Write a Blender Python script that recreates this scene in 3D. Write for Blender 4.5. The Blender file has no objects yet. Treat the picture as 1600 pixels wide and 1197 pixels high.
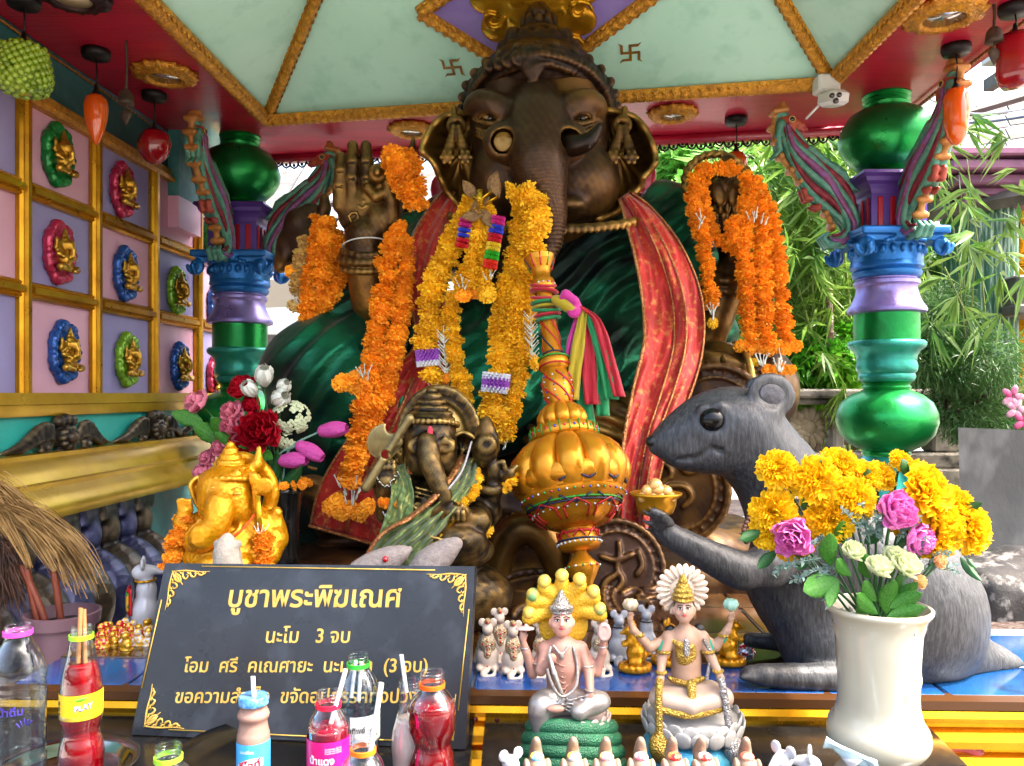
import bpy, math, random
import numpy as np
from mathutils import Vector, Matrix, Euler
random.seed(7); rng = np.random.default_rng(7)
sc = bpy.context.scene; C = sc.collection
# ---------- camera, sky, sun, exposure
cam = bpy.data.objects.new('camera', bpy.data.cameras.new('camera')); C.objects.link(cam); sc.camera = cam
cam.location = (0, 0, 1.5); cam.rotation_euler = (math.radians(90), 0, 0)
cam.data.lens = 28.125; cam.data.sensor_width = 36; cam.data.shift_y = 0.0103
cam.data.clip_start = 0.02; cam.data.clip_end = 400
SUN_EL, SUN_AZ = math.radians(58), math.radians(98)      # azimuth clockwise from +Y
w = bpy.data.worlds.new('World'); sc.world = w; w.use_nodes = True
sky = w.node_tree.nodes.new('ShaderNodeTexSky'); sky.sky_type = 'NISHITA'; sky.sun_disc = False
sky.sun_elevation = SUN_EL; sky.sun_rotation = SUN_AZ; sky.air_density = 1.0; sky.dust_density = 8.0; sky.ozone_density = 0.4
bg = w.node_tree.nodes['Background']; bg.inputs['Strength'].default_value = 0.15
w.node_tree.links.new(sky.outputs[0], bg.inputs['Color'])
sl = bpy.data.lights.new('sun', 'SUN'); sl.energy = 2.0; sl.angle = math.radians(0.6); sl.color = (1, .95, .87)
so = bpy.data.objects.new('sun', sl); C.objects.link(so)
sd = Vector((math.sin(SUN_AZ)*math.cos(SUN_EL), math.cos(SUN_AZ)*math.cos(SUN_EL), math.sin(SUN_EL)))
so.rotation_euler = sd.to_track_quat('Z', 'Y').to_euler(); so.location = (4, -2, 6)
sc.view_settings.view_transform = 'Standard'; sc.view_settings.look = 'None'
sc.view_settings.exposure = 3.0; sc.view_settings.gamma = 1; sc.view_settings.use_curve_mapping = False
sc.cycles.max_bounces = 10; sc.cycles.diffuse_bounces = 5; sc.cycles.glossy_bounces = 4
sc.cycles.transmission_bounces = 10; sc.cycles.transparent_max_bounces = 12
sc.cycles.caustics_refractive = False; sc.cycles.caustics_reflective = False
sc.cycles.use_denoising = True; sc.cycles.sample_clamp_indirect = 6

# ---------- geometry helpers
F, CX, CY, H = 1250.0, 800.0, 615.0, 1.5
def P(px, py, Y): return Vector(((px-CX)/F*Y, Y, H-(py-CY)/F*Y))
class Fr:                     # a working frame: picture units at distance Y0, d = units nearer
    def __init__(s, Y0): s.Y = Y0; s.s = Y0/F
    def q(s, px, py, d=0): return P(px, py, s.Y-d*s.s)
def V3(v): return np.asarray(v, float).reshape(-1, 3)
def J(*ms):
    Vs, Fs, n = [], [], 0
    for v, f in ms:
        v = V3(v); Vs.append(v)
        if isinstance(f, np.ndarray): Fs += (f+n).tolist()
        else: Fs += [tuple(i+n for i in q) for q in f]
        n += len(v)
    return (np.concatenate(Vs) if Vs else np.zeros((0, 3))), Fs
def TR(m, loc=(0, 0, 0), rot=None, sc_=1.0):
    v = V3(m[0])*np.asarray(sc_, float)
    if rot is not None:
        R = rot if isinstance(rot, Matrix) else Euler(rot).to_matrix()
        v = v @ np.array(R.to_3x3()).T
    return v+np.asarray(loc, float), m[1]
def toward(d, up=(0, 0, 1)):      # rotation taking +Z to d
    return Vector(d).to_track_quat('Z', 'Y').to_matrix()
WL = {}
def mesh(name, m, smooth=True, angle=None):
    v, f = V3(m[0]), m[1]
    me = bpy.data.meshes.new(name)
    if isinstance(f, np.ndarray):
        me.vertices.add(len(v)); me.vertices.foreach_set('co', v.astype(np.float32).ravel())
        k = f.shape[1]; me.loops.add(f.size); me.loops.foreach_set('vertex_index', f.astype(np.int32).ravel())
        me.polygons.add(len(f)); me.polygons.foreach_set('loop_start', np.arange(0, f.size, k, dtype=np.int32))
        me.update(calc_edges=True)
    else:
        me.from_pydata(v.tolist(), [], f); me.update()
    if smooth:
        me.shade_smooth()
        if angle: me.set_sharp_from_angle(angle=math.radians(angle))
    return me
def ob(name, m, mat, parent=None, smooth=True, angle=None, label=None, kind=None):
    if not isinstance(m, bpy.types.Mesh):
        v = V3(m[0])
        if parent is not None: v = v-np.array(WL[parent])
        me = mesh(name, (v, m[1]), smooth, angle)
    else: me = m
    if mat and not me.materials:
        for q in (mat if isinstance(mat, (list, tuple)) else [mat]): me.materials.append(q)
    o = bpy.data.objects.new(name, me); C.objects.link(o)
    if parent is not None: o.parent = parent; WL[o] = WL[parent]
    else: WL[o] = Vector((0, 0, 0))
    if label: o['label'] = label
    if kind: o['kind'] = kind
    return o
def inst(name, me, loc, rot=None, s=1, parent=None, label=None):     # shared mesh placed in world space
    o = bpy.data.objects.new(name, me); C.objects.link(o)
    b = WL[parent] if parent is not None else Vector((0, 0, 0))
    o.location = Vector(loc)-b
    if rot is not None: o.rotation_euler = rot.to_euler() if isinstance(rot, Matrix) else rot
    o.scale = (s, s, s) if isinstance(s, (int, float)) else s
    if parent is not None: o.parent = parent
    WL[o] = Vector(loc)
    if label: o['label'] = label
    return o
def tag(o, label, cat, group=None):
    o['label'] = label; o['category'] = cat
    if group: o['group'] = group
    return o
def thing(name, label, cat, loc=(0, 0, 0), group=None):
    o = bpy.data.objects.new(name, None); C.objects.link(o); o.empty_display_size = .05
    o.location = loc; WL[o] = Vector(loc); return tag(o, label, cat, group)
def copy_tree(o, loc=None, rot=None, s=None, parent=None, label=None):
    c = o.copy(); C.objects.link(c); WL[c] = Vector(loc) if loc is not None else WL[o]
    if parent is not None: c.parent = parent
    if loc is not None: c.location = loc
    if rot is not None: c.rotation_euler = rot
    if s is not None: c.scale = (s, s, s) if isinstance(s, (int, float)) else s
    if label: c['label'] = label
    for ch in list(o.children): copy_tree(ch, parent=c)
    return c
def struct(name, m, mat, parent=None, **k):
    o = ob(name, m, mat, parent, **k)
    if parent is None: o['kind'] = 'structure'
    return o
def box(c, s, rot=None, bev=0):
    x, y, z = [q/2 for q in s]
    if bev:
        b = min(bev, x*.9, y*.9, z*.9); v = []; f = []
        for zz, i in ((-z, b), (-z+b, 0), (z-b, 0), (z, b)):
            xx, yy = x-i, y-i
            v += [(-xx+b, -yy, zz), (xx-b, -yy, zz), (xx, -yy+b, zz), (xx, yy-b, zz), (xx-b, yy, zz), (-xx+b, yy, zz), (-xx, yy-b, zz), (-xx, -yy+b, zz)]
        for k in range(3):
            for i in range(8): j = (i+1) % 8; f.append((k*8+i, k*8+j, k*8+8+j, k*8+8+i))
        f += [tuple(range(7, -1, -1)), tuple(range(24, 32))]
    else:
        v = [(a, b_, c_) for a in (-x, x) for b_ in (-y, y) for c_ in (-z, z)]
        f = [(0, 1, 3, 2), (4, 6, 7, 5), (0, 4, 5, 1), (2, 3, 7, 6), (0, 2, 6, 4), (1, 5, 7, 3)]
    return TR((v, f), c, rot)
def hexa(p):      # 8 points: bottom 4, top 4
    return V3([tuple(q) for q in p]), [(0, 3, 2, 1), (4, 5, 6, 7), (0, 1, 5, 4), (1, 2, 6, 5), (2, 3, 7, 6), (3, 0, 4, 7)]
def slab(poly, z0, z1):
    n = len(poly); v = [(x, y, z0) for x, y in poly]+[(x, y, z1) for x, y in poly]
    f = [tuple(range(n-1, -1, -1)), tuple(range(n, 2*n))]+[(i, (i+1) % n, n+(i+1) % n, n+i) for i in range(n)]
    return V3(v), f
def lathe(prof, n=24, c=(0, 0, 0), fn=None, rot=None, s=1.0, cap=True):
    v = []; f = []
    for j, (r, z) in enumerate(prof):
        for i in range(n):
            a = 2*math.pi*i/n; rr = r*(fn(a, j/(len(prof)-1), z) if fn else 1)
            v.append((rr*math.cos(a), rr*math.sin(a), z))
    for j in range(len(prof)-1):
        for i in range(n): k = (i+1) % n; f.append((j*n+i, j*n+k, j*n+n+k, j*n+i+n))
    if cap:
        f.append(tuple(range(n-1, -1, -1))); b = (len(prof)-1)*n; f.append(tuple(range(b, b+n)))
    return TR((v, f), c, rot, s)
def spl(pts, n):                 # Catmull-Rom resample of rows
    p = np.array([tuple(q) for q in pts], float)
    if len(p) < 3:
        t = np.linspace(0, 1, n)[:, None]; return p[0]*(1-t)+p[-1]*t
    e = np.vstack([2*p[0]-p[1], p, 2*p[-1]-p[-2]])
    L = np.concatenate([[0], np.cumsum(np.linalg.norm(np.diff(p[:, :3], axis=0), axis=1)+1e-9)]); u = np.linspace(0, L[-1], n)
    i = np.clip(np.searchsorted(L, u, side='right')-1, 0, len(p)-2); t = ((u-L[i])/(L[i+1]-L[i]))[:, None]
    a, b, c, d = e[i], e[i+1], e[i+2], e[i+3]
    return .5*((2*b)+(c-a)*t+(2*a-5*b+4*c-d)*t**2+(3*b-a-3*c+d)*t**3)
def tube(pts, r, n=8, flat=1.0, up=None, cap=True, seg=None, fn=None):
    p = np.array([tuple(q)[:3] for q in pts], float); m = len(p)
    rr = np.full(m, r) if np.isscalar(r) else np.array(r, float)
    if seg:
        q = spl(np.column_stack([p, np.interp(np.arange(m), np.linspace(0, m-1, len(rr)), rr)]), seg); p, rr = q[:, :3], np.maximum(q[:, 3], 1e-4); m = seg
    elif len(rr) != m: rr = np.interp(np.linspace(0, 1, m), np.linspace(0, 1, len(rr)), rr)
    t = np.gradient(p, axis=0); t /= np.linalg.norm(t, axis=1)[:, None]+1e-12
    u = np.array(up if up is not None else ((0, 0, 1) if abs(t[0][2]) < .9 else (0, 1, 0)), float)
    v = np.zeros((m*n, 3)); a = np.arange(n)*2*math.pi/n
    for i in range(m):
        b = u-t[i]*u.dot(t[i]); b /= np.linalg.norm(b)+1e-12
        if up is None: u = b
        c = np.cross(t[i], b); k = rr[i]*(fn(a, i/(m-1)) if fn else 1.0)
        k = np.ones(n)*k
        v[i*n:(i+1)*n] = p[i]+np.outer(k*np.cos(a)*flat, b)+np.outer(k*np.sin(a), c)
    f = [(i*n+j, i*n+(j+1) % n, i*n+n+(j+1) % n, i*n+n+j) for i in range(m-1) for j in range(n)]
    if cap: f += [tuple(range(n-1, -1, -1)), tuple(range((m-1)*n, m*n))]
    return v, f
def ball(c, r, n=12, m=8, rot=None):
    r = (r, r, r) if np.isscalar(r) else r
    v = [(0, 0, 1)]+[(math.sin(math.pi*j/m)*math.cos(2*math.pi*i/n), math.sin(math.pi*j/m)*math.sin(2*math.pi*i/n), math.cos(math.pi*j/m)) for j in range(1, m) for i in range(n)]+[(0, 0, -1)]
    f = [(0, 1+i, 1+(i+1) % n) for i in range(n)]
    for j in range(m-2):
        for i in range(n): a, b = 1+j*n+i, 1+j*n+(i+1) % n; f.append((a, a+n, b+n, b))
    L = len(v)-1; f += [(L, L-n+(i+1) % n, L-n+i) for i in range(n)]
    return TR((V3(v)*np.array(r, float), f), c, rot)
def sweep(p0, p1, prof, out, up=(0, 0, 1), n=1, fn=None):      # profile (o,u) swept from p0 to p1
    p0, p1, out, up = [np.array(tuple(q), float) for q in (p0, p1, out, up)]
    k = len(prof); v = []
    for i in range(n+1):
        b = p0+(p1-p0)*i/n
        for j, (o, u_) in enumerate(prof):
            d = fn(i/n, j) if fn else 0
            v.append(b+out*(o+d)+up*u_)
    f = [(i*k+j, i*k+(j+1) % k, i*k+k+(j+1) % k, i*k+k+j) for i in range(n) for j in range(k)]
    f += [tuple(range(k-1, -1, -1)), tuple(range(n*k, n*k+k))]
    return V3(v), f
def grid(fn, nu, nv, cu=False):
    v = [fn(i/(nu-1), j/(nv-1)) for j in range(nv) for i in range(nu)]
    f = [(j*nu+i, j*nu+i+1, j*nu+nu+i+1, j*nu+nu+i) for j in range(nv-1) for i in range(nu-1)]
    return V3([tuple(q) for q in v]), f
def thick(m, t):                  # give a grid sheet thickness
    v, f = V3(m[0]), m[1]; nrm = np.zeros_like(v)
    f = [tuple(q) for q in f]; k = [(q[0], q[1], q[-1]) for q in f]; k = np.array(k); nn = np.cross(v[k[:, 1]]-v[k[:, 0]], v[k[:, 2]]-v[k[:, 0]])
    for i, q in enumerate(f):
        for c in q: nrm[c] += nn[i]
    nrm /= np.linalg.norm(nrm, axis=1)[:, None]+1e-12; n = len(v)
    e = {}
    for q in f:
        for i in range(len(q)): e[(q[i], q[(i+1) % len(q)])] = 1
    side = [(y, x, x+n, y+n) for (x, y) in e if (y, x) not in e]
    return np.vstack([v, v-nrm*t]), [tuple(q) for q in f]+[tuple(i+n for i in q[::-1]) for q in f]+side
# ---------- blended solids on a grid
class Sd:
    def __init__(s, vox, k=.01): s.v = vox; s.k = k; s.it = []
    def add(s, lo, hi, fn, k=None, op=0): s.it.append((np.array(lo), np.array(hi), fn, s.k if k is None else k, op)); return s
    def e(s, c, r, rot=None, k=None, op=0):
        c = np.array(tuple(c)); r = np.array((r, r, r) if np.isscalar(r) else r, float)
        R = None
        if rot is not None: R = np.array((rot if isinstance(rot, Matrix) else Euler(rot).to_matrix()).to_3x3())
        def fn(p):
            q = p-c
            if R is not None: q = q @ R
            a = np.linalg.norm(q/r, axis=-1); b = np.linalg.norm(q/r**2, axis=-1)
            return a*(a-1)/(b+1e-9)
        m = r if R is None else np.full(3, r.max())
        return s.add(c-m, c+m, fn, k, op)
    def c(s, a, b, ra, rb=None, k=None, op=0):
        a, b = np.array(tuple(a)), np.array(tuple(b)); rb = ra if rb is None else rb; d = b-a; L = d.dot(d)+1e-12
        def fn(p):
            q = p-a; t = np.clip((q @ d)/L, 0, 1)
            return np.linalg.norm(q-t[..., None]*d, axis=-1)-(ra+(rb-ra)*t)
        m = max(ra, rb); return s.add(np.minimum(a, b)-m, np.maximum(a, b)+m, fn, k, op)
    def path(s, pts, r, k=None, op=0, n=None):
        p = [tuple(q) for q in pts]; rr = [r]*len(p) if np.isscalar(r) else list(r)
        if n: q = spl([tuple(a)+(b,) for a, b in zip(p, rr)], n); p = [tuple(x[:3]) for x in q]; rr = [max(x[3], 1e-4) for x in q]
        for i in range(len(p)-1): s.c(p[i], p[i+1], rr[i], rr[i+1], k, op)
        return s
    def b(s, c, h, rot=None, rd=.003, k=None, op=0):
        c = np.array(tuple(c)); h = np.array(h, float)
        R = None if rot is None else np.array((rot if isinstance(rot, Matrix) else Euler(rot).to_matrix()).to_3x3())
        def fn(p):
            q = p-c
            if R is not None: q = q @ R
            q = np.abs(q)-(h-rd); return np.linalg.norm(np.maximum(q, 0), axis=-1)+np.minimum(q.max(-1), 0)-rd
        m = h if R is None else np.full(3, np.linalg.norm(h)); return s.add(c-m, c+m, fn, k, op)
    def go(s, cut=None, disp=None):
        adds = [i for i in s.it if i[4] == 0]; v = s.v
        lo = np.min([i[0] for i in adds], 0)-4*v; hi = np.max([i[1] for i in adds], 0)+4*v
        N = np.ceil((hi-lo)/v).astype(int)+1; f = np.full(N, .5, np.float32)
        for a, b, fn, k, op in s.it:
            mg = k+2.5*v; i0 = np.clip(np.floor((a-mg-lo)/v).astype(int), 0, N-1); i1 = np.clip(np.ceil((b+mg-lo)/v).astype(int)+1, 1, N)
            if (i1 <= i0).any(): continue
            ax = [lo[q]+v*np.arange(i0[q], i1[q]) for q in range(3)]
            g = np.stack(np.meshgrid(*ax, indexing='ij'), -1); d = fn(g).astype(np.float32)
            sl = tuple(slice(i0[q], i1[q]) for q in range(3)); o = f[sl]
            if op == 0:
                if k > 0: h = np.maximum(k-np.abs(o-d), 0)/k; f[sl] = np.minimum(o, d)-h*h*k/4
                else: f[sl] = np.minimum(o, d)
            else:
                d = -d
                if k > 0: h = np.maximum(k-np.abs(o-d), 0)/k; f[sl] = np.maximum(o, d)+h*h*k/4
                else: f[sl] = np.maximum(o, d)
        if cut is not None:
            ax = [lo[q]+v*np.arange(N[q]) for q in range(3)]
            f = np.maximum(f, cut(*np.meshgrid(*ax, indexing='ij')).astype(np.float32))
        V, Q = nets(f, lo, v)
        if disp is not None:
            n = normals(V, Q); V = V+n*disp(V, n)[:, None]
        return V, Q
def normals(V, Q):
    nn = np.cross(V[Q[:, 2]]-V[Q[:, 0]], V[Q[:, 3]]-V[Q[:, 1]]); n = np.zeros_like(V)
    for c in range(4):
        for a in range(3): n[:, a] += np.bincount(Q[:, c], nn[:, a], len(V))
    return n/(np.linalg.norm(n, axis=1)[:, None]+1e-12)
def nets(f, lo, v):
    s = f < 0; c = np.zeros(np.array(s.shape)-1, np.uint8)
    for dx in (0, 1):
        for dy in (0, 1):
            for dz in (0, 1): c += s[dx:s.shape[0]-1+dx, dy:s.shape[1]-1+dy, dz:s.shape[2]-1+dz]
    act = (c > 0) & (c < 8); I = np.argwhere(act); idx = np.full(act.shape, -1, np.int64); idx[act] = np.arange(len(I))
    pos = np.zeros((len(I), 3)); cnt = np.zeros(len(I))
    cor = [np.array(q) for q in ((0, 0, 0), (1, 0, 0), (0, 1, 0), (1, 1, 0), (0, 0, 1), (1, 0, 1), (0, 1, 1), (1, 1, 1))]
    val = [f[I[:, 0]+q[0], I[:, 1]+q[1], I[:, 2]+q[2]].astype(float) for q in cor]
    for a, b in ((0, 1), (2, 3), (4, 5), (6, 7), (0, 2), (1, 3), (4, 6), (5, 7), (0, 4), (1, 5), (2, 6), (3, 7)):
        m = (val[a] < 0) != (val[b] < 0); t = np.where(m, val[a]/np.where(m, val[a]-val[b], 1), 0)
        pos += np.where(m[:, None], cor[a]+(cor[b]-cor[a])*t[:, None], 0); cnt += m
    V = lo+v*(I+pos/cnt[:, None]); Fs = []
    for ax in range(3):
        A = [slice(None)]*3; B = [slice(None)]*3; A[ax] = slice(0, -1); B[ax] = slice(1, None)
        s0, s1 = s[tuple(A)], s[tuple(B)]; e = np.argwhere(s0 != s1); u, w_ = [q for q in range(3) if q != ax]
        ok = (e[:, u] > 0) & (e[:, w_] > 0) & (e[:, u] < s.shape[u]-1) & (e[:, w_] < s.shape[w_]-1); e = e[ok]
        fl = s0[tuple(e.T)]; q = []
        for du, dw in ((-1, -1), (0, -1), (0, 0), (-1, 0)):
            k = e.copy(); k[:, u] += du; k[:, w_] += dw; q.append(idx[tuple(k.T)])
        q = np.stack(q, 1)
        if ax == 1: fl = ~fl
        q[~fl] = q[~fl][:, ::-1]; Fs.append(q)
    return V, np.concatenate(Fs).astype(np.int32)
def fbm(p, s, oct=3, seed=0):      # cheap smooth noise from sines
    r = np.random.default_rng(seed); o = 0; a = 1.0
    for i in range(oct):
        for j in range(3):
            k = r.normal(size=3)*s; o = o+a*np.sin(p @ k+r.uniform(0, 6.3))
        s *= 2.1; a *= .5
    return o/4
# ---------- materials
def hx(h):
    h = h.lstrip('#'); c = [int(h[i:i+2], 16)/255 for i in (0, 2, 4)]
    return tuple(((q+.055)/1.055)**2.4 if q > .04045 else q/12.92 for q in c)+(1,)
def M(name, c1, rough=.5, metal=0, c2=None, ns=8, nd=4, lo=.35, hi=.65, bump=None, edge=None, coat=0, sheen=0, spec=.5, trans=0, ior=1.45, rand=0, emit=0, stretch=None, c3=None, n3=40, sss=0, transl=0, rvar=0, bumps=None, wave=None, aniso=0):
    m = bpy.data.materials.new(name); m.use_nodes = True; nt = m.node_tree; N = nt.nodes; L = nt.links; b = N['Principled BSDF']
    c1 = hx(c1) if isinstance(c1, str) else tuple(c1)+((1,) if len(c1) == 3 else ())
    tc = N.new('ShaderNodeTexCoord'); src = tc.outputs['Object']
    if stretch:
        mp = N.new('ShaderNodeMapping'); mp.inputs['Scale'].default_value = stretch; L.new(src, mp.inputs[0]); src = mp.outputs[0]
    def noise(s, d=4, rgh=.6):
        n = N.new('ShaderNodeTexNoise'); n.inputs['Scale'].default_value = s; n.inputs['Detail'].default_value = d; n.inputs['Roughness'].default_value = rgh; L.new(src, n.inputs['Vector']); return n.outputs[0]
    def ramp(i, a, b_):
        r = N.new('ShaderNodeMapRange'); r.inputs['From Min'].default_value = a; r.inputs['From Max'].default_value = b_; L.new(i, r.inputs[0]); return r.outputs[0]
    def mix(f, a, b_):
        x = N.new('ShaderNodeMix'); x.data_type = 'RGBA'; L.new(f, x.inputs[0])
        for q, k in ((a, 6), (b_, 7)):
            if isinstance(q, tuple): x.inputs[k].default_value = q
            else: L.new(q, x.inputs[k])
        return x.outputs[2]
    col = c1
    if c2: col = mix(ramp(noise(ns, nd), lo, hi), c1, hx(c2) if isinstance(c2, str) else c2)
    if c3: col = mix(ramp(noise(n3, 3), .52, .68), col, hx(c3))
    if wave:
        wv = N.new('ShaderNodeTexWave'); wv.bands_direction = wave[0]; wv.inputs['Scale'].default_value = wave[1]; wv.inputs['Distortion'].default_value = wave[2]; L.new(src, wv.inputs['Vector'])
        col = mix(ramp(wv.outputs[1], .55, .75), col, hx(wave[3]))
    if edge:
        g = N.new('ShaderNodeNewGeometry'); fac = ramp(g.outputs['Pointiness'], edge[1], edge[2])
        mm = N.new('ShaderNodeMath'); mm.operation = 'MULTIPLY'; L.new(fac, mm.inputs[0]); L.new(ramp(noise(edge[3] if len(edge) > 3 else 14, 5), .32, .62), mm.inputs[1])
        col = mix(mm.outputs[0], col, hx(edge[0]))
    if rand:
        oi = N.new('ShaderNodeObjectInfo'); hs = N.new('ShaderNodeHueSaturation'); r_ = ramp(oi.outputs['Random'], 0, 1)
        r2 = N.new('ShaderNodeMapRange'); L.new(oi.outputs['Random'], r2.inputs[0]); r2.inputs['To Min'].default_value = 1-rand; r2.inputs['To Max'].default_value = 1+rand*.5; L.new(r2.outputs[0], hs.inputs['Value'])
        r3 = N.new('ShaderNodeMapRange'); L.new(oi.outputs['Random'], r3.inputs[0]); r3.inputs['To Min'].default_value = .5-rand*.04; r3.inputs['To Max'].default_value = .5+rand*.04; L.new(r3.outputs[0], hs.inputs['Hue'])
        if isinstance(col, tuple): hs.inputs['Color'].default_value = col
        else: L.new(col, hs.inputs['Color'])
        col = hs.outputs[0]
    if isinstance(col, tuple): b.inputs['Base Color'].default_value = col
    else: L.new(col, b.inputs['Base Color'])
    b.inputs['Roughness'].default_value = rough; b.inputs['Metallic'].default_value = metal; b.inputs['IOR'].default_value = ior
    if rvar:
        r4 = N.new('ShaderNodeMapRange'); L.new(noise(ns*1.7, 4), r4.inputs[0]); r4.inputs['From Min'].default_value = .3; r4.inputs['From Max'].default_value = .7
        r4.inputs['To Min'].default_value = max(0, rough-rvar); r4.inputs['To Max'].default_value = rough+rvar; L.new(r4.outputs[0], b.inputs['Roughness'])
    b.inputs['Coat Weight'].default_value = coat; b.inputs['Coat Roughness'].default_value = .12; b.inputs['Sheen Weight'].default_value = sheen; b.inputs['Specular IOR Level'].default_value = spec
    b.inputs['Transmission Weight'].default_value = trans
    if aniso: b.inputs['Anisotropic'].default_value = aniso
    if sss: b.inputs['Subsurface Weight'].default_value = sss; b.inputs['Subsurface Radius'].default_value = (.01, .006, .004)
    if emit:
        b.inputs['Emission Strength'].default_value = emit
        if isinstance(col, tuple): b.inputs['Emission Color'].default_value = col
        else: L.new(col, b.inputs['Emission Color'])
    prev = None
    for bp in (bumps or ([bump] if bump else [])):     # (kind, scale, strength, distance)
        kd, s_, st, ds = bp[:4]
        if kd == 'n': h_ = noise(s_, 5, .65)
        elif kd == 'v':
            n = N.new('ShaderNodeTexVoronoi'); n.inputs['Scale'].default_value = s_; L.new(src, n.inputs['Vector']); h_ = n.outputs[0]
        elif kd == 'm':      # weave
            n1 = N.new('ShaderNodeTexWave'); n1.inputs['Scale'].default_value = s_; n1.bands_direction = 'X'; L.new(src, n1.inputs['Vector'])
            n2 = N.new('ShaderNodeTexWave'); n2.inputs['Scale'].default_value = s_; n2.bands_direction = 'Z'; L.new(src, n2.inputs['Vector'])
            a_ = N.new('ShaderNodeMath'); L.new(n1.outputs[1], a_.inputs[0]); L.new(n2.outputs[1], a_.inputs[1]); h_ = a_.outputs[0]
        else:
            n = N.new('ShaderNodeTexWave'); n.inputs['Scale'].default_value = s_; n.bands_direction = kd.upper(); n.inputs['Distortion'].default_value = bp[4] if len(bp) > 4 else 2; n.inputs['Detail'].default_value = 3; L.new(src, n.inputs['Vector']); h_ = n.outputs[1]
        bn = N.new('ShaderNodeBump'); bn.inputs['Strength'].default_value = st; bn.inputs['Distance'].default_value = ds; L.new(h_, bn.inputs['Height'])
        if prev: L.new(prev, bn.inputs['Normal'])
        prev = bn.outputs[0]
    if prev: L.new(prev, b.inputs['Normal'])
    if transl:
        tl = N.new('ShaderNodeBsdfTranslucent'); ms = N.new('ShaderNodeMixShader'); ms.inputs[0].default_value = transl
        if isinstance(col, tuple): tl.inputs[0].default_value = col
        else: L.new(col, tl.inputs[0])
        L.new(b.outputs[0], ms.inputs[1]); L.new(tl.outputs[0], ms.inputs[2]); L.new(ms.outputs[0], N['Material Output'].inputs[0])
    return m
# ---------- shared materials
GOLD = M('gold_paint', '#c8921c', .33, .75, c2='#a87412', ns=12, bump=('n', 60, .15, .002), rvar=.08)
GOLDO = M('gold_ochre_paint', '#c09a22', .36, .55, c2='#a88018', ns=5, bump=('n', 30, .12, .002), rvar=.1)
GOLDM = M('antique_gold_moulding', '#dc9c2c', .42, .4, c2='#a87024', ns=60, bumps=[('v', 190, .6, .004), ('n', 120, .5, .003)], rvar=.1)
RED = M('red_lacquered_boards', '#b81838', .3, 0, c2='#a0122e', ns=6, bumps=[('y', 14, .25, .003, 6), ('n', 40, .2, .002)], coat=.4, stretch=(.35, 3, 1))
TEAL = M('pale_teal_paint', '#b4e6d0', .42, 0, c2='#bfecd8', ns=3, bump=('n', 18, .25, .004), c3='#a8dcc6', n3=9)
PURP = M('purple_paint', '#8270b4', .45, 0, c2='#9080be', ns=8, bump=('n', 25, .35, .004))
# ---------- ceiling
Zc = 2.5
ceil = thing('ceiling', 'x', 'x', (0, 2, Zc)); del ceil['label']; del ceil['category']; ceil['kind'] = 'structure'
RP = [(-1.40, .95), (1.38, .95), (1.43, 2.98), (-1.3, 3.42)]
TQ = [(-.95, 1.0), (.99, 1.0), (1.02, 2.55), (-.893, 2.9)]
for i in range(4): j = (i+1) % 4; struct('soffit', slab([RP[i], RP[j], TQ[j], TQ[i]], Zc, Zc+.05), RED, ceil, smooth=False)
struct('roof_slab', slab([(-1.75, .88), (1.5, .88), (1.55, 3.05), (-1.75, 3.5)], Zc+.56, Zc+.66), M('roof_grey', '#6a6660', .8), ceil)
A3, B3 = Vector((*TQ[3], Zc)), Vector((*TQ[2], Zc)); ev = (B3-A3).normalized(); ov = Vector((-ev.y, ev.x, 0)); ov = ov if ov.y < 0 else -ov
zf = lambda x, y: Zc+.5*(Vector((x, y, Zc))-A3).dot(ov)
up_ = Vector((ov.x*.5, ov.y*.5, -1)).normalized()*-1      # upward normal of the far facet
up_ = ev.cross(Vector((ov.x, ov.y, .5))).normalized(); up_ = up_ if up_.z > 0 else -up_
def Pf(px, py, off=0):
    d = P(px, py, 1)-Vector((0, 0, H)); o = Vector((0, 0, H)); t = (A3-o).dot(up_)/d.dot(up_); return o+d*t-up_*off
TLp = Vector((-.346, 2.026, 0)); TLp.z = zf(TLp.x, TLp.y); TRp = Vector((.409, 1.926, 0)); TRp.z = zf(TRp.x, TRp.y)
FLp = Vector((-.36, 1.4, TLp.z)); FRp = Vector((.41, 1.4, TRp.z)); D3 = Vector((*TQ[0], Zc)); C3 = Vector((*TQ[1], Zc))
def facet(*p): n = (p[1]-p[0]).cross(p[2]-p[0]).normalized(); n = n if n.z > 0 else -n; return hexa(list(p)+[q+n*.012 for q in p])
for f_ in ((A3, B3, TRp, TLp), (D3, A3, TLp, FLp), (B3, C3, FRp, TRp), (C3, D3, FLp, FRp), (TLp, TRp, FRp, FLp)): struct('painted_panel', facet(*f_), TEAL, ceil, smooth=False)
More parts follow.
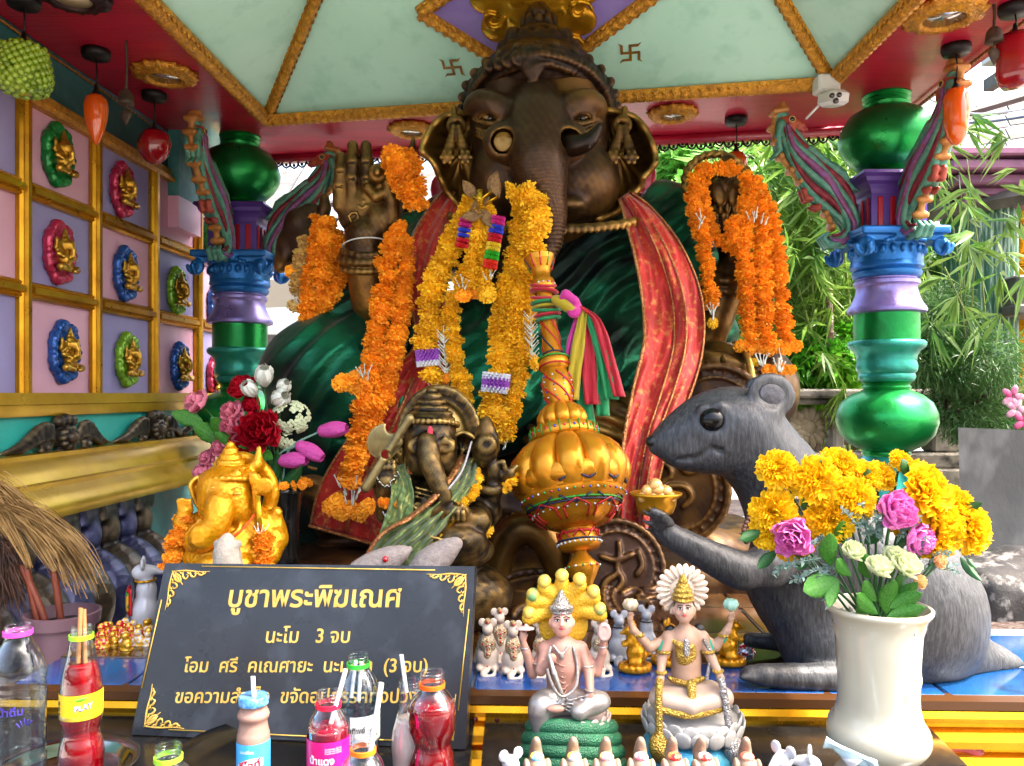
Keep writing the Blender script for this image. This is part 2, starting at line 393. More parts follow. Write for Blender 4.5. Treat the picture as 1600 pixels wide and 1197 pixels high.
def mld(p0, p1, wd, un, name='gold_moulding', h=.03):
    d = (p1-p0).normalized(); o = d.cross(un).normalized(); L = (p1-p0).length
    pr = [(-.5, .06), (-.5, -.35), (-.42, -.5), (-.36, -.3), (-.3, -.75), (-.12, -1), (.0, -1.05), (.12, -1), (.3, -.75), (.36, -.3), (.42, -.5), (.5, -.35), (.5, .06)]
    pr = [(a*wd, b*h) for a, b in pr]; n = int(L/.006)
    V, Fc = sweep((0, 0, 0), (L, 0, 0), pr, (0, 1, 0), (0, 0, 1), n)
    k = len(pr); s = np.arange(n+1)*L/n
    V = V.reshape(n+1, k, 3); a = np.abs(np.sin(s*math.pi/.03)); b = np.sin(s*2*math.pi/.03)
    for j, am in ((1, .003), (2, .003), (4, .007), (5, .006), (6, .004), (7, .006), (8, .007), (10, .003), (11, .003)): V[:, j, 2] -= (a-.6)*am*(1 if j != 6 else -.8)+b*(j-6)*.0012
    R = np.array([tuple(d), tuple(o), tuple(un)]); V = V.reshape(-1, 3) @ R+np.array(tuple(p0))
    return struct(name, (V, Fc), GOLDM, ceil, angle=50)
ZU = Vector((0, 0, 1))
mld(A3, B3, .054, ZU); mld(B3, C3, .054, ZU); mld(D3, A3, .054, ZU); hpu = Vector((.2, -.1, 1)).normalized()
mld(A3.lerp(TLp, .03), TLp, .044, (up_+Vector((-.5, 0, 1)).normalized()).normalized()); mld(B3.lerp(TRp, .03), TRp, .046, (up_+Vector((.5, 0, 1)).normalized()).normalized())
DMp = [(657, 17), (842, -118), (1032, -18), (838, 128)]; DM = [Pf(x, y, .003) for x, y in DMp]
struct('purple_diamond', hexa([q-up_*.003 for q in DM]+DM), PURP, ceil, smooth=False)
for i in range(4): mld(DM[i]-up_*.003, DM[(i+1) % 4]-up_*.003, .044, up_, h=.024)
MARK = M('gold_stencil_paint', '#a07428', .5, .2, c2='#7a541c', ns=30)
def mark(px, py, sc2=.026):
    p = Pf(px, py, .003); V = []; Fc = []
    def q(x0, y0, x1, y1):
        n = len(V); V.extend([(x0, y0), (x1, y0), (x1, y1), (x0, y1)]); Fc.append((n, n+1, n+2, n+3))
    t = .13
    q(-t, -1, t, 1); q(-1, -t, -t-.001, t); q(t+.001, -t, 1, t)
    q(t+.001, 1-2*t, .8, 1); q(-.8, -1, -t-.001, -1+2*t); q(-1, t+.001, -1+2*t, .95); q(1-2*t, -.95, 1, -t-.001)
    for sg in (1, -1):
        n = len(V); V.extend([(sg*.8, sg*(1-2*t)), (sg*.8, sg), (sg*1.12, sg*1.22)]); Fc.append((n, n+1, n+2))
        n = len(V); V.extend([(sg*-1, sg*.95), (sg*(-1+2*t), sg*.95), (sg*-1.2, sg*1.2)]); Fc.append((n, n+1, n+2))
    vx = ev; vy = up_.cross(ev); vy = vy if vy.z > 0 else -vy
    W_ = [p+vx*(x*sc2)+vy*(y*sc2) for x, y in V]
    struct('sacred_symbol', (V3([tuple(w_) for w_ in W_]+[tuple(w_+up_*.002) for w_ in W_]), Fc+[tuple(i+len(V) for i in f[::-1]) for f in Fc]), MARK, ceil, smooth=False)
mark(707, 105, .031); mark(985, 82, .031); mark(340, 4, .024)
# medallion: lobed shield with scrolls
sd_ = Sd(.0045, .006); mc = Vector((0, 0, -.004))
for a in range(10):
    t = a*math.pi/5; r = .13*(1+.12*(a % 2)); sd_.e(mc+Vector((math.sin(t)*r*.95, -math.cos(t)*r*1.05, 0)), (.045, .045, .016))
sd_.e(mc, (.135, .16, .022)); sd_.e(mc-Vector((0, 0, .012)), (.085, .11, .02))
for sx in (-1, 1):
    for (x, y, r) in ((.1, .1, .03), (.12, .0, .035), (.09, -.1, .03), (.05, .14, .022), (.045, .05, .025), (.04, -.06, .025), (.06, 0, .018), (.03, -.115, .018), (.02, .01, .02)):
        c = mc+Vector((sx*x, y, -.018)); sd_.path([c+Vector((math.cos(q)*r*(1-q/9), sx*math.sin(q)*r*(1-q/9), -.002)) for q in np.linspace(0, 6, 9)], .005)
sd_.e(mc-Vector((0, -.02, .02)), (.03, .04, .014)); sd_.e(mc-Vector((0, .06, .02)), (.035, .025, .012))
mp = Pf(838, 14, .004); vy = up_.cross(ev); vy = vy if vy.z > 0 else -vy; Rm = np.array([tuple(ev), tuple(vy), tuple(up_)])
mV, mF = sd_.go(disp=lambda V, n: .0012*fbm(V, 160)); struct('medallion', (mV*np.array((1.1, 1.15, 1)) @ Rm+np.array(tuple(mp)), mF), GOLD, ceil)
# fringe along the far edge and bead cords
FR = M('dark_lace_metal', '#2a1512', .5, .4)
fr = []
e0, e1 = Vector((-1.0, 3.37, Zc)), Vector((1.4, 2.99, Zc))
for i in range(70):
    c = e0.lerp(e1, (i+.5)/70); z = Zc-.028-.012*abs(math.sin(i*math.pi/4))
    fr.append(tube([c+Vector((-.015, 0, 0)), (c.x-.017, c.y, z), (c.x, c.y, z-.016), (c.x+.017, c.y, z), c+Vector((.015, 0, 0))], .0042, 5, seg=9)); fr.append(ball((c.x, c.y, z-.003), .007, 5, 4))
fr.append(box(e0.lerp(e1, .5)-Vector((0, 0, .008)), ((e1-e0).length, .02, .018), (0, 0, math.atan2(e1.y-e0.y, e1.x-e0.x))))
ob('lace_fringe', J(*fr), FR, ceil, kind='stuff')
struct('edge_beam', hexa([(-1.3, 3.4, Zc-.03), (1.43, 2.96, Zc-.03), (1.43, 3.0, Zc-.03), (-1.3, 3.44, Zc-.03), (-1.3, 3.4, Zc), (1.43, 2.96, Zc), (1.43, 3.0, Zc), (-1.3, 3.44, Zc)]), RED, ceil)
def bead(p0, p1, n, name):
    o = []
    for i in range(n):
        c = Vector(p0).lerp(Vector(p1), (i+.5)/n); o.append(ball(c, (.005, .011, .006), 5, 4))
    o.append(tube([p0, p1], .004, 5)); ob(name, J(*o), M('amber_rope_light', '#8a5a20', .3, .5), ceil, kind='stuff')
bead((-1.36, 1.9, Zc-.012), (-1.31, 3.35, Zc-.012), 60, 'rope_light'); bead((1.345, 1.9, Zc-.012), (1.41, 2.95, Zc-.012), 50, 'rope_light')
# recessed lights
CAN = M('brushed_light_can', '#b8b8b4', .2, .9)
def clight(px, py, r, lab, dark=False):
    Y = (Zc-H)*F/(CY-py); c = P(px, py, Y); t = thing('ceiling_light', lab, 'ceiling light', (c.x, c.y, Zc), 'recessed ceiling lights')
    mt = FR if dark else GOLDM
    ob('rosette', lathe([(r*.5, -.001), (r*.52, -.024), (r*.62, -.03), (r*.72, -.018), (r*.86, -.022), (r, -.008), (r*.97, -.001)], 64, (c.x, c.y, Zc), fn=lambda a, t_, z: 1+(.06*math.cos(14*a)+.03*math.cos(28*a))*(t_ > .5)+.02*math.cos(28*a)), mt, t)
    ob('lamp_can', lathe([(r*.5, -.02), (r*.46, -.005), (r*.4, -.003), (r*.36, -.0015)], 32, (c.x, c.y, Zc), cap=True), CAN if not dark else M('cream_lamp_glass', '#c8b48a', .4), t)
clight(258, 112, .095, 'gold rosette ceiling light above the left wall, next to the hanging bell')
clight(643, 199, .085, 'gold rosette ceiling light between the raised bronze hand and elephant ear')
clight(1051, 174, .085, 'gold rosette ceiling light over the right elephant ear')
clight(1475, 18, .1, 'gold rosette ceiling light at the top right above the green pot column')
clight(115, -12, .085, 'dark framed oval ceiling light at the top edge above the custard apple lamp', True)
# ---------- left wall
WX = lambda Y, off=0: -1.453+.048*Y+off
def wq(y0, y1, z0, z1, a, b): return hexa([(WX(y0, a), y0, z0), (WX(y0, b), y0, z0), (WX(y1, b), y1, z0), (WX(y1, a), y1, z0), (WX(y0, a), y0, z1), (WX(y0, b), y0, z1), (WX(y1, b), y1, z1), (WX(y1, a), y1, z1)])
wall = thing('side_wall', 'pink and purple panelled side wall with gold mouldings and a turquoise frieze', 'wall', (WX(2.8), 2.8, 0))
TEALD = M('weathered_teal_wall', '#3f8583', .6, 0, c2='#2f6d70', ns=3, c3='#5a9a96', n3=6, bump=('n', 20, .3, .004))
TURQ = M('turquoise_frieze_paint', '#37b3a4', .45, 0, c2='#2fa092', ns=5, bump=('n', 25, .2, .003))
PINK = M('pink_panel_paint', '#e2b0c4', .45, 0, c2='#d6a0b6', ns=3, bump=('n', 25, .1, .003)); LAV = M('lavender_panel_paint', '#a098c8', .45, 0, c2='#948cbc', ns=3, bump=('n', 25, .1, .003))
struct('wall_core', wq(1.2, 3.95, 0, 2.56, -.15, -.012), TEALD, wall)
ys = [1.5, 1.84, 2.188, 2.533, 2.905, 3.27, 3.63]; zs = [1.5, 1.785, 2.062, 2.318]
for i in range(6):
    for r in range(3):
        struct('wall_panel', wq(ys[i]+.001, ys[i+1]-.001, zs[r]+.001, zs[r+1]-.001, -.0115, .004), (PINK, LAV)[(i+r) % 2], wall, smooth=False)
rp = [(-.024, 0), (-.024, .012), (-.018, .02), (-.012, .016), (-.008, .028), (.008, .028), (.012, .016), (.018, .02), (.024, .012), (.024, 0)]
for y in ys: struct('wall_moulding', sweep((WX(y, .004), y, 1.5), (WX(y, .004), y, 2.318), [(b, a) for a, b in rp], (1, -.048, 0), (0, 1, 0)), GOLD, wall, smooth=False)
for z in zs[1:3]:
    for i in range(6): struct('wall_moulding', sweep((WX(ys[i]+.022, .0045), ys[i]+.022, z), (WX(ys[i+1]-.022, .0045), ys[i+1]-.022, z), [(b, a) for a, b in rp], (1, -.048, 0), (0, 0, 1)), GOLD, wall, smooth=False)
def run(name, prof, mt, y0=1.3, y1=3.9, ang=35): struct(name, sweep((WX(y0), y0, 0), (WX(y1), y1, 0), prof, (1, -.048, 0), (0, 0, 1)), mt, wall, angle=ang)
run('top_rail', [(-.01, 2.30), (.03, 2.30), (.034, 2.315), (.02, 2.32), (.02, 2.345), (.012, 2.352), (-.01, 2.352)], GOLDM)
run('ledge', [(-.01, 1.437), (.03, 1.437), (.034, 1.45), (.034, 1.468), (.04, 1.47), (.04, 1.502), (-.01, 1.502)], GOLDO)
run('frieze', [(-.012, 1.3), (.012, 1.3), (.012, 1.44), (-.012, 1.44)], TURQ)
run('cornice', [(-.01, 1.175), (.165, 1.175), (.17, 1.19), (.165, 1.212), (.14, 1.235), (.125, 1.25), (.125, 1.262), (.115, 1.266), (.105, 1.285), (.085, 1.31), (.06, 1.322), (.06, 1.334), (.02, 1.336), (-.01, 1.336)], GOLDO, 1.3, 3.2)
run('lower_wall', [(-.01, .3), (.004, .3), (.004, 1.175), (-.01, 1.175)], TEALD)
struct('wall_bracket', wq(3.03, 3.22, 2.13, 2.25, .004, .045), PINK, wall, smooth=False); struct('wall_bracket', wq(3.03, 3.22, 2.2505, 2.5, .004, .045), TEALD, wall, smooth=False)
# flower plaques with small deity reliefs: built once, copied
def relief(sd_, s=1.0):
    q = lambda x, y, z: Vector((x, -z, y))*s      # x right, y up, z out
    e = lambda x, y, z, a, b, c: sd_.e(q(x, y, z), (a*s, c*s, b*s))
    e(0, -.1, .08, .3, .36, .2); e(0, -.2, .2, .22, .2, .16); e(0, .3, .2, .21, .22, .18)
    for sx in (-1, 1):
        e(sx*.27, .3, .12, .13, .17, .05); sd_.path([q(sx*.25, .08, .12), q(sx*.42, -.05, .15), q(sx*.3, -.15, .3)], [.09*s, .08*s, .06*s])
        sd_.path([q(sx*.24, .05, .05), q(sx*.46, .15, .08), q(sx*.45, .36, .12)], [.08*s, .07*s, .07*s]); e(sx*.47, .45, .12, .07, .1, .05)
        sd_.path([q(sx*.1, -.42, .15), q(sx*.44, -.5, .25), q(sx*.15, -.58, .38)], [.12*s, .12*s, .08*s])
    sd_.path([q(0, .32, .35), q(0, .12, .42), q(.02, -.08, .4), q(.12, -.18, .38)], [.1*s, .08*s, .065*s, .05*s])
    for y, r in ((.5, .2), (.62, .15), (.73, .1), (.84, .06)): e(0, y, .12, r, .07, r*.8)
    return sd_
R_ = Sd(.0045, .006); relief(R_, .085); relm = mesh('deity_relief', R_.go(disp=lambda V, n: .0009*fbm(V, 260))); relm.materials.append(M('relief_gold', '#b8892a', .32, .8, edge=('#f0c860', .5, .62), c2='#8a5f14', ns=40))
def plq():
    V = []; n = 72; rows = [(0, .02), (.3, .022), (.55, .02), (.7, .012), (.85, .024), (.97, .018), (1.0, .004), (.98, 0)]
    for r, h in rows:
        for i in range(n):
            a = 2*math.pi*i/n; lob = .84+.16*abs(math.cos(a*3.5))**.6; k = r*lob*.088
            V.append((k*math.cos(a)*.8, -(h+.004*abs(math.cos(a*3.5))*(r > .6)+.0025*math.cos(a*21)*(r > .6)), k*math.sin(a)*1.12))
    f = [(j*n+i, j*n+(i+1) % n, j*n+n+(i+1) % n, j*n+n+i) for j in range(len(rows)-1) for i in range(n)]
    return V, f
pcol = {k: M('plaque_'+n_, c, .28, .35, c2=c2, ns=14, coat=.3) for k, n_, c, c2 in (('g', 'green', '#128a3c', '#0b5c28'), ('p', 'rose', '#c42f58', '#94203f'), ('b', 'blue', '#1f58a8', '#143c7c'), ('l', 'lime', '#84b428', '#5a8a18'))}
pme = {}
for k in pcol: pme[k] = mesh('flower_plaque', plq()); pme[k].materials.append(pcol[k])
for px, py, k in ((82, 243, 'g'), (184, 297, 'p'), (84, 395, 'p'), (189, 428, 'b'), (270, 455, 'l'), (92, 550, 'b'), (192, 562, 'l'), (275, 572, 'b'), (325, 372, 'g'), (331, 478, 'b'), (330, 590, 'p')):
    Y = 1.453/((CX-px)/F+.048); p = P(px, py, Y); p.x = WX(Y, .006); rz = (0, 0, math.radians(90-2.7))
    pl = inst('flower_plaque', pme[k], p, rz, 1, wall); g = bpy.data.objects.new('deity_relief', relm); C.objects.link(g); g.parent = pl; g.location = (0, -.018, -.004)
# black scroll ornaments
BRZ_D = M('blackened_ornament', '#2a211b', .4, .35, edge=('#a08a68', .5, .58), c2='#0e0b0a', ns=20, bumps=[('v', 34, .4, .01), ('n', 60, .3, .002)])
def ornament():
    s = Sd(.005, .005); q = lambda x, y, z: Vector((x, -z, y))
    s.e(q(0, 0, .02), (.045, .03, .05)); s.e(q(0, 0, .045), (.022, .02, .024))
    for a in range(10): t = a*math.pi/5; s.e(q(math.cos(t)*.034, math.sin(t)*.036, .04), .011)
    for (x, y) in ((0, .068), (0, -.068), (.03, .062), (-.03, .062), (.028, -.06), (-.028, -.06), (0, -.088)): s.e(q(x, y, .025), (.02, .018, .022))
    for sx in (-1, 1):
        for k in range(5):
            o = k*.011; s.path([q(sx*(.06), -.03+o*.2, .02), q(sx*.075, .045-o, .03), q(sx*.12, .045-o*1.1, .028), q(sx*.19, -.012-o*.55, .02), q(sx*(.265-k*.018), -.04-o*.3+k*.002, .012)], [.006, .01, .011, .009, .004], n=12)
        for a in range(7): t = a*math.pi/3.5; s.e(q(sx*.1+math.cos(t)*.018, -.03+math.sin(t)*.018, .03), .009)
        s.e(q(sx*.1, -.03, .035), .01)
    return s.go()
om = mesh('scroll_ornament', ornament()); om.materials.append(BRZ_D)
for px, py in ((88, 676), (232, 671), (312, 667)):
    Y = 1.441/((CX-px)/F+.048); p = P(px, py, Y); inst('scroll_ornament', om, (WX(Y, .013), Y, 1.372), (0, 0, math.radians(90-2.7)), (1.0, 1, .78), wall)
for Y in (1.55,): inst('scroll_ornament', om, (WX(Y, .013), Y, 1.372), (0, 0, math.radians(90-2.7)), (1.0, 1, .78), wall)
# scroll brackets under the cornice
def baluster():
    s = Sd(.009, .012); q = lambda x, y, z=0: Vector((x, z, y))      # x out from wall, z up
    s.path([q(.0, .42), q(.03, .41), q(.035, .37), q(.01, .355), q(-.015, .37)], .026, n=14)
    s.path([q(-.02, .33), q(.06, .31), q(.115, .24), q(.1, .14), q(.04, .03), q(-.02, -.06), q(-.01, -.13)], [.024, .034, .04, .034, .026, .022, .024], n=22)
    s.path([q(.05, .25), q(.07, .2), q(.04, .17), q(.02, .2)], .012, n=12)
    s.path([q(.09+.0*i, .24) for i in range(2)], .03)
    s.path([q(.03, -.12), q(.06, -.1), q(.06, -.06), q(.03, -.05)], .022, n=10)
    for i in range(12): s.e(q(.148-.013*i, .24-.024*i), (.011, .014, .012))
    for sy in (-.045, .045): s.path([q(.02+.035*math.cos(t)*(1-t/12), .22+.045*math.sin(t)*(1-t/12), sy) for t in np.linspace(0, 8, 16)], .009)
    s.b(q(0, .45), (.05, .05, .03)); s.b(q(0, -.16), (.06, .055, .03)); return s.go()
bme = baluster(); bm1 = mesh('baluster', bme); bm1.materials.append(BRZ_D); bm2 = mesh('baluster', bme); bm2.materials.append(M('blue_black_ornament', '#28294c', .4, .35, edge=('#8a8ec0', .5, .58), c2='#0c0c1c', ns=20, bumps=[('v', 34, .4, .01)]))
bal = thing('baluster_row', 'row of dark carved scroll balusters in alternating bronze and blue under the gold cornice', 'balustrade', (-1.2, 2.2, .6))
for i in range(13):
    Y = 1.42+i*.1; inst('baluster', (bm1, bm2)[i % 2], (WX(Y, .08), Y, .695), (0, 0, .0), (1.0, 1.35, 1.02), bal)
ob('base_rail', wq(1.3, 2.78, .42, .53, .0, .2), BRZ_D, bal, smooth=False)
# ---------- altar platform with tiles and gold front
plat = thing('altar_platform', 'x', 'x', (0, 2, 1)); plat['kind'] = 'structure'; del plat['label']; del plat['category']
GR = M('grey_grout', '#5a5f60', .8)
yf = lambda x: 1.372+(x+.87)*(-.032)
struct('platform_core', slab([(-.86, yf(-.86)+.01), (1.75, yf(1.75)+.01), (1.75, 1.72), (.96, 1.72), (.96, 3.3), (-.86, 3.3)], .5, .994), GR, plat)
TB = M('blue_glazed_tile', '#123a78', .12, 0, c2='#1c5496', ns=4, rand=.35, coat=.6, rvar=.06, c3='#0c2a5c', n3=12)
TBR = M('bronze_glazed_tile', '#4a2c14', .12, .2, c2='#2c1c10', ns=5, rand=.3, coat=.6); TW = M('white_glazed_tile', '#c8ccd0', .12, 0, rand=.1, coat=.5)
x = -.86; W = .198
ti = {k: mesh('tile', box((0, 0, 0), (W-.006, W-.006, .01), bev=.002), smooth=False) for k in 'bwn'}
for k, m_ in (('b', TB), ('w', TW), ('n', TBR)): ti[k].materials.append(m_)
t0 = mesh('tile', box((0, 0, 0), (W-.006, .138, .01), bev=.002), smooth=False); t0.materials.append(TB)
for i in range(13):
    xc = x+W*(i+.5)+.002; y0 = yf(xc); inst('tile', t0, (xc, y0+.072, .996), (0, 0, -.032), 1, plat)
    for r in range(8):
        if xc > .9 and r > 0: continue
        k = 'n' if r < 1 or (r < 5 and xc > -.5) else ('b' if r < 3 else 'w')
        if xc > .9: k = 'b' if r < 4 else 'n'
        inst('tile', ti[k], (xc, y0+.144+W*(r+.5), .996), (0, 0, -.032), 1, plat)
GB = M('bright_gold_leaf_trim', '#d29a18', .26, .85, c2='#b87c10', ns=8, bump=('n', 40, .12, .002), rvar=.08)
WB = M('brown_edge_paint', '#4a2c10', .35, .2)
pr = [(0, .5), (.0, .87), (.03, .875), (.034, .9), (.028, .912), (.016, .916), (.016, .922), (.03, .926), (.036, .94), (.03, .952), (.018, .957), (.018, .963), (.026, .966), (.03, .975), (.024, .984), (.0, .985)]
A, B = Vector((-.87, yf(-.87), 0)), Vector((1.75, yf(1.75), 0)); dn = Vector((-.032, -1, 0))
struct('gold_trim', sweep(A, B, pr, dn, (0, 0, 1)), GB, plat, angle=25)
struct('edge_strip', sweep(A, B, [(-.012, .9855), (.022, .9855), (.022, 1.0), (-.012, 1.001)], dn, (0, 0, 1)), WB, plat, smooth=False)
s = Sd(.006, .005)       # carved relief panel low on the gold front, right side
for i in range(9):
    cx = 1.02+i*.075; cy = yf(cx)-.005
    s.path([Vector((cx+math.cos(t)*.028*(1-t/9), cy, .80+(1 if i % 2 else -1)*math.sin(t)*.03*(1-t/9))) for t in np.linspace(0, 7, 12)], .008)
s.b((1.32, yf(1.3)+.004, .8), (.36, .008, .07)); struct('carved_panel', s.go(), GB, plat)
# ---------- black offering table
BLK = M('black_lacquer_table', '#101010', .22, 0, c2='#1c1a18', ns=5, rvar=.12, bump=('n', 30, .1, .002), c3='#24201c', n3=30)
tb = thing('offering_table', 'black lacquered offering table with drinks, framed prayer board and small statues on it', 'table', (.2, 1.05, 0))
ob('table_top', slab([(-.95, .55), (-.95, 1.352), (-.062, 1.345), (-.062, .55)], .93, .96), BLK, tb, smooth=False)
ob('table_top', slab([(-.045, .55), (-.045, 1.338), (.68, 1.325), (.60, .55)], .928, .958), BLK, tb, smooth=False)
for a, b in ((-.9, .6), (-.9, 1.28), (.56, .62), (.6, 1.26), (-.1, 1.28), (0, 1.26)): ob('leg', box((a, b, .464), (.04, .04, .927)), BLK, tb, smooth=False)
RL = M('red_lacquer_carving', '#9c0c1e', .25, .1, c2='#6c0814', ns=10, coat=.5)
def carving(x0, x1, y, z, nm, lb):
    s = Sd(.004, .004); n = int((x1-x0)/.03)
    for i in range(n+1):
        cx = x0+(x1-x0)*i/n; s.e((cx, y, z+.006*math.sin(i*2.1)), (.021, .012, .014)); s.e((cx+.01, y-.008, z+.012), .008); s.path([(cx-.012, y-.01, z-.008), (cx, y-.014, z-.014), (cx+.012, y-.01, z-.006)], .005)
    tag(ob(nm, s.go(), RL), lb, 'carving')
carving(-.062+.0, .05, 1.345, .972, 'red_carving', 'red lacquered wooden carving between the prayer board and the green snake pedestal')
s = Sd(.004, .006)
for i in range(9): a = i*math.pi/8; s.e(P(1490+38*math.cos(a), 1195-38*math.sin(a)*.9, 1.31), (.016, .014, .018))
s.e(P(1490, 1195, 1.32), (.04, .01, .03)); tag(ob('red_fan', s.go(), RL), 'scalloped red lacquered fan ornament in front of the gold relief', 'ornament')
# ---------- ground
struct('ground', slab([(-60, -20), (60, -20), (60, 120), (-60, 120)], -.1, 0), M('grey_concrete_ground', '#8c8680', .8, c2='#6c6862', ns=2, bump=('n', 8, .3, .01)))
FLR = M('speckled_pink_terrazzo', '#7c6a60', .5, 0, c2='#5a443c', ns=55, lo=.5, hi=.56, c3='#a09488', n3=70)
struct('terrace', slab([(.965, 1.725), (6, 1.725), (6, 3.9), (.965, 3.9)], .5, .985), FLR)
# ---------- columns
GM = M('metallic_green_paint', '#1a9444', .34, .7, c2='#148038', ns=6, rvar=.1, bumps=[('n', 9, .3, .012), ('n', 60, .15, .002)], c3='#127034', n3=5, coat=.1)
BM = M('metallic_blue_paint', '#2672b8', .36, .45, c2='#1e60a0', ns=9, rvar=.1, bumps=[('n', 12, .25, .01), ('n', 40, .15, .002)])
LM = M('metallic_lavender_paint', '#988ac4', .34, .5, c2='#7a6aa8', ns=9, rvar=.1, bump=('n', 10, .3, .01))
TM = M('metallic_teal_paint', '#38ac96', .34, .5, c2='#24806c', ns=9, rvar=.1, bump=('n', 10, .3, .01))
VM = M('violet_paint', '#5b3c94', .4, .1, c2='#4c327c', ns=7); RM = M('red_flute_paint', '#a81428', .35, .05)
k_ = .00192; zy = lambda y: 1.5+(615-y)*k_
def lp(pr, n=40): return lathe([(r*k_, zy(y)-1.0) for r, y in pr], n)
def column(loc, lab):
    t = thing('painted_column', lab, 'column', loc)
    at = lambda m: TR(m, loc)
    ob('pot', at(lp([(30, 283), (33, 279), (31, 275), (36, 272), (33, 268), (45, 263), (60, 248), (69, 232), (71, 218), (66, 198), (54, 181), (40, 173), (33, 171), (35, 166), (31, 163), (35, 159), (32, 156), (36, 152), (34, 148), (28, 120)])), GM, t, angle=60)
    ring = lambda h, y: [(sx*h*k_, sy*h*k_, zy(y)-1.0) for sx, sy in ((-1, -1), (1, -1), (1, 1), (-1, 1))]
    pr = [(60, 281), (62, 286), (56, 290), (54, 296), (48, 300), (44, 306), (42, 312), (42, 364)]; v = sum([ring(h, y) for h, y in pr], []); f = [(j*4+i, j*4+(i+1) % 4, j*4+4+(i+1) % 4, j*4+4+i) for j in range(len(pr)-1) for i in range(4)]+[(0, 1, 2, 3), tuple(range(len(v)-4, len(v)))]
    ob('fluted_block', at((v, f)), VM, t, smooth=False)
    fl = []
    for a in range(4):
        for i in range(4):
            b = box(((i-1.5)*19*k_, -42.5*k_, zy(340)-1.0), (9*k_, 3*k_, 46*k_), bev=.004); fl.append(TR(b, (0, 0, 0), (0, 0, a*math.pi/2)))
    ob('flutes', at(J(*fl)), RM, t, smooth=False)
    s = Sd(.0045, .006); q = lambda x, y, z: Vector((x*k_, y*k_, zy(z)-1.0))
    s.b(q(0, 0, 371), (66*k_, 66*k_, 6*k_)); s.b(q(0, 0, 380), (58*k_, 58*k_, 6*k_)); s.add((-.11, -.11, zy(418)-1), (.11, .11, zy(380)-1), lambda p: np.maximum(np.hypot(p[..., 0], p[..., 1])-52*k_, np.abs(p[..., 2]-(zy(399)-1))-19*k_))
    for sx in (-1, 1):
        for sy in (-1, 1):
            for k, (ox, oy) in enumerate(((1, 0), (0, 1))):
                c = (sx*57, sy*57)
                for t_ in [np.linspace(0, 8.5, 18)]:
                    s.path([q(c[0]-sx*6*oy*0+(ox*math.cos(a)*15*(1-a/11))*sx, c[1]+(oy*math.cos(a)*15*(1-a/11))*sy, 393+math.sin(a)*15*(1-a/11)) for a in t_], 3.6*k_, k=.002)
            s.e(q(sx*56, sy*56, 393), 9*k_)
    for a in range(24):
        t_ = a*math.pi/12; s.e(q(math.cos(t_)*54, math.sin(t_)*54, 396), (4*k_, 4*k_, 6.5*k_), k=.001)
    for a in range(4):
        for dx, dz, r in ((0, 376, 11), (-10, 380, 7), (10, 380, 7), (0, 366, 8), (-20, 385, 5), (20, 385, 5), (-28, 387, 4), (28, 387, 4)):
            p = q(dx, -62, dz); p.rotate(Euler((0, 0, a*math.pi/2))); s.e(p, r*k_*.9)
    ob('capital', at(s.go()), BM, t)
    ob('neck_ring', at(lp([(46, 436), (50, 432), (51, 427), (48, 424), (53, 420), (52, 412), (48, 409)])), BM, t, angle=50)
    ob('collar_moulding', at(lp([(49, 491), (57, 489), (58, 484), (55, 480), (51, 474), (46, 462), (44, 452), (45, 448), (48, 446), (48, 441), (44, 438), (44, 434)])), LM, t, angle=50)
    ob('drum', at(lp([(48, 536), (48, 489)])), GM, t, angle=50)
    ob('waist_moulding', at(lp([(37, 597), (40, 594), (42, 588), (40, 584), (44, 580), (45, 572), (43, 565), (44, 556), (48, 549), (55, 544), (57, 540), (57, 536), (54, 533), (40, 532)])), TM, t, angle=50)
    ob('bulb', at(lp([(34, 712), (36, 708), (34, 704), (40, 702), (55, 694), (68, 679), (74, 660), (73, 646), (66, 629), (52, 617), (38, 611), (34, 609), (36, 605), (33, 601), (36, 598), (30, 595)])), GM, t, angle=60)
    ob('base_moulding', at(lp([(70, 890), (70, 875), (70, 850), (60, 845), (50, 830), (48, 800), (52, 780), (46, 760), (38, 740), (36, 730), (40, 724), (36, 716), (32, 710)])), TM, t, angle=50)
    return t
XR, XLc, KC = 1.123, -.945, 1.12
colR = column(Vector((XR, 2.4, 1.0)), 'painted column with green bulbs at the right, trees behind it')
colR.location = (XR*KC, 2.4*KC, 1.5-.5*KC); colR.scale = (KC,)*3; colL = copy_tree(colR, (XLc*KC, 2.78*KC, 1.5-.5*KC), label='painted column with green bulbs at the left, against the panelled wall')
for c, g in ((colR, 1), (colL, 1)): c['group'] = 'painted columns of the pavilion'
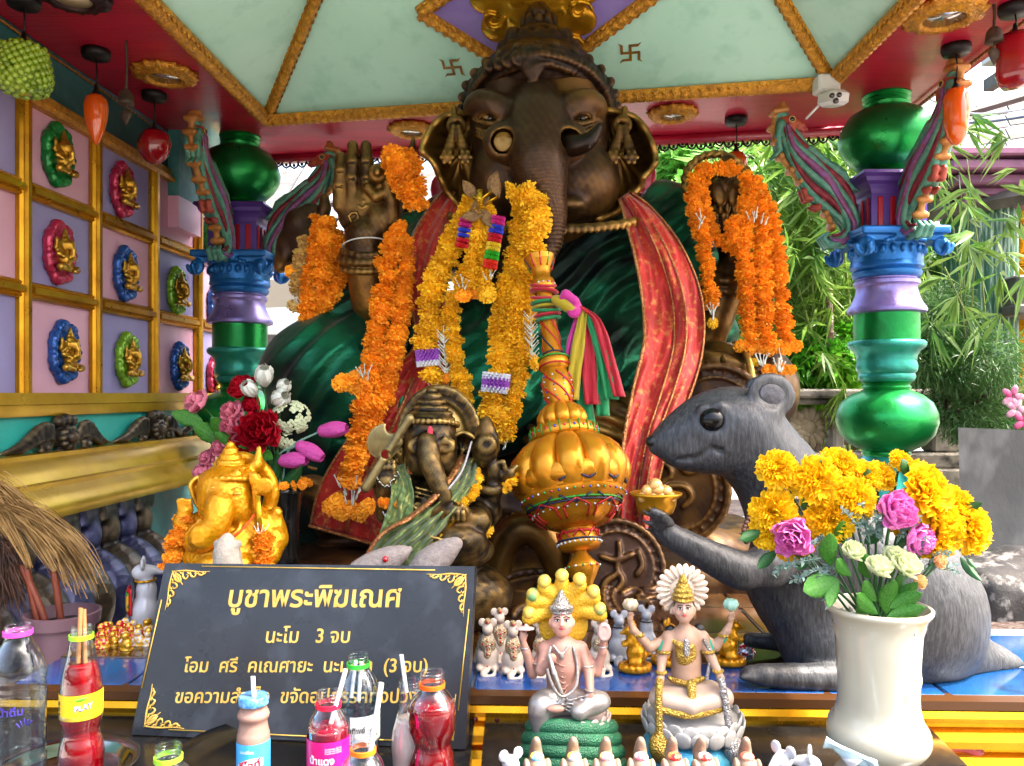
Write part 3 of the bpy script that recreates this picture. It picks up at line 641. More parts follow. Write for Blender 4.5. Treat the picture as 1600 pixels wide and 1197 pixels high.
# ---------- carved bird brackets
def bird():
    t = thing('bird_bracket', 'x', 'bird bracket', (0, 0, 0)); q = lambda x, y, d=0: Vector(((x-1385)*k_, d*k_, (615-y)*k_))
    cl = spl([(1226, 200), (1240, 235), (1268, 268), (1300, 300), (1322, 335), (1328, 362), (1308, 378), (1288, 374)], 30)
    wd = np.interp(np.linspace(0, 1, 30), [0, .2, .45, .7, 1], [8, 17, 27, 15, 4])
    tg = np.gradient(cl, axis=0); tg /= np.linalg.norm(tg, axis=1)[:, None]; nr = np.stack([tg[:, 1], -tg[:, 0]], 1)
    sT, sR, sP = Sd(.0038, .002), Sd(.0038, .002), Sd(.0038, .002)
    for k in range(7):
        u = (k-3)/3; wv = 3.2*np.sin(np.linspace(k, 9+k*2.3, 30))
        for d in (-1, 1):
            pts = [q(cl[i, 0]+nr[i, 0]*(u*wd[i]+wv[i]), cl[i, 1]+nr[i, 1]*(u*wd[i]+wv[i]), d*(6+8*(1-abs(u)))) for i in range(0, 30, 2)]
            (sT, sR, sP)[(0, 1, 0, 2, 0, 1, 0)[k]].path(pts, [k_*(2.2+wd[i]*.17) for i in range(0, 30, 2)], k=.001)
    sR.path([q(cl[i, 0], cl[i, 1]) for i in range(0, 30, 3)], [k_*max(3, wd[i]*.42) for i in range(0, 30, 3)])
    for (pts, s_) in (([(1262, 235), (1296, 262), (1318, 288), (1338, 300)], sT), ([(1256, 240), (1286, 268), (1308, 292), (1328, 300)], sP), ([(1310, 378), (1292, 385), (1283, 374), (1290, 366)], sT), ([(1218, 195), (1212, 215), (1216, 238), (1208, 246)], sT)):
        for d in (-9, 0, 9): s_.path([q(x, y, d) for x, y in pts], [k_*6, k_*5, k_*4, k_*2.5])
    sT.e(q(1224, 182), (15*k_, 9*k_, 7*k_), rot=(0, .4, 0)); sT.path([q(1213, 185), q(1212, 205)], 5*k_)
    tm = M('teal_feather_paint', '#3d8470', .4, .15, c2='#6a9c88', ns=60, bump=('n', 160, .7, .002)); rm = M('crimson_feather_paint', '#8e2233', .4, .15, c2='#6a1424', ns=50, bump=('n', 160, .7, .002)); pm = M('mauve_feather_paint', '#7c3a55', .4, .15, c2='#8a5a9a', ns=50, bump=('n', 160, .7, .002))
    ob('teal_feathers', sT.go(), tm, t); ob('red_feathers', sR.go(), rm, t); ob('mauve_feathers', sP.go(), pm, t)
    hd = Sd(.0038, .006); hd.e(q(1230, 193), (17*k_, 12*k_, 14*k_)); hd.path([q(1232, 198), q(1238, 225)], [12*k_, 9*k_]); hd.path([q(1238, 192), q(1252, 196), q(1262, 203)], [10*k_, 6*k_, 1.5*k_]); hd.path([q(1242, 199), q(1257, 206)], [4*k_, 1.5*k_]); ob('head', hd.go(), M('coral_head_paint', '#a03a38', .4, .1, c2='#b8603c', ns=30), t)
    cr = Sd(.004, .003); [cr.path([q(1208+i*6, 176-i, d) for d in (-8, 8)], 5*k_) for i in range(4)]; cr.path([q(1222, 166, -4), q(1222, 166, 4)], 7*k_)
    og = M('ochre_scroll_paint', '#a8682c', .45, .2, c2='#c08a4a', ns=25)
    ob('crest', cr.go(), og, t)
    for d in (-1, 1):
        e = ob('eye', ball(q(1234, 190, d*11), (4*k_, 3*k_, 4*k_), 10, 6), M('eye_black', '#050505', .1, coat=1), t); ob('eye_ring', TR(tube([(math.cos(a)*4.6*k_, 0, math.sin(a)*4.6*k_) for a in np.linspace(0, 6.28, 13)], 1*k_, 5), q(1234, 190, d*11.8)), M('eye_ring_cream', '#cbb06a', .4), e)
    ft = Sd(.0038, .004)
    for d in (-6, 6): ft.path([q(1262, 292, d), q(1254, 300, d), q(1258, 312, d), q(1272, 310, d), q(1282, 300, d), q(1284, 314, d), q(1276, 326, d), q(1266, 324, d)], [5*k_]*7+[3*k_]); ft.path([q(1280, 300, d), q(1272, 286, d)], 5*k_)
    ob('claw', ft.go(), M('rust_claw_paint', '#8c2f26', .45, .1, c2='#a84c38', ns=30), t)
    bk = Sd(.005, .006)
    for x, y, r in ((1210, 178, 7), (1206, 200, 8), (1212, 222, 8), (1220, 246, 9), (1236, 268, 9), (1250, 285, 8), (1290, 335, 8), (1300, 355, 9)): bk.path([q(x-2, y, -8), q(x-2, y, 8)], r*.6*k_)
    bk.path([q(1211, 180), q(1209, 205), q(1220, 245), q(1250, 285)], 5*k_); bk.path([q(1270, 300), q(1293, 335), q(1300, 358)], 5*k_)
    ob('scroll_back', bk.go(), og, t); return t
b0 = bird(); b0.location = (XR*KC, 2.4*KC, 1.5); b0.scale = (KC,)*3
lab = ['carved parrot bracket in side view on the right column, beak pointing at the green pot', 'edge-on carved bird bracket jutting forward from the right column', 'red and teal carved parrot bracket between the left column and raised bronze hand', 'edge-on carved bird bracket jutting forward from the left column']
b0['label'] = lab[0]; b0['group'] = 'carved bird brackets on the columns'
copy_tree(b0, (XR*KC, 2.4*KC, 1.5), (0, 0, math.radians(96)), label=lab[1]); copy_tree(b0, (XLc*KC, 2.78*KC, 1.5), (0, 0, math.pi), KC, label=lab[2]); copy_tree(b0, (XLc*KC, 2.78*KC, 1.5), (0, 0, math.radians(84)), label=lab[3])
# ---------- hanging fruit lamps, bells, camera
DK = M('dark_iron', '#15110f', .5, .3)
def pend(name, lab, px, ytop, ybot, r, Y, mt, prof=None, shp=None, mount=True):
    top = P(px, ytop, Y); bot = P(px, ybot, Y); t = thing(name, lab, 'fruit lamp', bot, 'hanging fruit lamps'); s = Y/F
    if mount: ob('ceiling_mount', lathe([(.001, -.024), (.036, -.024), (.04, -.012), (.04, -.0005)], 20, (top.x, Y, Zc)), DK, t)
    ob('cord', tube([(top.x, Y, Zc-.02), (top.x+.003, Y, (Zc+top.z)/2), top], .0022, 6), DK, t)
    ob('cap', lathe([(.004, .03), (.007, .012), (.016, -.004), (.012, -.01)][::-1], 12, top), DK, t)
    h = (ybot-ytop)*s
    if prof: ob('fruit_shade', lathe([(a*r*s, -b*h) for a, b in prof][::-1], 32, top, fn=shp), mt, t)
    return t, top, h, s
ORG = M('glossy_orange_shade', '#dc5208', .14, 0, c2='#e46a10', ns=6, coat=.8, sss=.2); REDG = M('glossy_red_shade', '#a00a18', .12, 0, c2='#7c0614', ns=6, coat=.9)
pend('chilli_lamp', 'glossy orange chilli shaped lamp in front of the panelled wall', 150, 148, 227, 18, 2.33, ORG, [(.15, 0), (.6, .02), (.92, .1), (1, .25), (.9, .5), (.62, .75), (.3, .92), (.05, 1)])
pend('apple_lamp', 'glossy red fruit lamp in front of the panelled wall', 241, 204, 257, 25, 2.66, REDG, [(.1, .03), (.5, 0), (.85, .12), (1, .4), (.85, .7), (.5, .9), (.2, 1)], lambda a, t, z: 1+.05*math.cos(4*a))
pend('corn_lamp', 'orange corn cob lamp hanging at the right of the right column', 1494, 138, 227, 18.5, 2.3, ORG, [(.2, 0), (.75, .03), (.97, .15), (1, .4), (.93, .65), (.75, .85), (.4, .97), (.1, 1)], lambda a, t, z: 1+.018*math.cos(14*a))
pend('orange_ball_lamp', 'small round orange lamp behind the bronze lotus hand', 1150, 237, 272, 18, 2.9, ORG, [(.1, 0), (.6, .06), (.95, .35), (.95, .6), (.6, .92), (.1, 1)])
pend('bell_pepper_lamp', 'dark red lobed fruit lamp at the upper right corner', 1586, 55, 138, 27, 2.06, REDG, [(.2, .02), (.75, 0), (.98, .15), (.95, .5), (1.0, .75), (.8, .95), (.3, 1)], lambda a, t, z: 1+.09*math.cos(4*a))
t, top, h, s = pend('custard_apple_lamp', 'bumpy green custard apple lamp hanging in the upper left corner', 37, 68, 150, 37, 2.02, None)
G1 = M('custard_apple_green', '#7a9c1c', .25, 0, c2='#9ab83a', ns=10, coat=.5, c3='#5a7a14', n3=30)
bd = [lathe([(a*h*.44, -b*h) for a, b in ((.3, .0), (.8, .1), (.95, .4), (1, .7), (.8, .93), (.2, .96))][::-1], 24, top)]
for i in range(210):
    b = (i+.5)/210; a = i*2.39996; rr = h*.46*np.interp(b, [0, .1, .4, .7, .92, 1], [.35, .8, .95, 1.02, .85, .4]); bd.append(ball(top+Vector((rr*math.cos(a), rr*math.sin(a), -h*(.02+.94*b))), .0088, 7, 5))
ob('fruit_shade', J(*bd), G1, t)
BEL = M('rusty_bell_bronze', '#3c3128', .6, .5, c2='#5a4a3a', ns=30)
def bell(px, y0, y1, Y, lab):
    p = P(px, y0, Y); s = Y/F; t = thing('hanging_bell', lab, 'bell', p)
    ob('rope', tube([(p.x, Y, Zc-.003), (p.x+.002, Y, (Zc+p.z)/2), p], .004, 6, seg=14), BEL, t)
    h = (y1-y0)*s*.45; ob('bell_cup', lathe([(.022, -h), (.021, -h*.8), (.018, -h*.3), (.01, -h*.05), (.004, 0)], 20, p), BEL, t)
    ob('clapper', J(tube([p-Vector((0, 0, h*.8)), p-Vector((0, 0, h*1.4))], .0015, 5), TR(lathe([(.001, -.045), (.014, -.02), (.016, -.01), (.006, 0), (.001, .002)], 12, s=(1, .25, 1)), p-Vector((0, 0, h*1.35)))), BEL, t)
bell(197, 140, 192, 2.26, 'small dark bell on a rope between the orange and red fruit lamps'); bell(1553, 42, 96, 2.05, 'small dark bell on a rope near the dark red lobed lamp')
cc = P(1300, 150, 2.5); t = thing('security_camera', 'white twin lens security camera under the ceiling edge', 'security camera', cc)
WP = M('white_plastic', '#d8d8d4', .35); ob('mount_box', box(P(1291, 139, 2.52)+Vector((0, 0, .012)), (.07, .06, .055), bev=.006), WP, t, angle=30)
ob('housing', box(cc+Vector((0, -.01, -.012)), (.064, .09, .046), (math.radians(12), 0, math.radians(10)), bev=.01), WP, t, angle=30)
BG = M('black_lens', '#050507', .08, coat=1)
for dx, dz, r in ((-.012, .0, .0075), (.01, .002, .0075), (0, -.016, .0085)): ob('lens', TR(lathe([(r, 0), (r, .006), (r*.6, .009)], 16), cc+Vector((dx-.012, -.056, dz-.02)), toward((.15, -1, -.2))), BG, t)
ob('bracket_rod', tube([P(1286, 158, 2.53), P(1259, 186, 2.55)], .004, 6), WP, t)
# ---------- outdoor background
STN = M('weathered_stone', '#a8a090', .8, 0, c2='#6c665a', ns=5, c3='#3c3a34', n3=9, bumps=[('n', 25, .5, .01)])
bal2 = thing('stone_balustrade', 'weathered stone balustrade with carved lotus openings behind the right column', 'balustrade', P(1330, 700, 4.3))
Yb = 4.3
def bx(px0, px1, py0, py1, d=.14, Y=Yb): a = P(px0, py1, Y); b = P(px1, py0, Y); return box(((a.x+b.x)/2, Y, (a.z+b.z)/2), (b.x-a.x, d, b.z-a.z), bev=.012)
ob('rail', bx(1175, 1503, 608, 622, .24), STN, bal2, smooth=False); ob('rail', bx(1180, 1495, 706, 730, .2), STN, bal2, smooth=False); ob('rail', bx(1185, 1490, 622, 632, .16), STN, bal2, smooth=False)
for a, b in ((1295, 1312), (1448, 1490), (1185, 1200)): ob('post', bx(a, b, 632, 706), STN, bal2, smooth=False)
ob('plinth', bx(1185, 1500, 730, 800, .22), STN, bal2, smooth=False)
CRM = M('cream_stone_flower', '#b8a888', .75, 0, c2='#8a7a5c', ns=12)
for px in (1235, 1262, 1340, 1420):
    c = P(px, 668, Yb); o = []
    for a in range(14): o.append(ball(c+Vector((math.cos(a*.449)*.075, -.01, math.sin(a*.449)*.075)), (.045, .02, .022), 8, 5, rot=(0, -a*.449, 0)))
    o.append(ball(c, (.045, .03, .045), 12, 8)); ob('carved_flower', J(*o), CRM, bal2)
pole = thing('wooden_stake', 'thin weathered white stake standing in the green shrubs', 'stake', P(1298, 612, 4.6)); ob('shaft', J(tube([P(1299, 612, 4.6), P(1295, 447, 4.6)], .022, 8), tube([P(1296, 560, 4.59), P(1299, 520, 4.59)], .024, 6)), M('peeling_white_wood', '#a89888', .8, 0, c2='#6a4a38', ns=14, stretch=(3, 3, .4)), pole)
LF = lambda nm, a, b, tl=.35, rg=.35: M(nm, a, rg, 0, c2=b, ns=3, lo=.4, hi=.6, transl=tl, spec=.4)
L_B, L_D, L_M, L_F = LF('bamboo_leaf', '#3a6a1c', '#7c9c40'), LF('dark_leaf', '#16400f', '#2c6418'), LF('shrub_leaf', '#3c8a1c', '#74b22c'), LF('fine_leaf', '#2e5a20', '#5a8044')
BARK = M('bark', '#4a3a28', .85, 0, c2='#2c2218', ns=8, stretch=(4, 4, 1), bump=('n', 20, .6, .01))
def leaves(c, d, L, wd, droop=.25, bend=.1):     # arrays: bases, directions, length, width
    n = len(c); d = d/(np.linalg.norm(d, axis=1)[:, None]+1e-9); r = rng.normal(size=(n, 3)); s = np.cross(d, r); s /= np.linalg.norm(s, axis=1)[:, None]+1e-9
    u = np.cross(s, d); L = np.broadcast_to(L, (n,))[:, None]*rng.uniform(.7, 1.2, (n, 1)); wd = np.broadcast_to(wd, (n,))[:, None]
    dz = np.array([0, 0, -1.0])*droop*L
    p0 = c; m1 = c+d*L*.4+u*L*bend*.6+dz*.25; tip = c+d*L+dz
    V = np.stack([p0, m1+s*wd*.5, tip, m1-s*wd*.5, m1-u*wd*.18], 1).reshape(-1, 3); b = np.arange(n)[:, None]*5
    Fq = np.concatenate([b+np.array([[0, 1, 4]]), b+np.array([[0, 4, 3]]), b+np.array([[1, 2, 4]]), b+np.array([[4, 2, 3]])]).astype(np.int32)
    return V, Fq
def cloud(cs, rs, n, L, wd, droop=.3, fill=.25):      # leaves over clumps
    C_, D_ = [], []
    for c, r in zip(cs, rs):
        k = int(n*r/np.sum(rs)); v = rng.normal(size=(k, 3)); v /= np.linalg.norm(v, axis=1)[:, None]; C_.append(np.array(c)+v*r*rng.uniform(fill, 1, (k, 1))**.6); D_.append(v+rng.normal(size=(k, 3))*.6)
    return leaves(np.concatenate(C_), np.concatenate(D_), L, wd, droop)
def plant(name, lab, cat, base, cs, rs, n, L, wd, lf, droop=.3, grp=None, trunk=.03):
    t = thing(name, lab, cat, base, grp); o = []
    for c, r in zip(cs, rs): o.append(tube([base, (Vector(base)*.5+Vector(c)*.5)+Vector((rng.normal()*.05, rng.normal()*.05, 0)), c], [trunk, trunk*.6, trunk*.2], 6, seg=7))
    ob('trunk', J(*o), BARK, t); ob('crown', cloud([tuple(c) for c in cs], rs, n, L, wd, droop), lf, t, smooth=False); return t
def clp(lst, Y, j=.5): return [P(x, y, Y+rng.uniform(-j, j)) for x, y in lst]
def bamboo(name, lab, base, spots, Y, n, L, wd, lf, j=.5, cr=.018):
    t = thing(name, lab, 'bamboo', base); cu = []; C_, D_ = [], []
    for x, y in spots:
        p = P(x, y, Y+rng.uniform(-j, j)); b = Vector(base)+Vector((rng.normal()*.25, rng.normal()*.2, 0)); cu.append(tube([b, b.lerp(p, .55)+Vector((0, 0, .35)), p], [cr, cr*.6, .0025], 6, seg=10))
        for _ in range(n):
            o = Vector(rng.normal(size=3)*.16)+p; k = 6; dd = Vector(rng.normal(size=3)); dd.z = dd.z*.4-.35
            for i in range(k): C_.append(o); D_.append(Vector(dd)+Vector(rng.normal(size=3))*.5)
    ob('culms', J(*cu), M('bamboo_cane', '#7a8a3c', .4), t); ob('crown', leaves(V3(C_), V3(D_), L, wd, .35, .05), lf, t, smooth=False); return t
gz = lambda px, Y: Vector(((px-CX)/F*Y, Y, 0))
bamboo('bamboo', 'bright sunlit bamboo clump between the garlanded lotus hand and right column', gz(1270, 5), [(rng.uniform(1190, 1330), rng.uniform(225, 560)) for _ in range(34)], 4.9, 30, .19, .022, L_B)
bamboo('bamboo', 'arching bamboo branch with long leaves to the right of the right column', gz(1590, 4.6), [(rng.uniform(1445, 1530), rng.uniform(240, 440)) for _ in range(6)], 3.3, 10, .15, .02, LF('bamboo_leaf_light', '#44742a', '#84a050'), .2, .007)
plant('broadleaf_tree', 'big dark leaved tree far behind the bright bamboo', 'tree', gz(1250, 9), clp([(1060, 330), (1110, 400), (1180, 330), (1250, 260), (1320, 330), (1150, 480), (1240, 440), (1330, 450), (1400, 380), (1120, 560), (1220, 560), (1420, 520), (1500, 470), (1050, 520)], 8.5), [.6]*14, 15000, .17, .1, L_D, trunk=.1)
plant('broadleaf_tree', 'pale hazy tree with small leaves beside the right elephant ear', 'tree', gz(1060, 8), clp([(1050, 290), (1080, 250), (1130, 230), (1040, 380), (1100, 330)], 7), [.34]*5, 5200, .12, .07, LF('light_leaf', '#5a9a38', '#8ac058', .5), trunk=.06)
plant('leafy_shrub', 'glossy green clipped shrub on the stone balustrade beside the stake', 'shrub', P(1260, 640, 4.7), clp([(1200, 580), (1235, 560), (1270, 545), (1310, 570), (1340, 590), (1240, 600), (1290, 598), (1330, 540)], 4.65, .12), [.15]*8, 6500, .062, .03, L_M, trunk=.012)
plant('fern_shrub', 'feathery fern leaved shrub against the green fluted pillar', 'shrub', P(1470, 660, 3.9), clp([(1450, 500), (1480, 480), (1510, 520), (1440, 560), (1480, 570), (1520, 590), (1550, 560), (1500, 640), (1540, 660), (1570, 640)], 3.75, .15), [.12]*5+[.16]*5, 15000, .045, .007, L_F, trunk=.012)
t = thing('palm', 'palm with long feather fronds behind the lotus hand', 'palm', gz(1220, 6)); o, C_, D_ = [], [], []
cr = P(1190, 240, 5.8)
for ex, ey in ((1230, 360), (1180, 340), (1290, 280), (1300, 200), (1100, 260), (1130, 330), (1255, 400), (1330, 240)):
    e = P(ex, ey, 5.5+rng.uniform(-.3, .3)); pts = spl([cr, cr.lerp(e, .5)+Vector((0, 0, .14)), e], 26); o.append(tube(pts, [.012, .003], 5)); tg = np.gradient(pts, axis=0)
    for i in range(2, 26):
        for sg in (-1, 1):
            sd1 = np.cross(tg[i], (0, 1, 0)); sd1 /= np.linalg.norm(sd1); C_.append(pts[i]); D_.append(sd1*sg+tg[i]/np.linalg.norm(tg[i])*.5)
o.append(tube([gz(1220, 6), cr], [.07, .04], 8)); ob('trunk', J(*o), BARK, t); ob('fronds', leaves(V3(C_), V3(D_), .24, .03, .2, .02), LF('palm_leaf', '#6aa84a', '#8cc46a', .4), t, smooth=False)
# neighbouring structures at the right
GF = M('green_fluted_paint', '#2c5c40', .45, .1, c2='#244a36', ns=5, c3='#9ab0a0', n3=20, stretch=(3, 3, .25))
c = P(1530, 760, 5.0); pil = thing('fluted_pillar', 'green fluted pillar with worn paint behind the fern shrub', 'pillar', (c.x, 5, 0))
ob('shaft', lathe([(.2, .5), (.2, 2.62)], 96, (c.x, 5, 0), fn=lambda a, t, z: 1+.05*abs(math.cos(12*a))), GF, pil, angle=50)
MV = M('mauve_cornice_paint', '#8a5a78', .5, 0, c2='#6c4460', ns=5)
ob('capital', J(*[box((c.x, 5, z), (w_, w_, h), bev=.01) for z, w_, h in ((2.65, .46, .05), (2.7, .52, .05), (2.76, .62, .06), (2.83, .74, .06), (2.9, .8, .05))]), MV, pil, smooth=False)
c = P(1592, 760, 5.2); g = thing('gold_pillar', 'gold fluted pillar with a leafy capital at the right edge', 'pillar', (c.x, 5.2, 0))
ob('shaft', lathe([(.15, .3), (.15, 1.5), (.19, 1.52), (.19, 1.6), (.14, 1.62), (.14, 2.3)], 48, (c.x, 5.2, 0), fn=lambda a, t, z: 1+.04*abs(math.cos(10*a))), GB, g, angle=50)
ob('capital', lathe([(.14, 2.3), (.17, 2.33), (.15, 2.36), (.19, 2.44), (.24, 2.55), (.2, 2.56), (.26, 2.62), (.3, 2.66)], 48, (c.x, 5.2, 0), fn=lambda a, t, z: 1+.06*math.cos(12*a)*(t > .2)), GB, g)
rf = thing('neighbour_roof', 'grey tiled canopy roof of the neighbouring shelter at the upper right', 'roof', P(1560, 260, 5.4))
RG = M('grey_roof_sheet', '#5c5854', .7, 0, c2='#3c3a38', ns=6, bump=('n', 15, .4, .01)); sheet = []
for i in range(9):
    for j in range(7):
        a = P(1415+i*45, 195+j*22-i*8, 5.2+j*.12); ob('roof_tile', box(a, (.185, .012, .1), (math.radians(-25), math.radians(-8), 0), bev=.003), RG, rf, smooth=False)
ob('roof_beam', tube([P(1380, 345, 5.1), P(1640, 300, 4.6)], .05, 4), RG, rf, smooth=False); ob('roof_beam', tube([P(1400, 210, 4.8), P(1640, 140, 4.6)], .022, 4), RG, rf, smooth=False); ob('roof_beam', tube([P(1390, 325, 5), P(1640, 212, 5)], .02, 4), RG, rf, smooth=False)
t = thing('overhead_cable', 'thin cables sagging across the gap at the upper right', 'cable', P(1520, 190, 4)); [ob('wire', tube([P(1440, 150+k*32, 4), P(1520, 178+k*14, 3.9), P(1640, 165+k*12, 3.8)], .006, 5, seg=12), M('cable_'+n_, c_, .5), t) for k, (n_, c_) in enumerate((('white', '#b8bcc0'), ('grey', '#50607a')))]
dsk = thing('pillar_shelf', 'dark stepped shelf around the gold pillar', 'shelf', P(1590, 440, 4.7)); ob('shelf_body', J(bx(1565, 1640, 435, 490, .3, 4.8), bx(1560, 1640, 480, 496, .36, 4.8)), M('dark_shelf_stone', '#34322f', .6, 0, c2='#55524c', ns=8), dsk, smooth=False)
CN = M('rough_cement', '#6a6a66', .75, 0, c2='#52524e', ns=4, c3='#7c7c76', n3=7, bump=('n', 12, .4, .01), stretch=(1, 1, .5))
wl = tag(ob('cement_slab', hexa([P(1503, 876, 2.46), P(1650, 880, 2.4), P(1650, 880, 2.6), P(1503, 876, 2.66), P(1497, 668, 2.46), P(1650, 674, 2.4), P(1650, 674, 2.6), P(1497, 668, 2.66)]), CN, smooth=False), 'grey cement slab standing behind the dark rock at the right', 'slab')
rk = Sd(.012, .03); rk.b(P(1572, 945, 1.92), (.14, .11, .085), (0, .12, .1), .04); rk.e(P(1545, 925, 1.9), (.09, .08, .07)); rk.e(P(1600, 905, 1.96), (.12, .1, .08))
tag(ob('rock', rk.go(disp=lambda V, n: .012*fbm(V, 14)+.003*fbm(V, 70)), M('lichen_rock', '#1e1c1b', .6, 0, c2='#34312f', ns=8, c3='#98948e', n3=24, bump=('n', 40, .5, .006))), 'dark rock with white lichen patches beside the grey mouse', 'rock')
fl_ = thing('frangipani_flower', 'white and pink frangipani flowers above the cement slab', 'flowers', P(1590, 640, 3.2)); FW = M('frangipani_petal', '#d8c8cc', .5, 0, c2='#c04878', ns=14)
for x, y, mt in ((1588, 640, FW), (1600, 658, M('pink_petal', '#c0507c', .5)), (1582, 620, FW)):
    o = []; c = P(x, y, 3.1)
    for a in range(5): o.append(ball(c+Vector((math.cos(a*1.256)*.025, 0, math.sin(a*1.256)*.025)), (.024, .006, .014), 7, 4, rot=(0, -a*1.256, 0)))
    ob('flower', J(*o), mt, fl_)
aw = thing('added_shade_awning', 'pale slatted awning added to shade the side yard, mostly out of view', 'awning', (3.2, 2.9, 3.1))  # added overhead, mostly out of view, to keep sun off slab, rock and terrace
for i in range(7): ob('shade_awning_sheet', box((3.75+.0*i, 1.75+i*.37, 3.12), (2.7, .25, .03), (0, math.radians(3), 0)), M('shade_awning_metal', '#a8a8a4', .5) if i == 0 else bpy.data.materials['shade_awning_metal'], aw, smooth=False)
for x in (2.5, 3.8, 4.9): ob('shade_awning_beam', box((x, 2.85, 3.05-.05*(x-3.8)), (.05, 2.7, .06)), RG, aw, smooth=False)
ob('post', box((4.9, 4.0, 1.5), (.08, .08, 3.0)), RG, aw, smooth=False)
# neighbouring shed roof behind, left and centre
sh = thing('open_shed', 'open metal roofed shed seen between the left column and the elephant ear', 'shed', (-1.2, 6.5, 0))
BG_ = M('beige_beam_paint', '#7c7466', .6); DKW = M('dark_shed_interior', '#3a3634', .8, 0, c2='#57504c', ns=3)
ob('front_beam', hexa([P(330, 484, 5.2), P(640, 474, 5.2), P(640, 474, 5.4), P(330, 484, 5.4), P(330, 436, 5.2), P(640, 440, 5.2), P(640, 440, 5.4), P(330, 436, 5.4)]), BG_, sh, smooth=False)
for i in range(9): ob('rafter', tube([P(330+i*45, 450-i*3, 5.3), P(420+i*62, 240+abs(i-4)*6, 8)], .035, 4), RG, sh, smooth=False)
for i in range(7): ob('purlin', tube([P(300, 300+i*24, 7.6-i*.35), P(760, 288+i*24, 7.6-i*.35)], .03, 4), RG, sh, smooth=False)
for i in range(5):
    x0 = 330+i*74; a, b, c_, d = P(x0, 440, 5.4), P(x0+52, 438, 5.4), P(x0+70, 270, 8), P(x0+16, 272, 8)
    if i != 2: ob('roof_sheet', hexa([a, b, c_, d]+[q+Vector((0, 0, .02)) for q in (a, b, c_, d)]), RG, sh, smooth=False)
ob('back_wall', box((-1.6, 7.5, 1.1), (3.2, .1, 1.9)), DKW, sh, smooth=False); ob('shelf_board', box((-1.1, 6.4, 1.62), (1.6, .3, .04)), BG_, sh, smooth=False); ob('pink_counter', box((-1.4, 5.9, 1.72), (1, .3, .25)), M('faded_pink_counter', '#a05868', .6), sh, smooth=False)
# ---------- great bronze seated elephant-headed statue
class Fg(Sd):          # blended solid drawn in a working frame
    def __init__(s, fr, vox, k): super().__init__(vox, k*fr.s); s.f = fr
    def E(s, x, y, d, rx, rz, ry, rot=None, k=None, op=0):
        return s.e(s.f.q(x, y, d), (rx*s.f.s, ry*s.f.s, rz*s.f.s), rot, None if k is None else k*s.f.s, op)
    def L(s, pts, r, n=None, k=None, op=0):
        r = [q*s.f.s for q in r] if not np.isscalar(r) else r*s.f.s
        return s.path([s.f.q(*p) for p in pts], r, None if k is None else k*s.f.s, op, n)
    def ring(s, x, y, d, r, t, a0=0, a1=6.2832, n=16, ry=None, dz=0):
        return s.L([(x+r*math.cos(a), y-(ry or r)*math.sin(a), d+dz*math.sin(a)) for a in np.linspace(a0, a1, n)], t)
BRZ = M('aged_bronze', '#40291a', .4, .5, c2='#2a1a10', ns=5, c3='#6c4a20', n3=5, edge=('#b8873a', .5, .6, 6), bumps=[('n', 45, .25, .004)], rvar=.1)
BRG = M('rubbed_bronze', '#33200f', .36, .7, c2='#8a6228', ns=5, lo=.42, hi=.68, edge=('#d0a050', .5, .58, 8), bumps=[('n', 50, .2, .003)])
GSILK = M('dark_green_shot_silk', '#0e6844', .32, .7, c2='#02120b', ns=2.2, nd=3, lo=.36, hi=.58, sheen=.08, bumps=[('n', 9, .3, .02), ('m', 300, .08, .001)], spec=.4, stretch=(1, 1, 1.6))
RSILK = M('red_gold_brocade', '#cc2416', .36, .25, c2='#ae1810', ns=6, c3='#d47c34', n3=60, bumps=[('n', 30, .3, .006), ('m', 260, .2, .001)], sheen=.4)
HEM = M('gold_hem_brocade', '#c08a50', .35, .6, c2='#8e4a2c', ns=120, bump=('v', 200, .6, .003))
A_ = Fr(2.38)
G = thing('bronze_statue', 'huge dark bronze seated elephant-headed deity statue wearing a green silk wrap and marigold garlands', 'statue', (.1, 2.6, 1.0))
h = Fg(A_, .0046, 14)
h.E(842, 185, -5, 108, 98, 92); h.E(799, 134, 24, 48, 38, 52); h.E(884, 134, 24, 48, 38, 52); h.E(842, 240, 5, 96, 78, 80)
h.E(842, 212, 18, 107, 62, 80); h.E(850, 298, 8, 104, 60, 64); h.E(784, 282, 24, 48, 50, 56, k=30); h.E(914, 284, 24, 52, 52, 58, k=30); h.E(865, 335, -40, 85, 55, 62)
h.L([(838, 165, 75), (840, 205, 98), (842, 250, 112), (848, 295, 110), (858, 340, 100), (855, 385, 92), (835, 412, 96), (812, 405, 100)], [36, 40, 36, 29, 21, 15, 12, 10], n=20)
h.L([(808, 222, 60), (786, 222, 104)], [30, 25]); h.L([(868, 222, 60), (889, 222, 104)], [30, 25])
h.ring(786, 222, 106, 20, 4, n=14); h.ring(889, 222, 106, 20, 4, n=14)
h.E(786, 222, 116, 17, 17, 30, op=1, k=3); h.E(889, 222, 116, 17, 17, 30, op=1, k=3)
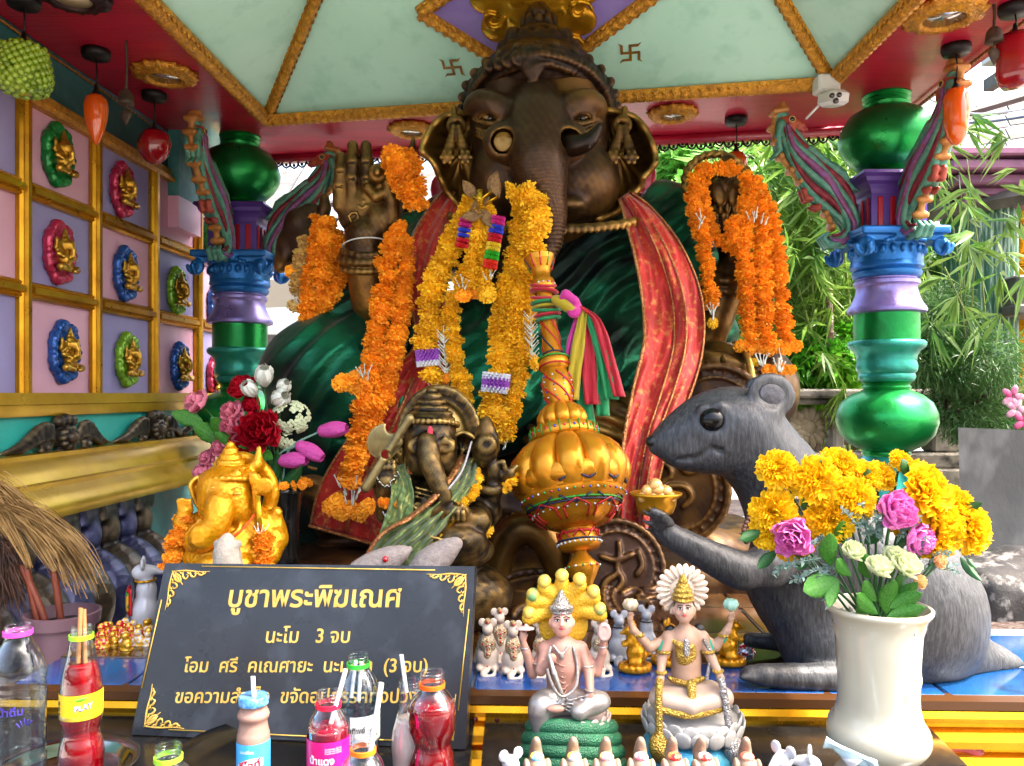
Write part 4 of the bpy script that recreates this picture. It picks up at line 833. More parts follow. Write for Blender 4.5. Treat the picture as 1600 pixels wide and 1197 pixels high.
for sx, ex in ((-1, 764), (1, 908)):
    h.E(ex, 183, 92, 18, 6, 9, rot=(0, -sx*.25, 0), op=1, k=6); h.E(ex, 183, 80, 9, 5.5, 9, k=2)
    h.L([(ex-sx*22, 190, 92), (ex-sx*8, 176, 95), (ex+sx*10, 175, 87), (ex+sx*24, 186, 73)], [2, 3, 3, 2], n=10, k=3); h.L([(ex-sx*20, 192, 92), (ex, 193, 89), (ex+sx*22, 188, 75)], [2.5, 3.5, 2], n=8, k=3)
    h.L([(ex-sx*30, 178, 90), (ex-sx*12, 160, 90), (ex+sx*14, 156, 80), (ex+sx*32, 172, 56)], [2, 4, 4, 2], n=12, k=22)
    for j in range(3): h.L([(ex-sx*16, 200+j*7, 93), (ex+sx*2, 205+j*7, 89), (ex+sx*20, 200+j*6, 74)], 1.8, n=7, k=3)
h.E(890, 322, 62, 24, 12, 22); h.E(820, 322, 62, 20, 12, 20)
trk = spl([tuple(A_.q(*p)) for p in [(838, 150, 75), (840, 205, 98), (842, 250, 112), (848, 295, 110), (858, 340, 100), (855, 385, 92), (835, 412, 96)]], 90)
def hd(V, n):
    out = .0012*fbm(V, 60); sel = np.where((np.abs(V[:, 0]-A_.q(848, 0).x) < .1) & (V[:, 1] < A_.q(0, 0, 70).y))[0]
    if len(sel):
        d = np.linalg.norm(V[sel][:, None, :]-trk[None], axis=2); i = d.argmin(1); u = i/90*44
        # finer arc parameter from projection
        w_ = np.clip((.085-d.min(1))/.03, 0, 1)*np.clip((i-6)/12, 0, 1); z = V[sel][:, 2]; out[sel] += w_*.0014*np.sin(z*700+3*np.sin(z*31)+1.2*np.sin(V[sel][:, 0]*70+z*20))
    return out
ob('head', h.go(disp=hd), BRZ, G)
EYB = M('dark_bronze_eye', '#1c140c', .25, .5, edge=('#a07838', .5, .6), coat=.3)
for sx, ex in ((-1, 764), (1, 908)):
    ey = ob('eye', TR(ball((0, 0, 0), (.021, .012, .0115), 20, 12, rot=(0, -sx*.2, 0)), A_.q(ex, 184, 84-(sx > 0)*3)), EYB, G); ob('pupil', ball(A_.q(ex+2, 184, 89-(sx > 0)*3), (.0075, .004, .0075), 12, 8), M('eye_pupil_black', '#060504', .15, coat=.6), ey)
    ob('eyelid', tube([A_.q(ex-sx*15, 188, 88), A_.q(ex-sx*4, 176, 94), A_.q(ex+sx*8, 177, 88), A_.q(ex+sx*17, 188, 74)], [.003, .006, .006, .003], 8, seg=14), BRZ, G)
q = A_.q(786, 222, 118); cut = thing  # broken tusk stub and whole tusk
tk = ob('broken_tusk', tube([A_.q(790, 222, 88), q], [.027, .026], 20), BRZ, G); ob('cut_face', TR(lathe([(.0245, 0), (.0235, .003), (.01, .0045)], 24, fn=lambda a, t, z: 1+.04*math.sin(3*a)), q, toward((-.1, -1, 0))), M('pale_tusk_core', '#b8955c', .7, 0, c2='#8c6a38', ns=40, bump=('n', 60, .5, .004)), tk)
TK = Fg(A_, .004, 3); TK.L([(884, 222, 95), (896, 228, 125), (918, 222, 140), (932, 205, 145), (938, 193, 148)], [17, 14.5, 11, 6, 2.5], n=16); ob('tusk', TK.go(), M('dark_horn_bronze', '#1c130e', .3, .5, c2='#2e2016', ns=18), G)
def fan(fr, hub, out, nr=10, wav=None, th=.012, ns=60):
    o = spl([p for p in out]+[out[0]], ns+1)[:ns]; V = []
    for j in range(nr+1):
        t = j/nr
        for i in range(ns):
            p = np.array(hub)*(1-t)+o[i]*t; d = p[2]+(wav(i/ns*2*math.pi, t) if wav else 0); V.append(tuple(fr.q(p[0], p[1], d)))
    Fq = [(j*ns+i, j*ns+(i+1) % ns, j*ns+ns+(i+1) % ns, j*ns+ns+i) for j in range(nr) for i in range(ns)]
    return thick((V3(V), Fq), th)
earL = [(752, 172, 10), (722, 172, 20), (690, 178, 28), (668, 200, 40), (654, 236, 48), (672, 256, 36), (684, 282, 20), (696, 305, 4), (720, 330, -6), (752, 335, 20), (760, 280, 20), (752, 230, 10)]
earR = [(940, 172, 10), (962, 176, 20), (992, 186, 30), (1012, 214, 40), (1022, 252, 46), (1004, 276, 36), (998, 292, 22), (985, 305, 14), (960, 332, 4), (930, 338, 16), (928, 285, 20), (938, 230, 10)]
wv = lambda a, t: -14*math.sin(t*math.pi)**1+10*(t > .85)*(t-.85)/.15+2.5*math.sin(a*14)*t
ob('ear', fan(A_, (722, 235, 6), earL, 16, wv, .014, 90), BRG, G); ob('ear', fan(A_, (966, 240, 6), earR, 16, wv, .014, 90), BRG, G)
for cx, sg in ((713, -1), (972, 1)):
    er = Fg(A_, .0036, 3)
    er.L([(cx+sg*4, 170, 40), (cx+sg*2, 188, 44)], 5); er.ring(cx, 196, 44, 11, 4)
    for dx in (-13, 13):
        for j in range(7): er.E(cx+dx*(.3+j*.12), 200+j*7, 46, 5+j*.9, 5.5, 6)
        er.E(cx+dx*1.1, 246, 48, 9, 8, 8)
        for k in range(6): er.E(cx+dx*1.1+9*math.cos(k*1.05), 246+9*math.sin(k*1.05), 52, 3.5, 3.5, 3)
    ob('earring', er.go(), BRG, G)
# crown
CRB = M('dark_crown_bronze', '#2c1c12', .42, .5, c2='#1a100a', ns=12, edge=('#a07038', .5, .6, 10), bumps=[('n', 70, .3, .003)])
c = Fg(A_, .0042, 4)
bp = [(735, 178, -20), (743, 142, 30), (768, 112, 62), (803, 94, 88), (842, 87, 98), (882, 94, 88), (918, 112, 62), (942, 142, 30), (950, 180, -20)]
c.L(bp, 12, n=30); sm = spl(bp, 46)
for i, p in enumerate(sm):
    dx, dy = (p[0]-842)/115, (p[1]-190)/110
    c.E(p[0]+dx*4, p[1]+dy*4+1, p[2]+13, 4.6, 4.6, 4); c.E(p[0]-dx*13, p[1]-dy*13, p[2]+8, 3.2, 3.2, 3.2)
    if i % 3 == 1: c.E(p[0]+dx*17, p[1]+dy*17, p[2]-2, 8, 8, 6)
c.L([(p[0]+(p[0]-842)*.09, p[1]+(p[1]-190)*.09, p[2]-6) for p in bp], 6, n=30); c.L([(p[0]-(p[0]-842)*.13, p[1]-(p[1]-190)*.12, p[2]+4) for p in bp], 4, n=30)
c.E(842, 122, 15, 90, 48, 86)
c.E(832, 98, 100, 18, 24, 12); c.E(832, 124, 96, 9, 16, 9); c.E(832, 80, 98, 14, 12, 12)
for sx in (-1, 1):
    for k in range(4): c.ring(832+sx*(22+k*15), 92+k*3.5, 102-k*7, 8-k*.6, 3, n=9)
for (cy, r, hh, n_) in ((86, 57, 24, 15), (62, 43, 20, 12)):
    for i in range(n_):
        a = 2*math.pi*i/n_; c.E(842+r*math.sin(a), cy, 15+r*.85*math.cos(a), 11, hh, 8); c.E(842+r*1.04*math.sin(a), cy+hh*.25, 15+r*.9*math.cos(a), 5, 9, 6, k=1)
c.E(842, 84, 15, 52, 32, 48); c.E(842, 58, 15, 36, 16, 34)
c.E(842, 44, 15, 25, 12, 24)
for i in range(10): a = 2*math.pi*i/10; c.E(842+24*math.sin(a), 34, 15+22*math.cos(a), 7, 14, 6)
c.E(842, 24, 15, 20, 16, 20); c.E(842, 13, 15, 14, 9, 14)
ob('crown', c.go(disp=lambda V, n: .0014*fbm(V, 170)), CRB, G)
# torso, neck folds, arms
B_ = Fr(2.75); t = Fg(B_, .009, 20)
t.E(850, 400, 0, 150, 90, 95); t.E(850, 560, 30, 190, 150, 130); t.L([(850, 330, 0), (850, 380, 0)], [80, 100]); t.L([(985, 350, 0), (1060, 400, 10), (1085, 520, 30)], [50, 48, 42]); t.L([(700, 350, 0), (640, 420, 40), (610, 470, 80)], [48, 46, 40])
ob('torso', t.go(disp=lambda V, n: .003*fbm(V, 14)), BRZ, G)
nk = Fg(Fr(2.42), .0046, 4)
for j, r in enumerate((112,)):
    pts = [(855+r*math.cos(a)*1.35, 336+j*15-r*.18*math.sin(a), 55+r*.5*abs(math.sin(a))) for a in np.linspace(math.pi, 2*math.pi, 20)]; nk.L(pts, 5)
    for p in spl(pts, 34): nk.E(p[0], p[1]+5, p[2]+3, 4.5, 5.5, 4)
ob('necklace', nk.go(), BRG, G)
# raised open hand with Om on the palm
Hn = Fr(2.25); a = Fg(Hn, .0034, 5)
a.E(572, 335, 0, 44, 38, 17); a.E(560, 320, 4, 34, 26, 14); a.E(593, 345, 8, 24, 30, 16); a.E(572, 368, 0, 34, 22, 20); a.L([(572, 370, -2), (572, 408, -6), (588, 470, -30)], [32, 33, 40])
for pts in ([(532, 322, 4), (531, 292, 7), (533, 268, 9), (533, 246, 6)], [(552, 312, 5), (550, 280, 9), (551, 254, 10), (551, 228, 7)], [(574, 310, 5), (574, 280, 9), (573, 254, 10), (572, 228, 7)]):
    a.L(pts, [12, 11.5, 10.5, 8.5], k=3)
    for i in (1, 2): x, y, d = pts[i]; a.L([(x-8, y, d+10), (x+8, y, d+10)], 1.6, op=1, k=1.5)
a.L([(593, 315, 4), (597, 285, 12), (593, 268, 26)], [12, 11, 9.5], k=3); a.L([(612, 345, 8), (612, 312, 16), (606, 285, 22)], [13, 11, 8.5], k=3)
a.ring(591, 270, 30, 10, 3.4); a.L([(590, 270, 20), (590, 270, 38)], 5); a.L([(576, 295, 18), (588, 308, 20), (602, 302, 20)], 8, k=3)
OMP = ([(548, 345, 17), (545, 336, 18), (556, 332, 19), (560, 340, 19), (554, 346, 19), (563, 350, 19), (564, 360, 18), (553, 364, 17), (543, 358, 16)], [(558, 345, 19), (570, 342, 19), (574, 350, 19), (570, 358, 18)], [(560, 322, 18), (566, 326, 18), (573, 321, 18)], [(567, 314, 18), (568, 315, 18)])
for pts in OMP: a.L(pts, 1.8, n=12 if len(pts) > 2 else None, k=1)
hand = ob('raised_hand', a.go(disp=lambda V, n: .0006*fbm(V, 90)), BRG, G)
b = Fg(Hn, .0036, 3)
for j, (y, r) in enumerate(((392, 36), (404, 39), (418, 37))): b.ring(572, y, -4, r, 5+(j == 1)*2, ry=7, dz=-34, n=24)
for i in range(20): th = i*math.pi/10; b.E(572+41*math.cos(th), 404-7*math.sin(th), -4-34*math.sin(th), 4, 5, 4)
ob('bracelet', b.go(), BRG, G)
tag(ob('white_thread', TR(tube([(math.cos(t_)*.0655, math.sin(t_)*.062, .012*math.cos(t_+1)) for t_ in np.linspace(0, 6.28, 40)], .0022, 6), Hn.q(572, 384, -4)), M('white_cotton_thread', '#c8c4bc', .8)), 'white cotton thread tied round the raised bronze wrist', 'thread')
b = Fg(Fr(2.6), .006, 6)      # rear left arm with attribute
b.L([(440, 412, 0), (455, 380, 5), (470, 350, 5), (485, 335, 5)], [12, 20, 24, 18]); b.L([(500, 350, 8), (508, 325, 14), (507, 310, 14)], [12, 9, 7]); b.L([(480, 380, 0), (560, 460, -20), (650, 420, -30)], [34, 38, 40]); b.E(448, 395, 8, 16, 22, 16); b.E(438, 418, 8, 9, 9, 9)
b.L([(640, 300, -20), (643, 250, -10), (646, 215, 0)], [14, 10, 3]); b.L([(640, 300, -20), (600, 400, -20)], [14, 12])
ob('rear_arm', b.go(disp=lambda V, n: .002*fbm(V, 60)), BRZ, G)
# right rear arm with lotus and noose
Rn = Fr(2.4); r = Fg(Rn, .0045, 5)
r.L([(1085, 560, -30), (1112, 500, -8), (1138, 440, 0)], [38, 32, 30]); r.ring(1140, 432, 0, 30, 6, ry=8, dz=-26); r.ring(1138, 448, 0, 31, 4, ry=8, dz=-26)
r.L([(1140, 430, 0), (1146, 400, 2), (1142, 372, 4)], [22, 20, 26]); r.E(1140, 360, 8, 30, 26, 18)
for k in range(4): r.L([(1118+k*14, 362, 20), (1116+k*15, 338, 26), (1124+k*11, 325, 18)], [8, 7, 6], k=2)
ob('lotus_arm', r.go(disp=lambda V, n: .0008*fbm(V, 60)), BRG, G)
l = Fg(Rn, .0036, 2)
for i in range(16):
    for (y0, hh, rr, w_, tl) in ((288, 30, 26, 13, .0), (300, 22, 34, 12, .35)):
        th = i*math.pi*2/8+(tl > 0)*.39
        if i < 8: l.E(1137+rr*math.sin(th), y0, 14+rr*.8*math.cos(th), w_, hh, 6, rot=(0, (tl+.15)*math.sin(th), 0), k=1)
l.E(1137, 292, 14, 22, 26, 20); l.E(1137, 330, 12, 14, 18, 14); l.E(1137, 255, 14, 12, 14, 10)
for i in range(12): th = i*math.pi/6; l.E(1137+22*math.sin(th), 322, 14+18*math.cos(th), 5, 12, 4)
ob('lotus', l.go(), BRG, G)
ob('noose_ring', tube([Rn.q(1118+48*math.cos(u), 285-44*math.sin(u), -14+8*math.sin(2*u)) for u in np.linspace(-.3, math.pi+.6, 90)], .0125, 10, fn=lambda an, t: 1+.16*np.sin(an*2+t*90)), BRG, G)
# legs and base
D_ = Fr(2.3); g = Fg(D_, .0075, 10)
g.L([(1130, 600, -40), (1040, 660, 0), (930, 680, 20), (860, 690, 30)], [70, 68, 52, 40], n=14); g.E(945, 670, 20, 90, 46, 60); g.L([(980, 690, 10), (960, 800, 0), (930, 880, 0)], [55, 50, 45])
g.L([(480, 690, -30), (540, 800, 0), (600, 850, 10)], [60, 52, 42]); g.E(560, 856, 10, 70, 24, 50); g.L([(600, 860, 0), (820, 880, 10)], [34, 40])
ob('legs', g.go(disp=lambda V, n: .006*np.sin(V[:, 2]*150+V[:, 0]*55+2*np.sin(V[:, 0]*18))*np.clip((V[:, 2]-1.2)*10, 0, 1)), BRG, G)
base = Fg(Fr(2.45), .014, 12); base.b(Fr(2.45).q(830, 900, 0), (.78, .46, .13), rd=.05); base.E(830, 800, -30, 300, 130, 90); base.E(700, 860, 60, 200, 60, 90); base.E(1000, 870, 70, 180, 60, 90); base.L([(420, 905, 60), (1240, 905, 60)], 34)
ob('base', base.go(disp=lambda V, n: .008*fbm(V, 22)), BRZ, G)
rb = Fg(Fr(1.95), .0042, 4)       # ribbed coil beside the mace
arch = spl([(768, 950, 0), (775, 885, 8), (795, 838, 14), (828, 826, 16), (858, 850, 14), (878, 895, 8), (895, 945, 0)], 44)
rb.L([tuple(p) for p in arch], 24)
for i, p in enumerate(arch): a_ = math.pi*i/43; rb.L([(p[0]+math.cos(a_)*(-26), p[1]-math.sin(a_)*26, p[2]+2), (p[0]-math.cos(a_)*(-18), p[1]+math.sin(a_)*18, p[2]+16)], 3.6, k=1.5)
ob('ribbed_tail', rb.go(), BRG, G)
# red throne scrolls peeping behind the ears
TH = Fg(Fr(2.9), .008, 8); TH.E(696, 296, 0, 24, 28, 12); TH.E(1000, 272, 0, 26, 32, 12); TH.E(850, 330, -10, 150, 90, 12); tag(ob('throne_back', TH.go(), M('crimson_throne_lacquer', '#b01238', .3, .1, coat=.4)), 'crimson scalloped throne back peeping out behind the bronze elephant ears', 'throne')
# coins
def coin(x, y, Y, R, lab, rot, sym):
    c0 = P(x, y, Y); s = Sd(.0042, .004); k = R*Y/F; r = Euler(rot).to_matrix()
    w2 = lambda u, v, o: c0+r @ Vector((u*k, -o, v*k))
    s.add(c0-Vector((k, k, k)), c0+Vector((k, k, k)), (lambda p: (lambda qq: np.maximum(np.hypot(qq[..., 0], qq[..., 2])-k, np.abs(qq[..., 1])-.018))((p-np.array(c0)) @ np.array(r))), 0)
    for rr, th in ((.95, .009), (.74, .004)): s.path([w2(math.cos(a)*rr, math.sin(a)*rr, .019) for a in np.linspace(0, 6.2832, 36)], th*min(1, k*7))
    for pts in sym: s.path([w2(u, v, .02) for u, v in pts], .0062, n=16)
    for i in range(26): a = i*.2417; s.e(w2(math.cos(a)*.84, math.sin(a)*.84, .018), .005)
    return tag(ob('bronze_coin', s.go(disp=lambda V, n: .0008*fbm(V, 90)), BRZ), lab, 'bronze coin', 'giant bronze coins heaped around the statue')
OM = [[(-.45, .3), (-.2, .42), (-.05, .25), (-.2, .08), (0, -.1), (-.15, -.35), (-.5, -.25)], [(-.08, .05), (.2, .1), (.35, -.05), (.25, -.25)], [(.05, .45), (.2, .36), (.4, .48)]]
FG_ = [[(0, .5), (.02, .3), (-.02, .0), (.1, -.25), (-.05, -.5)], [(-.35, .2), (-.05, .15), (.3, .3)], [(0, -.1), (-.25, -.3), (-.3, -.5)], [(.42, .35), (.5, .1), (.4, -.1)]]
coin(1118, 650, 2.16, 82, 'giant bronze coin standing behind the head of the grey mouse', (0, .1, -.35), FG_)
coin(1052, 762, 2.05, 88, 'giant bronze coin with an Om sign behind the bowl of golden sweets', (.1, .2, -.3), OM)
coin(962, 888, 1.9, 76, 'giant bronze coin with a dancing figure just right of the mace tip', (-.25, .1, .1), FG_)
coin(1010, 950, 1.84, 74, 'giant bronze coin lying almost flat behind the lotus throne figurine', (-1.15, 0, .2), OM)
coin(835, 948, 1.83, 84, 'giant bronze coin lying flat under the tip of the golden mace', (-1.2, 0, -.2), FG_)
s = Sd(.005, .006); f_ = Fr(2.36); bol = thing('bolster', 'bronze round bolster with beaded rings beside the green silk elbow', 'bolster', f_.q(1140, 640))
s.path([f_.q(1060, 660, 0), f_.q(1170, 610, -20)], .145); s.path([f_.q(1150, 620, 10), f_.q(1190, 600, -60)], .11)
ob('cushion', s.go(disp=lambda V, n: .001*np.sin(V[:, 0]*130)), BRZ, bol); o = []
for j, (x, y, rr) in enumerate(((1098, 640, 78), (1116, 630, 80), (1150, 612, 74))):
    pts = [f_.q(x+rr*math.cos(a)*.35, y-rr*math.sin(a), 10+rr*math.cos(a)) for a in np.linspace(0, 6.28, 40)]; o.append(tube(pts, .011, 8)); 
    if j == 1: o += [ball(p, .012, 8, 6) for p in pts[::1]]
ob('beaded_ring', J(*o), BRG, bol)
# green silk wrap
gc = Fg(Fr(2.6), .0078, 22)
gc.E(850, 470, 10, 190, 135, 100); gc.E(850, 580, 40, 220, 120, 110); gc.E(780, 640, 90, 200, 72, 80); gc.E(985, 600, 50, 100, 90, 60)
gc.E(1040, 378, 10, 74, 82, 62); gc.L([(1048, 352, 10), (1088, 440, 15), (1104, 530, 20)], [54, 52, 46]); gc.E(1030, 560, 40, 90, 70, 60); gc.L([(880, 420, 30), (960, 380, 30), (1040, 340, 10)], [60, 70, 50])
gc.E(530, 590, 110, 112, 92, 100); gc.E(620, 560, 60, 140, 130, 100); gc.E(480, 690, 110, 62, 90, 70); gc.L([(470, 700, 110), (456, 790, 105), (455, 868, 100)], [46, 38, 30]); gc.L([(540, 690, 120), (510, 800, 110), (500, 830, 100)], [70, 50, 34])
gc.L([(700, 370, 10), (630, 430, 50), (585, 480, 80), (540, 520, 80)], [46, 52, 62, 60]); gc.E(655, 365, -20, 40, 40, 40); gc.L([(600, 640, 130), (600, 760, 120)], [80, 50])
gc.L([(880, 352, 90), (905, 372, 60)], 8)
def ccut(X, Y, Z):    # neckline: bare chest above the line rising to the right shoulder
    px = X/2.45*F+CX; py = CY-(Z-H)/2.45*F
    return np.where((px > 690) & (px < 1010), (478-(px-690)*.56-py)*.002, -1)
def cfold(V, n):
    px = V[:, 0]/V[:, 1]*F+CX; py = CY-(V[:, 2]-H)/V[:, 1]*F
    left = 1/(1+np.exp((px-640)/30)); r1 = np.hypot(px-700, py-440); a1 = np.arctan2(py-440, px-700)
    f1 = np.sin(a1*19+r1*.012+1.6*np.sin(r1*.021+a1*5))*np.clip(r1/200, .2, 1); u = (px-640)*.55+(py-330)*.83
    f2 = np.sin(u*.07+2.2*np.sin(px*.011+py*.006)+1.1*np.sin(py*.017)+.8*np.sin(px*.037-py*.02)); f3 = np.sin(u*.21+2*np.sin(px*.02))
    return ((.005*f1+.005*(1-2*np.abs(f1)))*left+(.006*f2+.005*(1-2*np.abs(f2))+.003*f3)*(1-left))*(1-.6*((py > 690) & (px < 640)))+.0012*fbm(V, 70)
clt = ob('silk_wrap', gc.go(cut=ccut, disp=cfold), GSILK); tag(clt, 'dark green shot silk cloth wrapped round the bronze statue', 'cloth')
def ribbon(name, fr, pts, nu=26, nv=60, pl=4, am=6, th=.004, mt=RSILK, par=None, ph=0):      # pts: px,py,d,halfwidth,tilt
    q_ = spl(pts, nv); tg = np.gradient(q_[:, :2], axis=0); tg /= np.linalg.norm(tg, axis=1)[:, None]+1e-9; nr = np.stack([-tg[:, 1], tg[:, 0]], 1)
    def fn(u, v):
        j = min(nv-1, int(round(v*(nv-1)))); s_ = u*2-1; x = q_[j, 0]+nr[j, 0]*q_[j, 3]*s_; y = q_[j, 1]+nr[j, 1]*q_[j, 3]*s_
        return fr.q(x, y, q_[j, 2]+am*math.cos(s_*math.pi*pl/2+ph+v*1.5)+am*.45*math.sin(s_*9+v*13)+am*.3*math.sin(s_*17-v*31)+am*.25*math.sin(v*57+s_*5)+(q_[j, 4] if q_.shape[1] > 4 else 0)*s_)
    m = grid(fn, nu, nv); o = ob(name, thick(m, th), mt, par)
    return o, fn
def hems(fn, nv, par, w_=.012, es=(0, 1)):
    for e in es:
        pts = [fn(e, j/(nv-1))+Vector((0, -.004, 0)) for j in range(nv)]; ob('hem', tube(pts, w_*.5, 6, flat=.5), HEM, par)
f1 = Fr(2.28); sc_l = thing('brocade_scarf', 'red and gold brocade scarf falling from the neck over the left knee of the statue', 'scarf', f1.q(650, 500), 'brocade scarves on the statue')
_, fn = ribbon('scarf_cloth', f1, [(712, 300, -60, 16, 0), (690, 345, -30, 28, 0), (672, 400, 0, 34, 0), (668, 470, 20, 26, 0), (672, 540, 40, 24, 0), (655, 600, 60, 46, 0), (620, 690, 72, 66, 0), (575, 780, 72, 76, 0), (556, 842, 66, 74, 0)], 30, 70, 3, 7, par=sc_l); hems(fn, 70, sc_l)
ob('hem', tube([fn(u, .995)+Vector((0, -.004, 0)) for u in np.linspace(0, 1, 30)], .012, 6, flat=.4), HEM, sc_l)
for u in (.25, .62): ob('hem', tube([fn(u, v)+Vector((0, -.006, 0)) for v in np.linspace(.55, .99, 30)], .005, 6, flat=.5), HEM, sc_l)
f2 = Fr(2.3); sc_r = thing('brocade_scarf', 'red and gold brocade scarf hanging from the statue shoulder down behind the mouse head', 'scarf', f2.q(1040, 500), 'brocade scarves on the statue')
_, fn = ribbon('scarf_cloth', f2, [(975, 305, 0, 10, 0), (1000, 340, 20, 24, 0), (1030, 400, 42, 38, 0), (1050, 470, 54, 46, 0), (1052, 540, 92, 46, 0), (1034, 610, 125, 44, 0), (1012, 680, 160, 36, 0), (1000, 745, 170, 30, 0), (990, 830, 160, 26, 0)], 30, 70, 3, 7, par=sc_r, ph=1); hems(fn, 70, sc_r)
for u in (.3, .5): ob('hem', tube([fn(u, v)+Vector((0, -.007, 0)) for v in np.linspace(.12, .95, 40)], .004, 6, flat=.5), HEM, sc_r)
# ---------- marigold garlands
MO = M('orange_marigold', '#ff9a18', .55, 0, c2='#ffb434', ns=60, rand=.16, sss=.1, transl=.12, spec=.25); MY = M('yellow_marigold', '#fcbe10', .55, 0, c2='#ffd63c', ns=60, rand=.15, sss=.1, transl=.12, spec=.25)
MP = M('pale_marigold', '#dcae50', .6, 0, c2='#e8c880', ns=60, rand=.15, transl=.1)
WHT = M('jasmine_white', '#dcdcd0', .5, 0, c2='#c4c8b0', ns=40, rand=.1, transl=.1)
def bloom(n=54, flat=.62, seed=0, spread=.5, pw=.34):
    r = np.random.default_rng(seed); V, Fc = [], []
    for i in range(n):
        z = 1-2*(i+.5)/n; a = i*2.39996+r.normal()*.15; s = math.sqrt(max(0, 1-z*z)); d = np.array([s*math.cos(a), s*math.sin(a), z*flat]); d = d/np.linalg.norm(d)
        L = (.92+r.uniform(-.12, .14))*(1 if abs(z) < .6 else .85); t = np.cross(d, (0, 0, 1)) if abs(d[2]) < .95 else np.array([1., 0, 0]); t /= np.linalg.norm(t)
        an = r.normal()*.4; b = np.cross(d, t); t, b = t*math.cos(an)+b*math.sin(an), b*math.cos(an)-t*math.sin(an)
        sq = np.array([1, 1, flat+.1]); k = len(V); w_ = pw*r.uniform(.8, 1.2)
        p = [d*L*.3, d*L*.78-t*w_*.6+b*.05, d*L*.85+b*r.uniform(-.12, .12), d*L*.78+t*w_*.6+b*.05, d*L-t*w_*.7+b*r.uniform(-.1, .1), d*L*1.03+b*r.uniform(-.18, .18), d*L+t*w_*.7+b*r.uniform(-.1, .1)]
        V += [tuple(q*sq) for q in p]; Fc += [(k, k+1, k+2), (k, k+2, k+3), (k+1, k+4, k+5, k+2), (k+2, k+5, k+6, k+3)]
    c = ball((0, 0, 0), (.6, .6, .6*flat+.05), 6, 4); k = len(V); V += [tuple(q) for q in c[0]]; Fc += [tuple(i+k for i in f) for f in c[1]]
    return V3(V), Fc
BL = {}
for nm, mt in (('o', MO), ('y', MY), ('p', MP)): 
    BL[nm] = []
    for k in range(4):
        me = mesh('marigold', bloom(92 if nm != 'y' else 105, .6, k, pw=.23 if nm != 'y' else .17), smooth=False); me.materials.append(mt); BL[nm].append(me)
def string(t, fr, pts, R, c='o', step=.62, jit=.12, cap=None):
    s = fr.s; p = spl(pts, 200); W_ = np.array([tuple(fr.q(*q)) for q in p]); L = np.concatenate([[0], np.cumsum(np.linalg.norm(np.diff(W_, axis=0), axis=1))]); n = max(1, int(L[-1]/(R*s*step)))
    for i in range(n):
        u = (i+.5)/n*L[-1]; c0 = np.array([np.interp(u, L, W_[:, a]) for a in range(3)]); c1 = np.array([np.interp(u+.004, L, W_[:, a]) for a in range(3)]); c2 = np.array([np.interp(u-.004, L, W_[:, a]) for a in range(3)])
        d = c1-c2; d = Vector(d)+Vector(rng.normal(size=3)*.0015); rr = R*s*rng.uniform(.82, 1.14)
        q = d.to_track_quat('Z', 'Y') @ Euler((rng.normal()*jit*2, rng.normal()*jit*2, rng.uniform(0, 6.3))).to_quaternion()
        inst('marigold', BL[c][rng.integers(4)], Vector(c0)+Vector(rng.normal(size=3)*R*s*.1), q.to_euler(), rr, t)
def flower(t, fr, x, y, d, R, c='o', face=(0, -1, 0)): inst('marigold', BL[c][rng.integers(4)], fr.q(x, y, d), (Vector(face)+Vector(rng.normal(size=3)*.3)).to_track_quat('Z', 'Y').to_euler(), R*fr.s, t)
def ringm(n=18):
    V, Fc = [], []
    for i in range(n):
        for l in range(3):
            a = 2*math.pi*(i+l*.33)/n; z = (l-1)*.3; d = Vector((math.cos(a), math.sin(a), z*.6)); m_ = ball(d*.8, (.26, .1, .12), 5, 3, rot=d.to_track_quat('X', 'Z').to_matrix()); k = len(V); V += [tuple(q) for q in m_[0]]; Fc += [tuple(j+k for j in f) for f in m_[1]]
    c = ball((0, 0, 0), (.75, .75, .35), 8, 5); k = len(V); V += [tuple(q) for q in c[0]]; Fc += [tuple(j+k for j in f) for f in c[1]]
    return V3(V), Fc
RG_ = {}
for nm, cc_ in (('pink', '#c8207c'), ('blue', '#2c3cc0'), ('red', '#c40c20'), ('green', '#2ca418'), ('violet', '#a050b8'), ('white', '#dcdce0'), ('yellow', '#d8b820'), ('scarlet', '#d82410')):
    me = mesh('flower_ring', ringm(), smooth=False); me.materials.append(M(nm+'_petal_ring', cc_, .6, 0, rand=.1)); RG_[nm] = me
def rings(t, fr, x0, y0, x1, y1, d, R, cols):
    n = len(cols); dv = fr.q(x1, y1, d)-fr.q(x0, y0, d)
    for i, c in enumerate(cols): u = (i+.5)/n; inst('flower_ring', RG_[c], fr.q(x0+(x1-x0)*u, y0+(y1-y0)*u, d), dv.to_track_quat('Z', 'Y').to_euler(), R*fr.s*rng.uniform(.95, 1.05), t)
def budm(): return lathe([(.04, -1), (.28, -.8), (.34, -.45), (.2, -.1), (.12, .5), (.16, .75), (.28, 1)], 8)
bdm = mesh('jasmine_bud', budm()); bdm.materials.append(WHT)
def jas(t, fr, x, y, d, n=7, L=34, sp=14, sz=9):
    for i in range(n): a = (i/(n-1)-.5) if n > 1 else 0; inst('jasmine_bud', bdm, fr.q(x+a*sp+rng.normal()*2, y+L*.5+rng.uniform(-L*.4, L*.4), d+rng.uniform(0, 6)), (rng.normal()*.25, a*1.0, 0), (sz*fr.s*.5, sz*fr.s*.5, sz*fr.s), t)
def jstr(t, fr, x0, y0, x1, y1, d, n):
    for i in range(n):
        u = i/(n-1)
        for k in range(3): inst('jasmine_bud', bdm, fr.q(x0+(x1-x0)*u+(k-1)*5, y0+(y1-y0)*u+rng.normal()*1.5, d+3*math.cos(k*2.1)), (rng.normal()*.3, (k-1)*.7, 0), (4*fr.s, 4*fr.s, 8*fr.s), t)
